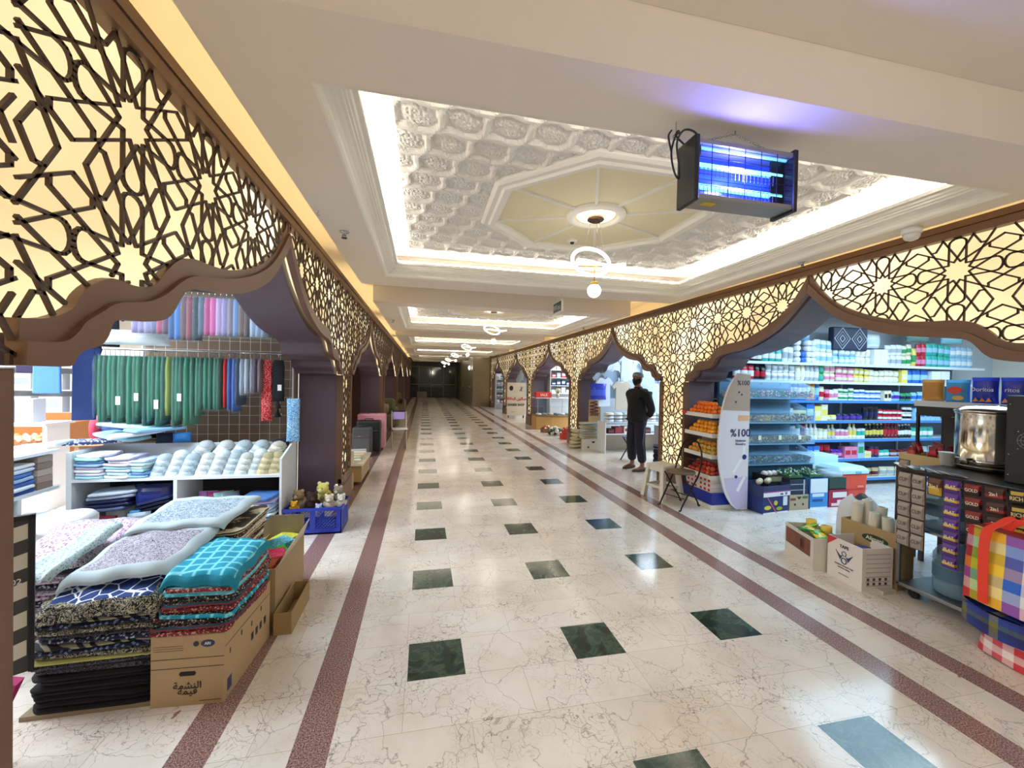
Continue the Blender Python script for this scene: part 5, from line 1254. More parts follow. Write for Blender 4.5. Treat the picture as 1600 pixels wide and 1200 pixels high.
# stacked cartons by pillar 2
t = fbox('produce_box', 'white punched carton at the foot of the second right pillar', (3.74, 8.72, 0), .42, .3, .24, '#dedbd2', 0, [(.1, .04, .14, .08, '#2a2a2a'), (-.14, .04, -.1, .08, '#2a2a2a')]); blob_print(t, [(-.05, .19), (.05, .19), (0, .14)], -.15, '#2a2430')
for i in range(9): pouch('folded_cloth', 'folded beige-grey cloth in the pile on the white punched carton, %s from the bottom' % ORD[i], 'cloth', (3.68 + .02 * math.sin(i * 3), 8.72, .245 + i * .04), .46, .045, .3, ['#c9bda0', '#b8b49a', '#d8cfae', '#a9bccf', '#9fb4cc'][(i * 2) % 5], '#c4bca6', .1 * math.sin(i * 5), rough=.9)
for i in range(5): pouch('cloth_sack', 'cream cloth bundle on the floor left of the white punched carton, %s from the bottom' % ORD[i], 'cloth', (3.42 + .01 * i, 8.88, .001 + i * .085), .3, .09, .26, '#cfc6a4', '#b9ae88', .4 * i, rough=.9)
for i in range(5): pouch('folded_trousers', 'dark folded trousers at the foot of the lit pillar, %s from the bottom' % ORD[i], 'trousers', (4.25, 6.62, .001 + i * .085), .4, .09, .3, ['#1c2038', '#2a3a6a', '#14161f', '#303a52', '#8a9cb8'][i], '#20263e', rough=.9)
carton('white_carton', 'pale carton standing on the folded trousers behind the person', 'box', (4.27, 6.62, .43), .3, .25, .34, '#cfdbe6', '#b4c6d8')
shirt('hanging_trousers', 'long grey-blue garment hanging by the lit pillar behind the person', (4.45, 6.9, 1.95), .5, .9, '#8fa4c0', .4, drop=2.68)
# tall tan box + banner
t = T('cardboard_panel', 'tan cardboard panel with dark red scribbled print at the clothes shop entrance', 'panel', (3.78, 8.62, .62)); MB().box((-.14, 0, 0), (.14, .02, .5)).build('panel', cm('#c9a878'), t)
m = MB()
for i in range(9): m.cbox((-.02 + .02 * math.sin(i * 2), -.012, .16 + i * .036), (.2, .012, .02), 0, 0, 0, .3 * math.sin(i * 3))
m.build('print', cm('#5c1f1c'), t)
# pastry counter (bay 3)
pc = T('pastry_counter', 'curved glass pastry counter on a pale wood base', 'counter', (4.15, 12.3, 0))
def cf(r0, z0, z1, n=14):
    return [[(-.72 + 1.6 * (i / n), -.28 * math.sin(PI * i / n) - .0, z) for i in range(n + 1)] for z in (z0, z1)]
n = 14; fr = [(-.72 + 1.6 * i / n, -.30 * math.sin(PI * (i / n) * .9 + .3)) for i in range(n + 1)]
m = MB(); m.prism(fr + [(.88, .5), (-.72, .5)], 0, .40, 'z'); m.build('base', mat('pale_wood', '#c39a5a', .5), pc)
m = MB(); m.prism([(x, y - .02) for x, y in fr] + [(.88, .5), (-.72, .5)], .40, .44, 'z'); m.build('rim', cm('#8a6a3a'), pc)
m = MB(); m.grid(lambda u, v: (fr[min(n, int(u * n + .5))][0], fr[min(n, int(u * n + .5))][1] + .12 * v * v, .44 + .52 * v), n, 4); m.build('glass', M_ACR, pc)
MB().box((-.72, .0, .96), (.88, .5, .98)).build('counter_top', cm('#e2e8ea'), pc); MB().box((-.70, .1, .68), (.86, .5, .69)).build('glass_shelf', M_ACR2, pc)
m = MB()
for k in range(3): m.box((-.7 + k * .78, -.15, .44), (-.69 + k * .78, -.14, .96))
m.build('glass_frame', M_METAL, pc)
for i in range(16): 
    m = MB(); m.sphere((0, 0, .03), .055, 10, 6, sq=(1.3, 1, .6)); o = m.build('pastry', cm(['#d8dfe2', '#8a97a0', '#c9b48a', '#4d5a66'][i % 4])); o.location = (3.52 + (i % 8) * .19, 12.2 + .16 * (i // 8), .445 + .0); tag(o, 'small pastry tray heap inside the glass counter, %s in the %s line' % (ORD[i % 8], ['front', 'back'][i // 8]), 'pastry')
t = T('red_banner', 'red lettered box sign on top of the pastry counter', 'sign', (3.68, 12.4, .981)); MB().box((-.25, -.1, 0), (.25, .1, .17)).build('sign_box', cm('#cf2a1e'), t); text('SALE', .11, cm('#f2d8c8'), t, (0, -.102, .085), (RX, 0, 0))
t = T('plant_vase', 'dried flower bunch in a vase on the pastry counter', 'plant', (4.15, 12.35, .981)); m = MB(); m.lathe([(.04, 0), (.06, .08), (.04, .14)], n=12); m.build('vase', cm('#b9b6a0'), t); m = MB()
for i in range(40): a = rnd.random() * 6.28; r_ = rnd.random() * .12; m.tube([(0, 0, .12), (r_ * math.cos(a), r_ * math.sin(a), .2 + rnd.random() * .12)], .004, 4)
m.build('stems', cm('#a89c6a'), t)
sh3 = shelves('back_shelving', 'white wall shelves of boxes behind the pastry counter', (4.95, 13.0, 0), 1.7, .35, [1.10, 1.36, 1.62, 1.88], 2.15, M_RACK)
ii = 0
for z in (1.10, 1.36, 1.62, 1.88):
    for q in range(9):
        c = ['#e2e6ea', '#2a3a5a', '#c23a3a', '#e9e2c9', '#3c5a7a', '#8fb0c8'][(q * 3 + ii) % 6]
        carton('shelf_box', '%s small box on the %s shelf behind the pastry counter, %s from left' % (['white', 'navy', 'red', 'cream', 'slate', 'light blue'][(q * 3 + ii) % 6], ['lowest', 'second', 'third', 'top'][ii], ORD[q]), 'box', (4.24 + q * .17, 13.12, z + .001), .14, .14, .12 + .04 * (q % 3), c, '#d8dde2')
    ii += 1
for i, (x, y, c, lb) in enumerate(((3.55, 11.75, '#b8542e', 'clay red heap of wrapped goods'), (3.78, 11.62, '#dfe2d8', 'white heap of wrapped goods'), (4.05, 11.42, '#c23a2a', 'orange-red heap of wrapped goods'), (4.3, 11.5, '#d98a3c', 'amber heap of wrapped goods'))):
    t = fbox('goods_tray', lb + ' in a low box before the pastry counter', (x, y - .2, 0), .28, .26, .12, ['#7a5a34', '#c9c4b4', '#a82a20', '#8a6a3c'][i]); m = MB()
    for q in range(14): m.sphere((rnd.uniform(-.1, .1), rnd.uniform(-.09, .09), rnd.uniform(.1, .17)), .035, 8, 6, q % 2)
    m.build('wrapped_goods', [cm(c), cm('#e6dccb')], t)
t = fbox('red_box', 'low bright red box on the floor by the second right pillar', (3.72, 10.25, 0), .3, .3, .14, '#c8321e'); 
t = T('cloth_heap', 'white and green wrapped heap on the floor behind the low red box', 'heap', (3.62, 10.9, 0)); m = MB()
for q in range(16): m.sphere((rnd.uniform(-.16, .16), rnd.uniform(-.14, .14), rnd.uniform(.05, .16)), .06, 8, 6, q % 2)
m.build('bundles', [cm('#d9ddd4'), cm('#2f4a3a')], t)
# barber sign (bay 4)
t = T('barber_sign', 'white barber shop sign board with red Arabic lettering', 'sign', (3.60, 15.85, .10), math.radians(-8))
MB().box((-.36, 0, 0), (.36, .03, 1.30)).build('board', cm('#d9d3c4'), t)
for x in (-.3, .3): MB().box((x - .02, 0, -.1), (x + .02, .12, .0)).build('foot', M_BLK, t)
text('BARBER SHOP', .13, cm('#15151a'), t, (0, -.004, .42), (RX, 0, 0), sx=.80, bold=.03)
AR = ''.join(chr(c) for c in (0xFE94, 0xFED7, 0xFEFC, 0xFEA4, 0xFEDF, 0xFE8D, 0x20, 0xFEE5, 0xFEEE, 0xFEDF, 0xFE8E, 0xFEBB))
text(AR, .145, cm('#c4222a'), t, (0, -.004, .66), (RX, 0, 0), bold=.035)
text('0535 000', .04, cm('#555'.replace('555', '555555')), t, (-.12, -.004, .14), (RX, 0, 0))
blob_print(t, ell(-.2, 1.08, .08, .10, 16), 0.0, '#26222a', 'head_print')
m = MB(); m.cbox((.2, -.002, 1.06), (.2, .002, .022), 0, 0, 0, -.9); m.cbox((.2, -.002, 1.06), (.2, .002, .022), 0, 0, 0, -1.7); m.build('scissors_print', cm('#26222a'), t)
for i, (x, z, c) in enumerate(((4.3, 1.0, '#9fb0c0'), (4.8, 1.3, '#c9d4dc'), (4.4, 1.7, '#5a6a78'))): shirt('hanging_shirt', ['blue-grey', 'whitish', 'slate'][i] + ' garment hanging in the shop behind the barber sign', (x, 17.5 - .12 * i, z + .5), .5, .7, c, drop=2.68)
# shop 5: shelf with stacks
sh5 = shelves('stack_shelf', 'tall shelf of folded goods beyond the barber sign', (4.2, 20.2, 0), 1.3, .35, [.3, .6, .9, 1.2, 1.5], 1.8, M_RACK)
for k, z in enumerate((.3, .6, .9, 1.2, 1.5)):
    for q in range(6): pouch('folded_goods', '%s folded item on the %s shelf beyond the barber sign, %s from left' % (['white', 'red', 'teal', 'grey', 'cream', 'blue'][(q + k) % 6], ORD[k], ORD[q]), 'clothes', (3.68 + q * .2, 20.3, z + .001), .18, .2, .16, ['#e2e6e8', '#b84a44', '#3f7a78', '#8a929a', '#d8cfae', '#5a7ab0'][(q + k) % 6], '#d0d6da', rough=.8)

# ------------------------------------------------ left side, further shops
def suitcase(lab, loc, w, d, h, c, cd, rz=0, quilt=False):
    t = T('suitcase', lab, 'suitcase', loc, rz)
    m = MB(); m.box((-w / 2, -d / 2, .04), (w / 2, d / 2, h)); m.build('shell', cm(c, .5), t, .03)
    m = MB(); m.box((-w * .4, -d / 2 - .012, h * .12), (w * .4, -d / 2 - .001, h * .62)); m.build('front_pocket', cm(cd, .5), t, .01)
    m = MB(); m.tube([(-.08, 0, h), (-.08, 0, h + .03), (.08, 0, h + .03), (.08, 0, h)], .01, 6); m.build('handle', M_BLK, t)
    for sx in (-1, 1):
        for sy in (-1, 1): m = MB(); m.lathe([(.022, -.012), (.022, .012)], (sx * w * .4, sy * d * .35, .022), 10, ax='x'); m.build('wheel', M_BLK, t)
    m = MB(); m.tube([(-w * .4, -d / 2 - .001, h * .7), (w * .4, -d / 2 - .001, h * .7)], .003, 4); m.build('zip', M_METAL, t)
    return t
suitcase('dark grey small suitcase at the front of the luggage group', (-1.14, 8.38, 0), .36, .2, .56, '#3f4348', '#4c5056')
suitcase('black suitcase behind the small grey suitcase', (-1.06, 8.70, 0), .46, .24, .66, '#17191c', '#202327')
suitcase('large pink suitcase wrapped in plastic at the back of the luggage group', (-1.05, 9.12, 0), .56, .3, .76, '#d99aac', '#e2aab8')
suitcase('maroon suitcase deeper in the luggage shop', (-1.75, 8.75, 0), .5, .3, .7, '#6a1c2c', '#7a2a3a')
suitcase('rose suitcase at the back left of the luggage shop', (-1.62, 9.2 - .55 + .0, .72), .4, .25, .5, '#b8607a', '#c87a90')
lr = T('display_tower', 'narrow white display tower of small goods beside the lit lattice pillar', 'display stand', (-1.42, 7.2, 0))
for z in (.35, .65, .95, 1.2, 1.5): MB().box((-.16, -.16, z - .015), (.16, .16, z)).build('shelf', M_RACK, lr)
for x in (-.15, .15):
    for y in (-.15, .15): MB().box((x - .008, y - .008, 0), (x + .008, y + .008, 1.75)).build('post', M_RACK, lr)
for i, (z, c, lb) in enumerate(((.35, '#c9ccd4', 'silver pack'), (.65, '#6a4a7a', 'purple pack'), (.951, '#e0c8b4', 'peach pack'), (.651, '#b8c4cc', 'pale pack'), (1.201, '#e8e6ea', 'white pack'), (1.501, '#9fc4d8', 'light blue pack'))): carton('small_pack', lb + ' on the narrow white display tower', 'box', (-1.42 + (.07 if i != 3 else -.07), 7.12, z + .001), .12, .12, .16, c, '#f2f0ee')
# book table beyond pillar
bt = T('book_table', 'low wooden table of flat books just past the near lit pillar', 'table', (-1.12, 6.56, 0))
m = MB(); m.box((-.3, -.46, .28), (.3, .46, .31)); m.build('tabletop', cm('#e2dccc'), bt); m = MB(); m.box((-.28, -.44, .05), (.28, .44, .28)); m.build('cabinet_body', cm('#a88a5c'), bt)
for sx in (-1, 1):
    for sy in (-1, 1): MB().box((sx * .26 - .02, sy * .42 - .02, 0), (sx * .26 + .02, sy * .42 + .02, .05)).build('leg', cm('#7a5c36'), bt)
for i in range(6): carton('flat_book', ['white', 'pale green', 'cream', 'light grey', 'ivory', 'pale blue'][i] + ' book lying on the low wooden table, %s from the near end' % ORD[i], 'book', (-1.02 - .02 * (i % 2), 6.27 + i * .14, .311), .3, .12, .03 + .012 * (i % 3), ['#e6e4dc', '#c4d4bc', '#e2d8b8', '#cfd2d0', '#ece6d4', '#c8d6e0'][i], rz=.02 * i)
carton('book_stack_box', 'cream upright box at the near end of the low wooden table', 'box', (-1.0, 6.15, .311), .1, .06, .18, '#dcd6bc')
t = fbox('open_carton', 'small open tan carton on the floor in front of the low wooden table', (-1.14, 5.88, 0), .42, .3, .2, '#b59a6e')
# armchair
ac = T('armchair', 'rounded olive green armchair by the third lattice pillar', 'armchair', (-1.16, 12.75, 0), .1); MO = cm('#6e6a50', .85)
m = MB(); m.box((-.35, -.38, .08), (.35, .3, .42)); m.build('seat', MO, ac, .06); m = MB(); m.box((-.35, .18, .3), (.35, .42, .88)); m.build('backrest', MO, ac, .1)
for s_ in (-1, 1): m = MB(); m.box((s_ * .36 - .09, -.38, .08), (s_ * .36 + .09, .38, .62)); m.build('armrest', MO, ac, .07)
for lx in (-.3, .3):
    for ly in (-.3, .3): MB().box((lx - .03, ly - .03, 0), (lx + .03, ly + .03, .09)).build('leg', cm('#3a2c1e'), ac)
m = MB(); m.box((-.2, .02, .42), (.16, .16, .72)); m.build('cushion', cm('#a89c7a', .8), ac, .05)
ac2 = copy_tree(ac, (-1.2, 17.8, 0), .2, 'olive armchair farther along the left side of the corridor')
t = T('floor_cushion', 'pale beige bag leaning on the fourth left pillar', 'bag', (-1.15, 19.6, 0)); m = MB(); m.sphere((0, 0, .35), .25, 12, 8, sq=(.7, .6, 1.4)); m.build('bag_body', cm('#b9a890'), t)
# ------------------------------------------------ scarf shop, left foreground
M_CUB = mat('white_melamine', '#e3e8ec', .35)
cb = T('cubby_shelf', 'white open cubby unit carrying hats and folded cloths', 'shelving', (-2.15, 4.28, 0))
# local x -0.85 .. 0.84
MB().prism([(0, 0), (.46, 0), (.46, .86), (.36, .86), (0, .75)], .82, .84, 'x').build('side_panel', M_CUB, cb)
MB().box((-.87, 0, 0), (-.83, .46, .84)).build('side_panel', M_CUB, cb)
MB().box((-.83, 0, .575), (.82, .46, .60)).build('shelf', M_CUB, cb)
MB().box((-.83, 0, .06), (.82, .46, .08)).build('shelf', M_CUB, cb)
MB().box((-.06, 0, .08), (-.03, .46, .575)).build('divider', M_CUB, cb)
MB().box((-.83, .45, 0), (.82, .46, .60)).build('back_panel', mat('dark_back', '#241f22', .6), cb)
MB().box((-.83, .36, .60), (.82, .37, .86)).build('back_ledge', M_CUB, cb)
s2 = T('side_cubby', 'white slanted side shelf of stacked shirts at the far left', 'shelving', (-3.02, 3.75, 0))
MB().box((-.45, -1.3, .55), (0, .47, .575)).build('shelf', M_CUB, s2); MB().box((-.45, -1.3, .86), (0, .47, .885)).build('shelf', M_CUB, s2); MB().box((-.45, -1.3, .12), (0, .47, .145)).build('shelf', M_CUB, s2)
MB().box((-.45, .10, .145), (0, .13, .55)).build('divider', M_CUB, s2); MB().box((-.46, -1.3, 0), (-.45, .47, .885)).build('back_panel', M_CUB, s2)
def ctex(name, a, b, scale=60, style='dots', c=None):
    """woven cloth: patterned with b over a"""
    key = 'cloth_' + name
    if key in MATS: return MATS[key]
    m = mat(key, a, .9); g = NG(m); tc = g.n('TexCoord')
    if style == 'dots':
        v = g.n('TexVoronoi', feature='F1'); v.inputs['Scale'].default_value = scale; g.l(tc.outputs['Object'], v.inputs['Vector'])
        f = g.ramp(v.outputs['Distance'], [(.30, (1, 1, 1)), (.42, (0, 0, 0))])
    elif style == 'curl':
        v = g.n('TexNoise', i_Scale=scale, i_Detail=1.0, i_Distortion=2.5); g.l(tc.outputs['Object'], v.inputs['Vector'])
        f = g.ramp(v.outputs[0], [(.46, (0, 0, 0)), (.50, (1, 1, 1)), (.56, (1, 1, 1)), (.60, (0, 0, 0))])
    elif style == 'zig':
        v = g.n('TexWave'); v.wave_type = 'BANDS'; v.bands_direction = 'DIAGONAL'; v.inputs['Scale'].default_value = scale / 6; v.inputs['Distortion'].default_value = 6; v.inputs['Detail'].default_value = 1; g.l(tc.outputs['Object'], v.inputs['Vector'])
        f = g.ramp(v.outputs[0], [(.4, (0, 0, 0)), (.6, (1, 1, 1))])
    elif style == 'star':
        v = g.n('TexVoronoi', feature='DISTANCE_TO_EDGE'); v.inputs['Scale'].default_value = scale; v.inputs['Randomness'].default_value = .75; g.l(tc.outputs['Object'], v.inputs['Vector'])
        f = g.ramp(v.outputs['Distance'], [(.03, (1, 1, 1)), (.05, (0, 0, 0))])
    elif style == 'plaid':
        w1 = g.n('TexWave'); w1.bands_direction = 'X'; w1.inputs['Scale'].default_value = scale / 8; w2 = g.n('TexWave'); w2.bands_direction = 'Y'; w2.inputs['Scale'].default_value = scale / 8
        for w_ in (w1, w2): g.l(tc.outputs['Object'], w_.inputs['Vector'])
        mm = g.math('MAXIMUM', w1.outputs[0], w2.outputs[0]); f = g.ramp(mm, [(.80, (0, 0, 0)), (.97, (.9, .9, .9))])
    elif style == 'stripe':
        w1 = g.n('TexWave'); w1.bands_direction = 'Z'; w1.inputs['Scale'].default_value = scale / 3; w1.inputs['Distortion'].default_value = 1.5; g.l(tc.outputs['Object'], w1.inputs['Vector']); f = g.ramp(w1.outputs[0], [(.4, (0, 0, 0)), (.6, (1, 1, 1))])
    col = g.mix(f, hexc(a), hexc(b))
    g.l(col, g.b.inputs['Base Color']); return m
def cloth_fold(name, lab, cat, loc, w, d, h, mt, rz=0, group=None, rx=0, ry=0, sag=0, edge=None, seed=0, curl=0):
    """folded cloth: rounded slab with wavy rim, w along x, d along y"""
    rnd_ = random.Random(seed); ph = rnd_.random() * 6
    m = MB(); N = 44; R = []
    j = [rnd_.uniform(-.010, .010) for _ in range(4)]
    for k, (s_, z) in enumerate(((.965, 0), (1.0, h * .2), (1.005, h * .6), (.97, h * .92), (.5, h * .98))):
        ring = []
        for i in range(N):
            a = 2 * PI * i / N; c, q = math.cos(a), math.sin(a)
            x = w / 2 * (abs(c) ** .22) * (1 if c > 0 else -1) * s_; y = d / 2 * (abs(q) ** .22) * (1 if q > 0 else -1) * s_
            x += (.005 * math.sin(6 * y / d * 3 + ph) + j[0 if y > 0 else 1]) * (1 if abs(c) > .5 else .3)
            y += (.005 * math.sin(6 * x / w * 3 + ph) + j[2 if x > 0 else 3]) * (1 if abs(q) > .5 else .3)
            zz = z + .0028 * math.sin(x * 23 + 1) * math.cos(y * 19) + .0035 * math.sin(y * 31) * (abs(c) > .3) - sag * (abs(x) / w * 2) ** 2 * h
            ring.append((x, y, zz))
        R.append(ring)
    for k in range(4): m.rings([R[k], R[k + 1]], 1 if (edge and k < 3) else 0, True, False)
    m.rings([R[4], R[4]], 0, True, True); m.rings([R[0], R[0]], 0, True, True)
    o = m.build(name, [mt, edge] if edge else [mt]); o.location = loc; o.rotation_euler = (rx, ry, rz)
    return tag(o, lab, cat, group)
def sheet(name, lab, cat, P, mt, th=.012, bump=.010, droop=.0, seed=0, edge=None, group=None, edge_w=.06, n=26):
    """soft cloth laid between four corner points P (front-left, front-right, back-right, back-left)"""
    P = [Vector(p) for p in P]; c = sum(P, Vector()) / 4; r_ = random.Random(seed); ph = [r_.random() * 6 for _ in range(4)]
    def pt(u, v, o):
        p = (P[0] * (1 - u) + P[1] * u) * (1 - v) + (P[3] * (1 - u) + P[2] * u) * v
        z = bump * (math.sin(u * 7 + ph[0] + v * 3) * .5 + math.sin(v * 9 + ph[1] - u * 4) * .4 + .35 * math.sin(u * 17 + v * 11 + ph[2]))
        e = max(0, abs(2 * u - 1) - .78) / .22; f = max(0, (1 - 2 * v) - .8) / .2
        p = p + Vector((.006 * math.sin(v * 13 + ph[3]), .006 * math.sin(u * 15 + ph[2]), z - droop * (e ** 2 + f ** 2) + (th if o else 0)))
        return p - c
    m = MB()
    vs = [pt(i / n, j / n, 1) for j in range(n + 1) for i in range(n + 1)] + [pt(i / n, j / n, 0) for j in range(n + 1) for i in range(n + 1)]
    K = (n + 1) ** 2; o_ = len(m.v); m.v += [tuple(v) for v in vs]
    for j in range(n):
        for i in range(n):
            q = [j * (n + 1) + i, j * (n + 1) + i + 1, (j + 1) * (n + 1) + i + 1, (j + 1) * (n + 1) + i]
            u, v = (i + .5) / n, (j + .5) / n; mi = 1 if edge and (min(u, v, 1 - u, 1 - v) < edge_w) else 0
            m.f.append(tuple(q)); m.mi.append(mi); m.sm.append(True); m.f.append(tuple(x + K for x in reversed(q))); m.mi.append(mi); m.sm.append(True)
    bd = [i for i in range(n)] + [j * (n + 1) + n for j in range(n)] + [n * (n + 1) + i for i in range(n, 0, -1)] + [j * (n + 1) for j in range(n, 0, -1)]
    for a_, b_ in zip(bd, bd[1:] + bd[:1]): m.f.append((a_, a_ + K, b_ + K, b_)); m.mi.append(1 if edge else 0); m.sm.append(False)
    o = m.build(name, [mt, edge] if edge else [mt]); o.location = c; return tag(o, lab, cat, group)
rnd = random.Random(21)
# knitted hats: leaning stacks on the cubby
hatc = ['#cfe2ec', '#dfeaf0', '#c6dcea', '#e6ecec', '#d9e6ee', '#cfe0ea', '#e2eae4', '#d8e4e8', '#dcd9c2', '#d0c49c', '#d8caa0']
xs_ = [-2.37, -2.26, -2.14, -2.02, -1.90, -1.79, -1.68, -1.58, -1.49, -1.42]
def hat_stack(x, y, z, n, c, col_lab, tilt, s=1.0):
    for k in range(n):
        m = MB(); r = .062 * s
        m.lathe([(r * 1.03, 0), (r * 1.09, .004), (r * 1.08, .012), (r * .99, .015), (r * .97, .028), (r * .8, .048), (r * .4, .060), (.002, .064)], n=16)
        mt = mat('knit_%s_%d' % (c.strip('#'), k % 2), tuple(v_ * (.62 if k % 2 else .92) for v_ in hexc(c)), .9, var=.18, scale=90, bump=.5)  # every other hat darkened, imitating the shading at the rims
        o = m.build('knitted_hat', mt); o.location = (x + .010 * k * (tilt > .28) + .006 * k, y + .010 * k, z + k * .026); o.rotation_euler = (.25 + .02 * k, .10, 0)
        tag(o, 'knitted hat %s from bottom in the %s' % (ORD[k], col_lab), 'cap', 'knitted caps on the cubby')
names_ = ['pale blue cap stack leftmost of the row', 'whitish cap stack second from left', 'light blue cap stack third from left', 'white cap stack fourth from left', 'pale blue cap stack fifth from left', 'ice blue cap stack sixth from left', 'greenish white cap stack seventh from left', 'grey-white cap stack eighth from left', 'cream cap stack ninth from left', 'tan cap stack at the right end']
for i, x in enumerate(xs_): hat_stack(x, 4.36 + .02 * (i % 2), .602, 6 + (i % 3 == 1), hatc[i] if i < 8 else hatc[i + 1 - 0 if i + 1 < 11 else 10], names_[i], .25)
names2 = ['patterned blue cap stack behind, left', 'ice white cap stack behind, second', 'pale cap stack behind, third', 'light blue cap stack behind, fourth', 'white-cream cap stack behind, fifth']
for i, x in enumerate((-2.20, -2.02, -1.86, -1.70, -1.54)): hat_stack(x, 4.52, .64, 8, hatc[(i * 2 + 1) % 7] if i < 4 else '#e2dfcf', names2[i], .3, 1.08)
for i, (x, z, c, lb) in enumerate(((-2.44, .865, '#141a30', 'black-navy folded felt cap on the back ledge at left'), (-2.30, .87, '#2a6fb0', 'blue folded cap on the back ledge beside the navy one'), (-1.42, .80, '#10131f', 'black cap pair on the back ledge at the right end'))):
    pouch('felt_hat', lb, 'cap', (x, 4.60, z), .16, .10, .09, c, c, .2, rough=.8)
# folded cloths on the cubby, left part
cc = ['#a8dce6', '#e4e8f0', '#8fb4dc', '#d8d2ea', '#bfe6e2', '#6f9ad0', '#eef0f2', '#b8c8e4', '#9fe0dc', '#c9c2e2']
for s_, (x, w_) in enumerate(((-2.86, .22), (-2.64, .22), (-2.50, .16))):
    for k in range(8 - s_):
        cloth_fold('folded_cloth', 'folded pastel cloth, %s layer of the %s pile on the cubby shelf' % (ORD[k], ['left', 'middle', 'right'][s_]), 'cloth', (x + rnd.uniform(-.01, .01), 4.42, .601 + k * .027), w_, .27, .024, cm(cc[(k * 3 + s_) % 10], .9), rnd.uniform(-.12, .12), 'pastel cloths on the cubby', seed=k)
for k, (x, c, rz, lb) in enumerate(((-3.25, '#c9e0ea', .2, 'pale blue draped cloth far left on top of the side shelf'), (-2.98, '#7a86b8', .5, 'blue patterned scarf heap on the cubby corner'), (-2.78, '#9fdce6', -.3, 'aqua cloth draped over the cubby pile'), (-2.62, '#dfe6ea', .6, 'white cloth twisted over the cubby pile'), (-2.50, '#86b4dc', .9, 'sky blue cloth laid back on the cubby pile'), (-2.72, '#bfe4ea', .1, 'pale turquoise cloth at the back of the cubby pile'))):
    cloth_fold('draped_cloth', lb, 'cloth', (x, 4.30 + .04 * (k % 3) + (.2 if k else 0), .885 if k in (0, 1) else .86 + .034 * k), .40, .26, .03, ctex('scarfmix', '#2f3a6a', '#dfe6f0', 50, 'dots') if k == 1 else cm(c, .9), rz, ry=.12 * (k % 3 - 1), seed=k + 40)
# inside the cubby, left hole
for k, (z, c, rx_) in enumerate(((.31, '#5a6a90', .0), (.345, '#1c2450', .03), (.38, '#16204a', .0), (.415, '#aebfdc', .05), (.45, '#c9d6e6', .08))):
    cloth_fold('packed_shirt', '%s packed shirt, %s in the flat stack inside the left cubby hole' % (['slate', 'navy', 'dark navy', 'light blue', 'pale'][k], ORD[k]), 'shirt', (-2.76 + .012 * k, 4.42, z), .34, .26, .028, cm(c, .35), .05 * k, ry=-.05, seed=k)
carton('support_box', 'small white box under the packed shirts in the left cubby hole', 'box', (-2.70, 4.45, .081), .14, .2, .22, '#cdd2da')
pouch('dark_blue_pack', 'shiny dark blue packed garment slumped in the left cubby hole', 'pack', (-2.42, 4.40, .30), .30, .22, .16, '#1a2560', '#24307a', .1)
carton('sky_blue_box', 'narrow sky blue box standing in the left cubby hole', 'box', (-2.515, 4.30, .081), .07, .03, .22, '#3f9fe0')
o = carton('sky_blue_tray', 'long sky blue carton lid leaning in the left cubby hole', 'box', (-2.38, 4.33, .19), .28, .03, .075, '#3f9fe0'); o.rotation_euler.y = -.22
for k in range(3): o = carton('navy_pack', 'navy flat pack leaning above the sky blue lid, %s of three' % ['lowest', 'middle', 'topmost'][k], 'pack', (-2.39, 4.42, .30 + k * .035), .26, .2, .02, ['#1b2138', '#101530', '#2a3560'][k]); o.rotation_euler.y = -.25
t = T('burgundy_box', 'burgundy box with faint gold mark at the front of the left cubby', 'box', (-2.76, 4.22, .0)); MB().box((-.13, -.05, 0), (.13, .05, .28)).build('box_body', cm('#6e1f2a', .5), t, .004); text('HAJ', .03, cm('#c9a26a'), t, (0, -.052, .20), (RX, 0, 0))
pouch('yellow_green_pack', 'crumpled pack with yellow-green edge beside the sky blue box', 'pack', (-2.46, 4.26, .10), .16, .2, .08, '#8a9aa6', '#c9cc5a', .4)
pouch('red_cloth_heap', 'dark red cloth heap at the foot of the left cubby', 'cloth', (-2.62, 4.12, .001), .4, .12, .2, '#7a1420', '#8a2030', 0, rough=.9)
# right hole: wicker-like basket carton with purple packs, blue stacks
t = fbox('leaning_carton', 'dark olive open carton inside the right cubby hole', (-1.90, 4.44, .082), .44, .26, .22, '#5c5844', 0)
for i, (x, c, c2, lb) in enumerate(((-2.02, '#b98ad0', '#e2c4ec', 'lilac packed garment in the dark olive carton'), (-1.92, '#c44a9a', '#d9b0e0', 'magenta packed garment in the dark olive carton'), (-1.84, '#8fd0c4', '#c9b4e6', 'mint and lilac pack in the dark olive carton'), (-1.76, '#8a94a8', '#c8d0dc', 'grey plastic-wrapped pack in the dark olive carton'))): pouch('packed_garment', lb, 'pack', (x, 4.44 - .02 * i, .22), .17, .20, .07, c, c2, .3 * i, rx=-.25)
for k in range(13): cloth_fold('folded_cloth', 'light blue folded cloth, %s layer of the spilling stack right of the dark olive carton' % ORD[k], 'cloth', (-1.50 - .022 * max(0, 7 - k), 4.40 - .008 * k, .001 + .001 + (k * .032 if k else .0) + (.08 if False else 0)), .28, .30, .028, cm(['#3f6fb0', '#cfe0f0', '#9fc4e4', '#dfe6ee', '#7aa6d8', '#b4a8dc'][k % 6], .9), .06 * (k % 3 - 1), 'light blue cloths in the right cubby', seed=k) if k > 2 else None
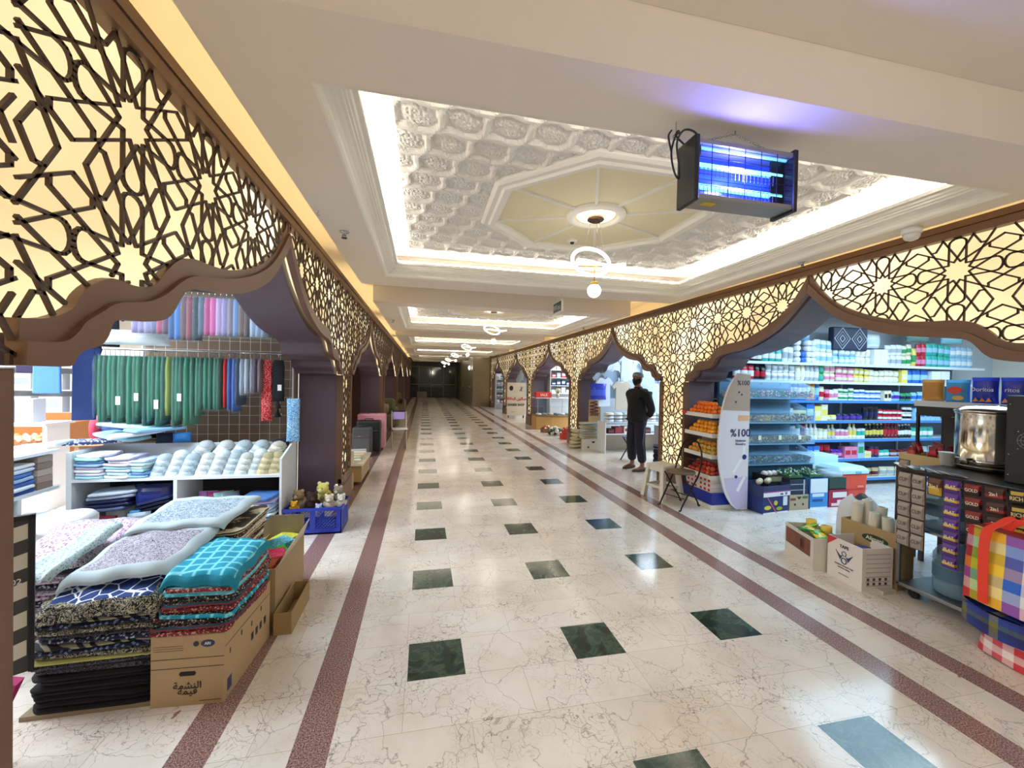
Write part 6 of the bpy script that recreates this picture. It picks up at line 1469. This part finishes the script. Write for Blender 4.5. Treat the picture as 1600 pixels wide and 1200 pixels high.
# side shelf stacks
for s_, (y, z0, n_) in enumerate(((3.9, .576, 7), (3.6, .576, 7), (3.3, .576, 6))):
    for k in range(n_): cloth_fold('folded_shirt', 'folded shirt, %s layer of the %s pile on the slanted side shelf' % (ORD[k], ['far', 'middle', 'near'][s_]), 'shirt', (-3.22, y, z0 + k * .034), .36, .26, .03, cm(['#2c4a90', '#dfe8f4', '#3f6ab8', '#9fb8e0', '#4a7ac0', '#cfdcf0', '#eef2f6'][(k + s_) % 7], .8), .04, 'shirts on the side shelf', seed=k)
for k in range(5): carton('shirt_box', 'brown-grey shirt box, %s of the stack at the corner of the slanted side shelf' % ORD[k], 'box', (-3.14, 4.11, .576 + k * .055), .2, .14, .052, ['#8a7468', '#a08c80', '#b8a498'][k % 3])
for s_, y in enumerate((3.95, 3.55)):
    for k in range(5): cloth_fold('folded_fabric', 'folded pale fabric, %s layer of the %s heap on the lowest side shelf' % (ORD[k], ['far', 'near'][s_]), 'cloth', (-3.22 + .01 * k, y - .35, .153 + k * .05), .36, .34, .044, cm(['#e6dff0', '#c4d8e8', '#f0eef4', '#d8cfe4', '#bcdcd8'][(k + s_) % 5], .9), .1, 'fabric on the lowest side shelf', seed=k)
# white fabric heap in front
for k in range(6): sheet('white_fabric', '%s fabric fold before the side shelf, %s from the floor' % (['pale grey', 'aqua', 'grey', 'white', 'lilac', 'bright white'][k], ORD[k]), 'cloth', [(-3.0 + .02 * k, 3.36 - .02 * (k % 2), .04 + k * .078), (-2.52 + .02 * (k % 3), 3.40, .04 + k * .072), (-2.48, 3.84, .02 + k * .08), (-2.98, 3.82, .02 + k * .08)], cm(['#aab2b8', '#6fb8c8', '#9aa2a6', '#c4c8ca', '#b8b0c8', '#cfccd2'][k], .9), .052, .012, .03, 3)
# grid panel and rails
gp = T('grid_panel', 'white wire grid panel on the brown wall of the scarf shop', 'grid panel', (-2.85, 4.97, .80))
m = MB()
for i in range(15): m.box((i * .1, 0, 0), (i * .1 + .003, .003, 1.35))
for k in range(14): m.box((0, -.003, k * .1), (1.43, 0, k * .1 + .003))
m.build('wire_grid', M_RACK, gp)
for x in (0, 1.43): MB().box((x - .008, -.008, -.01), (x + .008, .008, 1.37)).build('frame_bar', M_RACK, gp)
for x in (.1, 1.3): MB().box((x - .01, .0035, .3), (x + .01, .05, .32)).build('wall_bracket', M_RACK, gp)
MB().box((-.04, -.01, -.05), (-.01, .01, .2)).build('price_holder', cm('#e6e4d8'), gp)
rl = T('hanging_rail', 'chrome rail holding green wrapped cloths below the scarves', 'rail', (-3.05, 4.60, 1.765))
MCH = mat('chrome', '#dfe8f0', .12, 1)
m = MB(); m.tube([(0, 0, 0), (1.64, 0, 0)], .010, 8); m.build('tube', MCH, rl)
for x in (.35, 1.5): m = MB(); m.tube([(x, 0, 0), (x, .37, 0)], .007, 6); m.build('arm', MCH, rl)
def hang(x, y, ztop, w, h, d, c, c2, lab, group, name='wrapped_cloth', wrap=True, rz=RX, tagc=None):
    t = T(name, lab, 'cloth', (x, y, ztop), rz + rnd.uniform(-.12, .12), group)
    m = MB(); R = []
    for k in range(7):
        v = k / 6; f = .75 + .35 * math.sin(PI * (v * .7 + .15)); ww = w / 2 * (1 - .12 * (v < .05)) * (1 + .03 * math.sin(k * 2 + x * 40))
        R.append([(ww * (abs(math.cos(a)) ** .5) * (1 if math.cos(a) > 0 else -1), d / 2 * f * math.sin(a), -.05 - v * h) for a in [2 * PI * i / 10 + .01 for i in range(10)]])
    m.rings(R, 0, True, True); m.build('cloth_body', cm(c, .8) if isinstance(c, str) else c, t)
    if wrap:
        m = MB(); m.rings([[(p[0] * 1.09, p[1] * 1.25, p[2] + (.012 if k == 0 else (-.02 if k == 6 else 0))) for p in r_] for k, r_ in enumerate(R)], 0, True, True); m.build('plastic_sleeve', mat('clear_sleeve', '#cfe8f0', .12, alpha=.10), t)
    m = MB(); m.tube([(0, 0, -.045), (0, 0, .0), (0, .008, .012), (0, 0, .02), (0, -.008, .008)], .0022, 5); m.build('hook', MCH, t)
    if tagc: MB().box((-w / 2 - .004, -.018, -.05 - h * .75), (-w / 2 - .001, .018, -.05 - h * .62)).build('price_tag', cm(tagc), t)
    return t
# with rz=90deg local x (width) runs along world y; the narrow side faces the camera
n_g = 27
for i in range(n_g):
    x = -2.98 + i * .0395
    c = ['#0a5f40', '#0e7048', '#085038', '#127a52'][i % 4]
    if i == 1 or i == 15: c = '#8a9a2c' if i == 15 else '#0f6a4a'
    big = i in (0, 2, 4)
    hang(x, 4.60, 1.75, .20, (.56 + .05 * ((i * 5) % 3)) if i < 22 else .50, .036, c, c, 'green cloth in clear sleeve on the chrome rail, %s from the left' % ORD[i], 'green wrapped cloths', tagc='#e6eef0' if i in (5, 9, 13, 18) else None)
seq = [('#b8242c', .48, 'red'), ('#1c3f9c', .50, 'royal blue'), ('#2450b4', .52, 'bright blue'), ('#16244e', .46, 'navy'), ('#9fa8b8', .36, 'silver grey'), ('#b8bcc8', .34, 'light grey'), ('#8a8494', .33, 'mauve grey'), ('#5a3a48', .33, 'plum'), ('#6a4450', .32, 'dusky plum')]
for i, (c, h, lb) in enumerate(seq): hang(-1.905 + i * .038, 4.60, 1.75, .2, h, .034, c, c, lb + ' folded cloth hanging right of the green sleeved cloths', None, 'hanging_cloth', wrap=i > 0)
hang(-1.555, 4.60, 1.75, .10, .62, .05, ctex('redsh', '#b4121c', '#e8a8a4', 120, 'dots'), None, 'red chequered headscarf with tassels on the chrome rail', None, 'headscarf', wrap=False, rz=.2)
t = hang(-1.45, 4.60, 1.75, .11, .42, .05, cm('#14141c', .9), None, 'black scarf with tassels at the right end of the chrome rail', None, 'headscarf', wrap=False, rz=.2, tagc=None)
for k in range(3): MB().lathe([(.012, 0), (.03, -.07), (.006, -.08), (.034, -.16)], (-.0, -.01, -.47 - k * .0), 8).build('tassel', cm('#0e0e14', .9), t) if k == 0 else None
MB().box((.0, -.034, -.36), (.035, -.03, -.30)).build('price_tag', cm('#e6e6e2'), t)
# upper rail: sleeved scarves facing the camera
r3 = T('hanging_rail', 'dark upper rail with sleeved scarves just under the arch', 'rail', (-2.55, 4.28, 2.30))
m = MB(); m.box((0, -.012, 0), (1.16, .012, .05)); m.build('rail_bar', mat('rail_black', '#0c0c10', .4), r3)
for x in (.1, 1.1): m = MB(); m.tube([(x, 0, .05), (x, 0, .38)], .006, 6); m.build('arm', M_BLK, r3)
up = [('#8474a0', 'lilac-striped'), ('#8a7aa8', 'mauve'), ('#8f84a8', 'pale violet'), ('#6a6488', 'grey-violet'), ('#a03a5a', 'crimson'), ('#5a2a4a', 'plum'), ('#24447a', 'deep blue'), ('#3a62a8', 'blue'), ('#5a3030', 'dark brown'), ('#7a2030', 'wine red'), ('#202028', 'black'), ('#4a5268', 'slate'), ('#a82a6a', 'magenta'), ('#c04a8a', 'pink'), ('#a888b0', 'pale pink'), ('#8c7ca8', 'lavender'), ('#806c7c', 'grey-pink'), ('#6a80b0', 'powder blue'), ('#6a4a3a', 'brown'), ('#4a2a2a', 'dark rust'), ('#9aa8c0', 'steel blue'), ('#8c98b4', 'ice grey'), ('#7a8098', 'dusk blue'), ('#2a2c3c', 'charcoal')]
for i, (c, lb) in enumerate(up):
    x = -2.50 + i * .047
    hang(x, 4.28, 2.29, .075, .34 + (.05 if 6 <= i < 11 else 0) - (.0 if i < 6 else 0), .05, c, c, lb + ' sleeved scarf on the dark upper rail, %s from the left' % ORD[i], None, 'sleeved_scarf', rz=.5)
t = T('clear_bag', 'big clear plastic bag of white cloth lying at the left end of the chrome rail', 'bag', (-2.62, 4.48, 1.80)); m = pouch_mb(.55, .14, .22); m.build('bag_film', mat('film2', '#dff0f8', .1, alpha=.7), t)
for i, (x, y, z, w_, h_, c, lb) in enumerate(((-2.88, 4.5, 2.12, .30, .34, '#0c1020', 'black-navy garment hanging at the left end of the upper rail'), (-3.20, 4.34, 1.95, .26, .60, '#5f92dc', 'light blue hanging shape standing for the glow at the left of the scarf shop'), (-3.04, 4.50, 1.90, .24, .80, '#1c2f62', 'dark blue jacket hanging left of the green cloths'), (-3.98, 5.2, 1.80, .30, .28, '#221c3c', 'small dark purple garment hanging in the bright back stall'))): shirt('hanging_garment', lb, (x, y, z), w_, h_, c, .3, drop=2.68)  # light blue item stands in for a glow, modelled like a garment
for i, (x, z, w_, h_, c, lb) in enumerate(((-2.86, .90, .34, .22, '#34508c', 'blue garment heap under the green cloths'), (-2.70, .88, .34, .16, '#0e1322', 'black garment heap under the green cloths'), (-3.05, .86, .12, .24, '#d83a5a', 'pinkish red box edge left of the garment heap'))): pouch('garment_heap', lb, 'clothes', (x - .1, 4.85, z), w_, h_, .2, c, c, 0, rough=.8)
t = T('heap_table', 'plain table behind the cubby unit under the garment heap', 'table', (-3.0, 4.90, 0)); MB().box((-.35, -.14, .82), (.38, .10, .86)).build('tabletop', cm('#b89a78'), t)
for x in (-.3, .3): MB().box((x - .02, -.1, 0), (x + .02, .06, .82)).build('leg', cm('#b89a78'), t)
# blue patterned packet on pillar
pouch('blue_packet', 'blue and white patterned packet hanging at the purple pillar side', 'packet', (-1.30, 4.58, .87), .125, .44, .035, '#4a8ac8', '#8fc0dc', .1).data.materials[0] = ctex('bluepk', '#3f7fc4', '#bfe6ee', 45, 'curl')
D.objects['blue_packet'].data.materials[1] = MATS['cloth_bluepk']
# bright back stall
ws = T('wooden_display', 'wooden slanted display table of trinkets in the bright back stall', 'table', (-4.75, 6.3, 0)); MW = mat('orange_wood', '#b0733e', .5, var=.2, scale=4)
MB().box((-.8, -.35, .62), (.45, .35, .66)).build('tabletop', MW, ws); MB().box((-.8, .31, .66), (.45, .35, .98)).build('back_board', MW, ws); MB().box((.41, -.35, 0), (.45, .35, .9)).build('side_panel', MW, ws)
for x in (-.76,): MB().box((x, -.3, 0), (x + .04, .3, .62)).build('leg', MW, ws)
for i in range(24): pouch('trinket_bag', '%s trinket bag on the wooden display, %s from left' % (['cream', 'gold', 'white', 'peach'][i % 4], ORD[i]), 'trinket', (-5.45 + (i % 12) * .095, 6.12 + .2 * (i // 12), .661), .09, .09, .06, ['#efe2c8', '#d8b47a', '#f4f0e8', '#e8c8a8'][i % 4], '#f2ece0', .3 * i)
ws2 = shelves('bright_shelf', 'white shelves of pale boxes on the wall of the bright back stall', (-5.0, 7.6, 0), 2.6, .35, [.9, 1.25, 1.6], 1.9, M_RACK)
for i in range(12): carton('pale_box', 'pale box on the bright stall shelves, %s from left on the %s shelf' % (ORD[i % 6], ['lower', 'upper'][i // 6]), 'box', (-6.0 + (i % 6) * .4, 7.75, .901 + .35 * (i // 6)), .3, .2, .24, ['#e8eef4', '#cfd8e4', '#f2f0ea'][i % 3], '#b9c8d8')
for i, x in enumerate((-4.15, -3.98)): carton('grey_bin', 'translucent grey-blue bin in the bright back stall, %s one' % ['left', 'right'][i], 'bin', (x - .3, 5.6, .97), .16, .16, .26, '#b8c4d4', '#cfd8e4')
t = T('bin_table', 'white table under the grey-blue bins in the bright back stall', 'table', (-4.4, 5.6, 0)); MB().box((-.4, -.2, .94), (.4, .2, .969)).build('tabletop', M_RACK, t)
for x in (-.36, .36): MB().box((x - .02, -.15, 0), (x + .02, .15, .94)).build('leg', M_RACK, t)

# ---- scarf pile on the floor, foreground
A, B_, Cc = '#101424', '#c9c6b4', '#e2e6ea'
pat = [ctex('kf1', '#0d1020', '#b9b49a', 45, 'curl'), ctex('kf2', '#101a34', '#6f86b0', 60, 'dots'), ctex('kf3', '#0c0e18', '#8a8670', 50, 'zig'), ctex('kf4', '#141c3c', '#aab2c4', 70, 'dots'), ctex('kf5', '#0c0d14', '#5a5c6a', 55, 'curl')]
px_, py_ = -1.42, 2.45
z = .0; k = 0
pl = T('pallet', 'low wooden pallet under the dark scarf pile', 'pallet', (-1.46, 2.46, 0)); MB().box((-.26, -.26, 0), (.24, .26, .02)).build('pallet_top', cm('#8a7a5c'), pl)
z = .021
for k in range(9):
    cloth_fold('dark_blanket', 'plain black folded blanket low in the foreground scarf pile, %s from the floor' % ORD[k], 'blanket', (-1.45 + .004 * (k % 3), 2.45, z), .50, .50, .023, cm('#0b0b10', .95) if k < 7 else pat[4], .01 * (k % 2), 'black blankets at the pile base', seed=k); z += .0245
cloth_fold('lime_cloth', 'lime-yellow edged cloth in the middle of the foreground scarf pile', 'cloth', (-1.455, 2.445, z), .52, .52, .018, cm('#a8a860', .9), .02, seed=3); z += .02
for k in range(11):
    cloth_fold('patterned_scarf', 'dark patterned scarf in the foreground pile, %s above the lime-edged cloth' % ORD[k], 'scarf', (-1.45 + .006 * (k % 2), 2.445 + .002 * k, z), .50 + .008 * (k % 3), .50, .020, pat[k % 5], .015 * (k % 3 - 1), seed=k + 7); z += .0215
ztop = z
sheet('navy_scarf', 'royal navy scarf with white angular star lines on the near top of the pile', 'scarf', [(-1.69, 2.20, .47), (-1.20, 2.19, .50), (-1.21, 2.46, .56), (-1.70, 2.52, .54)], ctex('navstar', '#16306e', '#dfe8f4', 15, 'star'), .016, .008, .05, 5, edge=pat[0])
# second pile behind (lighter), higher
z = .001
for k in range(22):
    mt = [ctex('bs1', '#2a2218', '#d8ccb0', 70, 'stripe'), ctex('bs2', '#efe8dc', '#8a7a6a', 80, 'dots'), ctex('bs3', '#3a1418', '#c9b48a', 90, 'dots')][k % 3]
    cloth_fold('fringed_scarf', 'fringed scarf layer in the taller rear pile, %s from the floor' % ORD[k], 'scarf', (-1.40 + .004 * k, 2.96, z), .52, .54, .026, mt, .02 * (k % 3), 'fringed scarves in the rear pile', seed=k, ry=-.0); z += .0285
MG = ctex('keff_l', '#b4c2cc', '#2c4a70', 48, 'curl'); MG2 = ctex('keff_v', '#b6b2be', '#38304e', 55, 'curl'); MPK = ctex('keff_p', '#b8a8bc', '#7c3a64', 60, 'dots')
W_E = cm('#b4c4cc', .9)
sheet('patterned_scarf', 'white and violet-grey patterned scarf lying in front on the rear pile', 'scarf', [(-1.66, 2.30, .565), (-1.19, 2.30, .60), (-1.15, 2.68, .665), (-1.62, 2.70, .655)], MG2, .016, .008, .03, 11, edge=W_E, edge_w=.12)
sheet('patterned_scarf', 'white and pale blue leaf patterned scarf on top at the back of the pile', 'scarf', [(-1.60, 2.64, .685), (-1.12, 2.66, .69), (-1.10, 3.16, .70), (-1.64, 3.14, .70)], MG, .016, .007, .02, 12, edge=W_E, edge_w=.1)
z2 = .001
for k in range(17): cloth_fold('fringed_scarf', 'pinkish scarf layer in the left rear pile, %s from the floor' % ORD[k], 'scarf', (-1.98, 2.95, z2), .48, .58, .026, [MG2, ctex('bs5', '#1c2038', '#b8bccc', 70, 'dots'), MPK][k % 3], .02 * (k % 3), 'scarves in the left rear pile', seed=k); z2 += .0285
sheet('pink_scarf', 'white scarf with pink-violet checks at the left of the pile', 'scarf', [(-2.20, 2.60, .50), (-1.70, 2.58, .56), (-1.68, 3.10, .60), (-2.26, 3.14, .58)], MPK, .016, .010, .04, 13, edge=MG2)
sheet('white_scarf', 'white fringed scarf bridging the pink-violet scarf and the navy scarf', 'scarf', [(-1.86, 2.30, .555), (-1.68, 2.30, .60), (-1.66, 2.74, .69), (-1.84, 2.80, .66)], ctex('wfr', '#b0bec2', '#6a9490', 90, 'dots'), .014, .008, .02, 14)

# ---- carton with turquoise cloths
def carton_print(t, w, d, h):
    f = -d / 2
    m = MB(); m.box((-w / 2, f - .0012, h * .66), (w / 2, f - .0003, h * .668)); m.box((-w / 2, f - .0012, h * .53), (w / 2, f - .0003, h * .538)); m.build('print_line', cm('#2c2118'), t)
    blob_print(t, [(-.03, h * .42), (.03, h * .42), (.036, h * .45), (.03, h * .48), (-.03, h * .48), (-.036, h * .45)], f - .0005, '#120e0a', 'hand_hole')
    blob_print(t, ell(.085, h * .86, .03, .017, 18), f, '#2a3560', 'oval_logo'); text('ARI', .018, cm('#e6e2d4'), t, (.085, f - .0025, h * .86), (RX, 0, 0)); blob_print(t, ell(.035, h * .86, .012, .012), f, '#2c2c3c', 'round_logo')
    AR2 = ''.join(chr(c) for c in (0xFE94, 0xFEE3, 0xFEB8, 0xFEE8, 0xFEDF, 0xFE8D)); AR3 = ''.join(chr(c) for c in (0xFE94, 0xFEE4, 0xFEF4, 0xFED7))
    text(AR2, .045, cm('#241a12'), t, (0, f - .002, h * .28), (RX, 0, 0)); text(AR3, .045, cm('#241a12'), t, (0, f - .002, h * .20), (RX, 0, 0))
    for q in range(3): MB().box((-w / 2 + .01, f - .0012, h * (.84 - q * .03)), (-.02, f - .0003, h * (.845 - q * .03))).build('small_print', cm('#5a4a38'), t)
    MB().box((.05, f - .0012, h * .05), (w / 2 - .01, f - .0003, h * .06)).build('small_print', cm('#5a4a38'), t)
MKR = '#b0936c'
t = fbox('printed_carton', 'printed brown carton with hand hole carrying turquoise cloths', (-1.04, 2.42, 0), .31, .50, .335, MKR, -.06, (), False)
carton_print(t, .31, .50, .335)
m = MB()
for q in range(4): m.box((.1552, -.2 + q * .11, .20 + .02 * (q % 2)), (.1562, -.19 + q * .11, .225 + .02 * (q % 2)))
m.box((.1552, -.24, .26), (.1562, .24, .263)); m.build('side_print', cm('#2c2118'), t)
for q in range(4): MB().box((.1552, .02 + q * .05, .12), (.1562, .045 + q * .05, .16)).build('side_letter', cm('#2c2a3c'), t)
MB().box((.1552, -.22, .03), (.1562, -.18, .09)).build('side_logo', cm('#2a3560'), t)
TQ = [ctex('tq1', '#0f8fb0', '#7fd8e8', 40, 'plaid'), ctex('tq2', '#7a1c28', '#caa08a', 90, 'dots'), ctex('tq3', '#0f4a5a', '#8a2430', 70, 'stripe'), ctex('tq4', '#1a1c20', '#b8b0a0', 90, 'dots')]
z = .338
for k in range(9):
    cloth_fold('checked_scarf', 'turquoise and maroon checked scarf on the printed carton, %s from the bottom' % ORD[k], 'scarf', (-1.04 + .004 * (k % 2), 2.40 + .006 * k, z), .36 - .004 * k, .46, .021, TQ[(k * 2 + 1) % 4] if k < 8 else TQ[0], -.08 + .02 * (k % 3), seed=k + 30, rx=.03, sag=.35, edge=TQ[(k + 1) % 4]); z += .0225
sheet('turquoise_scarf', 'bright turquoise plaid scarf folded on top of the checked scarves', 'scarf', [(-1.215, 2.24, .572), (-.875, 2.20, .566), (-.865, 2.60, .585), (-1.19, 2.64, .598)], TQ[0], .022, .006, .035, 44, edge=cm('#0f7f9c', .9), edge_w=.04)
# open cartons behind
t = fbox('open_carton', 'open brown carton of mixed bright cloths behind the printed carton', (-.99, 3.06, 0), .24, .62, .36, '#a38a64', 0)
MB().box((-.12, .30, .36), (.12, .306, .50)).build('flap', cm('#8f8066'), t); m = MB(); m.add([(.12, -.28, .36), (.12, .28, .36), (.16, .28, .47), (.16, -.28, .44), (.125, -.28, .36), (.125, .28, .36), (.165, .28, .47), (.165, -.28, .44)], [(0, 1, 2, 3), (7, 6, 5, 4), (0, 3, 7, 4), (1, 5, 6, 2), (3, 2, 6, 7), (0, 4, 5, 1)]); m.build('flap', cm('#b8a684'), t)
MB().box((-.33, .30, .34), (-.12, .306, .47)).build('flap', cm('#9a8a70'), t)
for i, (y, c, c2, lb) in enumerate(((2.86, '#a84a2c', '#6e2a1c', 'rust'), (2.96, '#e03a6a', '#f06a8a', 'hot pink'), (3.05, '#2fc04a', '#5ae06a', 'vivid green'), (3.16, '#4fb8d8', '#a8e4f0', 'aqua patterned'), (3.27, '#d8d44a', '#9ac43a', 'yellow-green'))): cloth_fold('bright_cloth', lb + ' cloth bundle in the open brown carton', 'cloth', (-.99, y, .30 + .01 * (i % 2)), .20, .15, .07, ctex('aq' + str(i), c, c2, 60, 'dots'), .3 * i, seed=i)
t = fbox('open_carton', 'low brown carton with rust cloth beside the scarf pile', (-.80, 2.86, 0), .10, .40, .13, '#9a7e54', 0)
# striped chair back at the edge
t = T('striped_panel', 'black framed panel with cream stripes and H-02 lettering at the left pillar', 'panel', (-1.53, 1.93, .33), math.radians(22))
t.location = (-1.595, 1.95, .35)
m = MB(); m.box((-.06, 0, 0), (.09, .015, .62)); m.build('panel', cm('#3a3836', .6), t)
for q in range(5): MB().prism([(-.055, .03 + q * .115), (.075, .065 + q * .115), (.075, .125 + q * .115), (-.055, .09 + q * .115)], -.002, -.0004, 'y').build('stripe', cm('#cfc8b4'), t)
m = MB(); m.box((.08, -.012, 0), (.095, .02, .62)); m.box((-.06, -.012, .60), (.095, .02, .62)); m.build('edge_binding', cm('#0c0c0e'), t)
for lx in (-.05,): MB().box((lx - .005, .001, -.345), (lx + .005, .012, .0)).build('leg', cm('#0c0c0e'), t)
text('H-02', .03, cm('#d8d4c8'), t, (.03, -.0035, .36), (RX, 0, .0))
t.rotation_euler = (-.08, 0, math.radians(34))
carton('magenta_box', 'magenta and white box tilted at the foot of the striped panel', 'box', (-1.69, 1.97, .03), .06, .05, .31, '#b02068', '#e4c0d0', .3).rotation_euler = (0, .36, .2)

# blue toy crate
tc_ = T('toy_crate', 'blue plastic lattice crate of soft toys at the foot of the near lit pillar', 'crate', (-1.03, 4.48, 0)); MBL = mat('crate_blue', '#2438a8', .35)
m = MB(); W, Dd, H = .26, .19, .26
m.box((-W, -Dd, 0), (W, Dd, .015)); m.box((-W - .01, -Dd - .01, H - .03), (W + .01, -Dd + .008, H)); m.box((-W - .01, Dd - .008, H - .03), (W + .01, Dd + .01, H)); m.box((-W - .01, -Dd, H - .03), (-W + .008, Dd, H)); m.box((W - .008, -Dd, H - .03), (W + .01, Dd, H))
m.box((-W, -Dd, .0), (W, -Dd + .008, .05)); m.box((-W, Dd - .008, 0), (W, Dd, .05)); m.box((-W, -Dd, 0), (-W + .008, Dd, .05)); m.box((W - .008, -Dd, 0), (W, Dd, .05))
for x in (-W, -.03, W - .05):
    m.box((x, -Dd, .05), (x + .05, -Dd + .008, H)); m.box((x, Dd - .008, .05), (x + .05, Dd, H))
for y in (-Dd, Dd - .05): m.box((-W, y, .05), (-W + .008, y + .05, H)); m.box((W - .008, y, .05), (W, y + .05, H))
for x0, x1 in ((-W + .05, -.03), (.02, W - .05)):
    for sg in (-1, 1):
        for q in range(-6, 8):
            xa = x0 + q * .03; xb = xa + .18 * sg
            P = []
            for s_ in range(13):
                xx = xa + (xb - xa) * s_ / 12; zz = .05 + .18 * s_ / 12
                if x0 <= xx <= x1: P.append((xx, -Dd + .004, zz))
            if len(P) > 1: m.tube([P[0], P[-1]], .003, 4, sm=False)
for sg in (-1, 1):
    for q in range(-6, 12):
        ya = -Dd + .05 + q * .03; P = []
        for s_ in range(13):
            yy = ya + .18 * sg * s_ / 12; zz = .05 + .18 * s_ / 12
            if -Dd + .05 <= yy <= Dd - .05: P.append((W - .004, yy, zz))
        if len(P) > 1: m.tube([P[0], P[-1]], .003, 4, sm=False)
m.build('crate_body', MBL, tc_)
def toy(loc, s, c, c2, lab, spots=None, rz=0):
    t = T('soft_toy', lab, 'soft toy', loc, rz); f = mat('fur_' + c.strip('#'), c, .95, var=.15, scale=60)
    m = MB(); m.sphere((0, 0, s * .9), s, 14, 10, sq=(1, .9, .95)); m.build('body', f, t)
    m = MB(); m.sphere((0, -s * .55, s * 2.1), s * .78, 14, 10); m.build('head', f, t)
    m = MB(); m.sphere((0, -s * 1.2, s * 1.95), s * .33, 10, 8); m.build('muzzle', cm(c2, .9), t)
    for sx in (-1, 1):
        m = MB(); m.sphere((sx * s * .55, -s * .45, s * 2.75), s * .27, 10, 8); m.build('ear', cm(c2, .9), t)
        m = MB(); m.sphere((sx * s * .27, -s * 1.22, s * 2.25), s * .08, 8, 6); m.build('eye', M_BLK, t)
        m = MB(); m.sphere((sx * s * .9, -s * .35, s * 1.0), s * .36, 10, 8, sq=(.8, .8, 1.5)); m.build('paw', f, t)
    if spots:
        for q in range(7):
            a = q * 2.4; m = MB(); m.sphere((s * .97 * math.cos(a), s * .87 * math.sin(a), s * (.6 + .12 * q)), s * .3, 8, 6, sq=(1, 1, 1)); m.build('spot', cm(spots, .95), t)
    return t
for i, (x, y, z, s, c, c2, lb, sp_) in enumerate(((-1.20, 4.50, .20, .068, '#9a8464', '#b8a482', 'light brown soft toy bear at the left of the blue crate', None), (-1.22, 4.38, .20, .040, '#e8a81c', '#f0c84a', 'small yellow-orange soft toy at the left front of the crate', None), (-1.07, 4.42, .21, .062, '#2e1d16', '#4a3226', 'dark brown soft toy bear in the middle of the blue crate', None), (-.98, 4.54, .24, .074, '#e6d878', '#efe6a8', 'yellow spotted giraffe-like soft toy in the blue crate', '#7a6c50'), (-.90, 4.40, .215, .052, '#c9bca8', '#e6dfd0', 'cream soft toy at the front right of the crate', None), (-.80, 4.42, .22, .048, '#d8d2c4', '#eeeae0', 'whitish soft toy at the right corner of the crate', None), (-.84, 4.56, .24, .058, '#9c9184', '#c4baac', 'grey soft toy at the back right of the crate', None), (-.99, 4.36, .17, .04, '#a8b0d8', '#cfd4ea', 'pale lilac soft toy low at the front of the crate', None))): toy((x, y, z), s, c, c2, lb, sp_, .3 * (i % 3 - 1))

# ------------------------------------------------ turn all lettering into real meshes
bpy.context.view_layer.update()
dg = bpy.context.evaluated_depsgraph_get()
for o in [o for o in D.objects if o.type == 'FONT']:
    me = D.meshes.new_from_object(o.evaluated_get(dg)); me.name = 'lettering'
    n = D.objects.new('lettering', me); COL.objects.link(n); n.parent = o.parent; n.location = o.location; n.rotation_euler = o.rotation_euler; n.scale = o.scale
    if not me.materials: me.materials.append(o.data.materials[0])
    D.objects.remove(o)
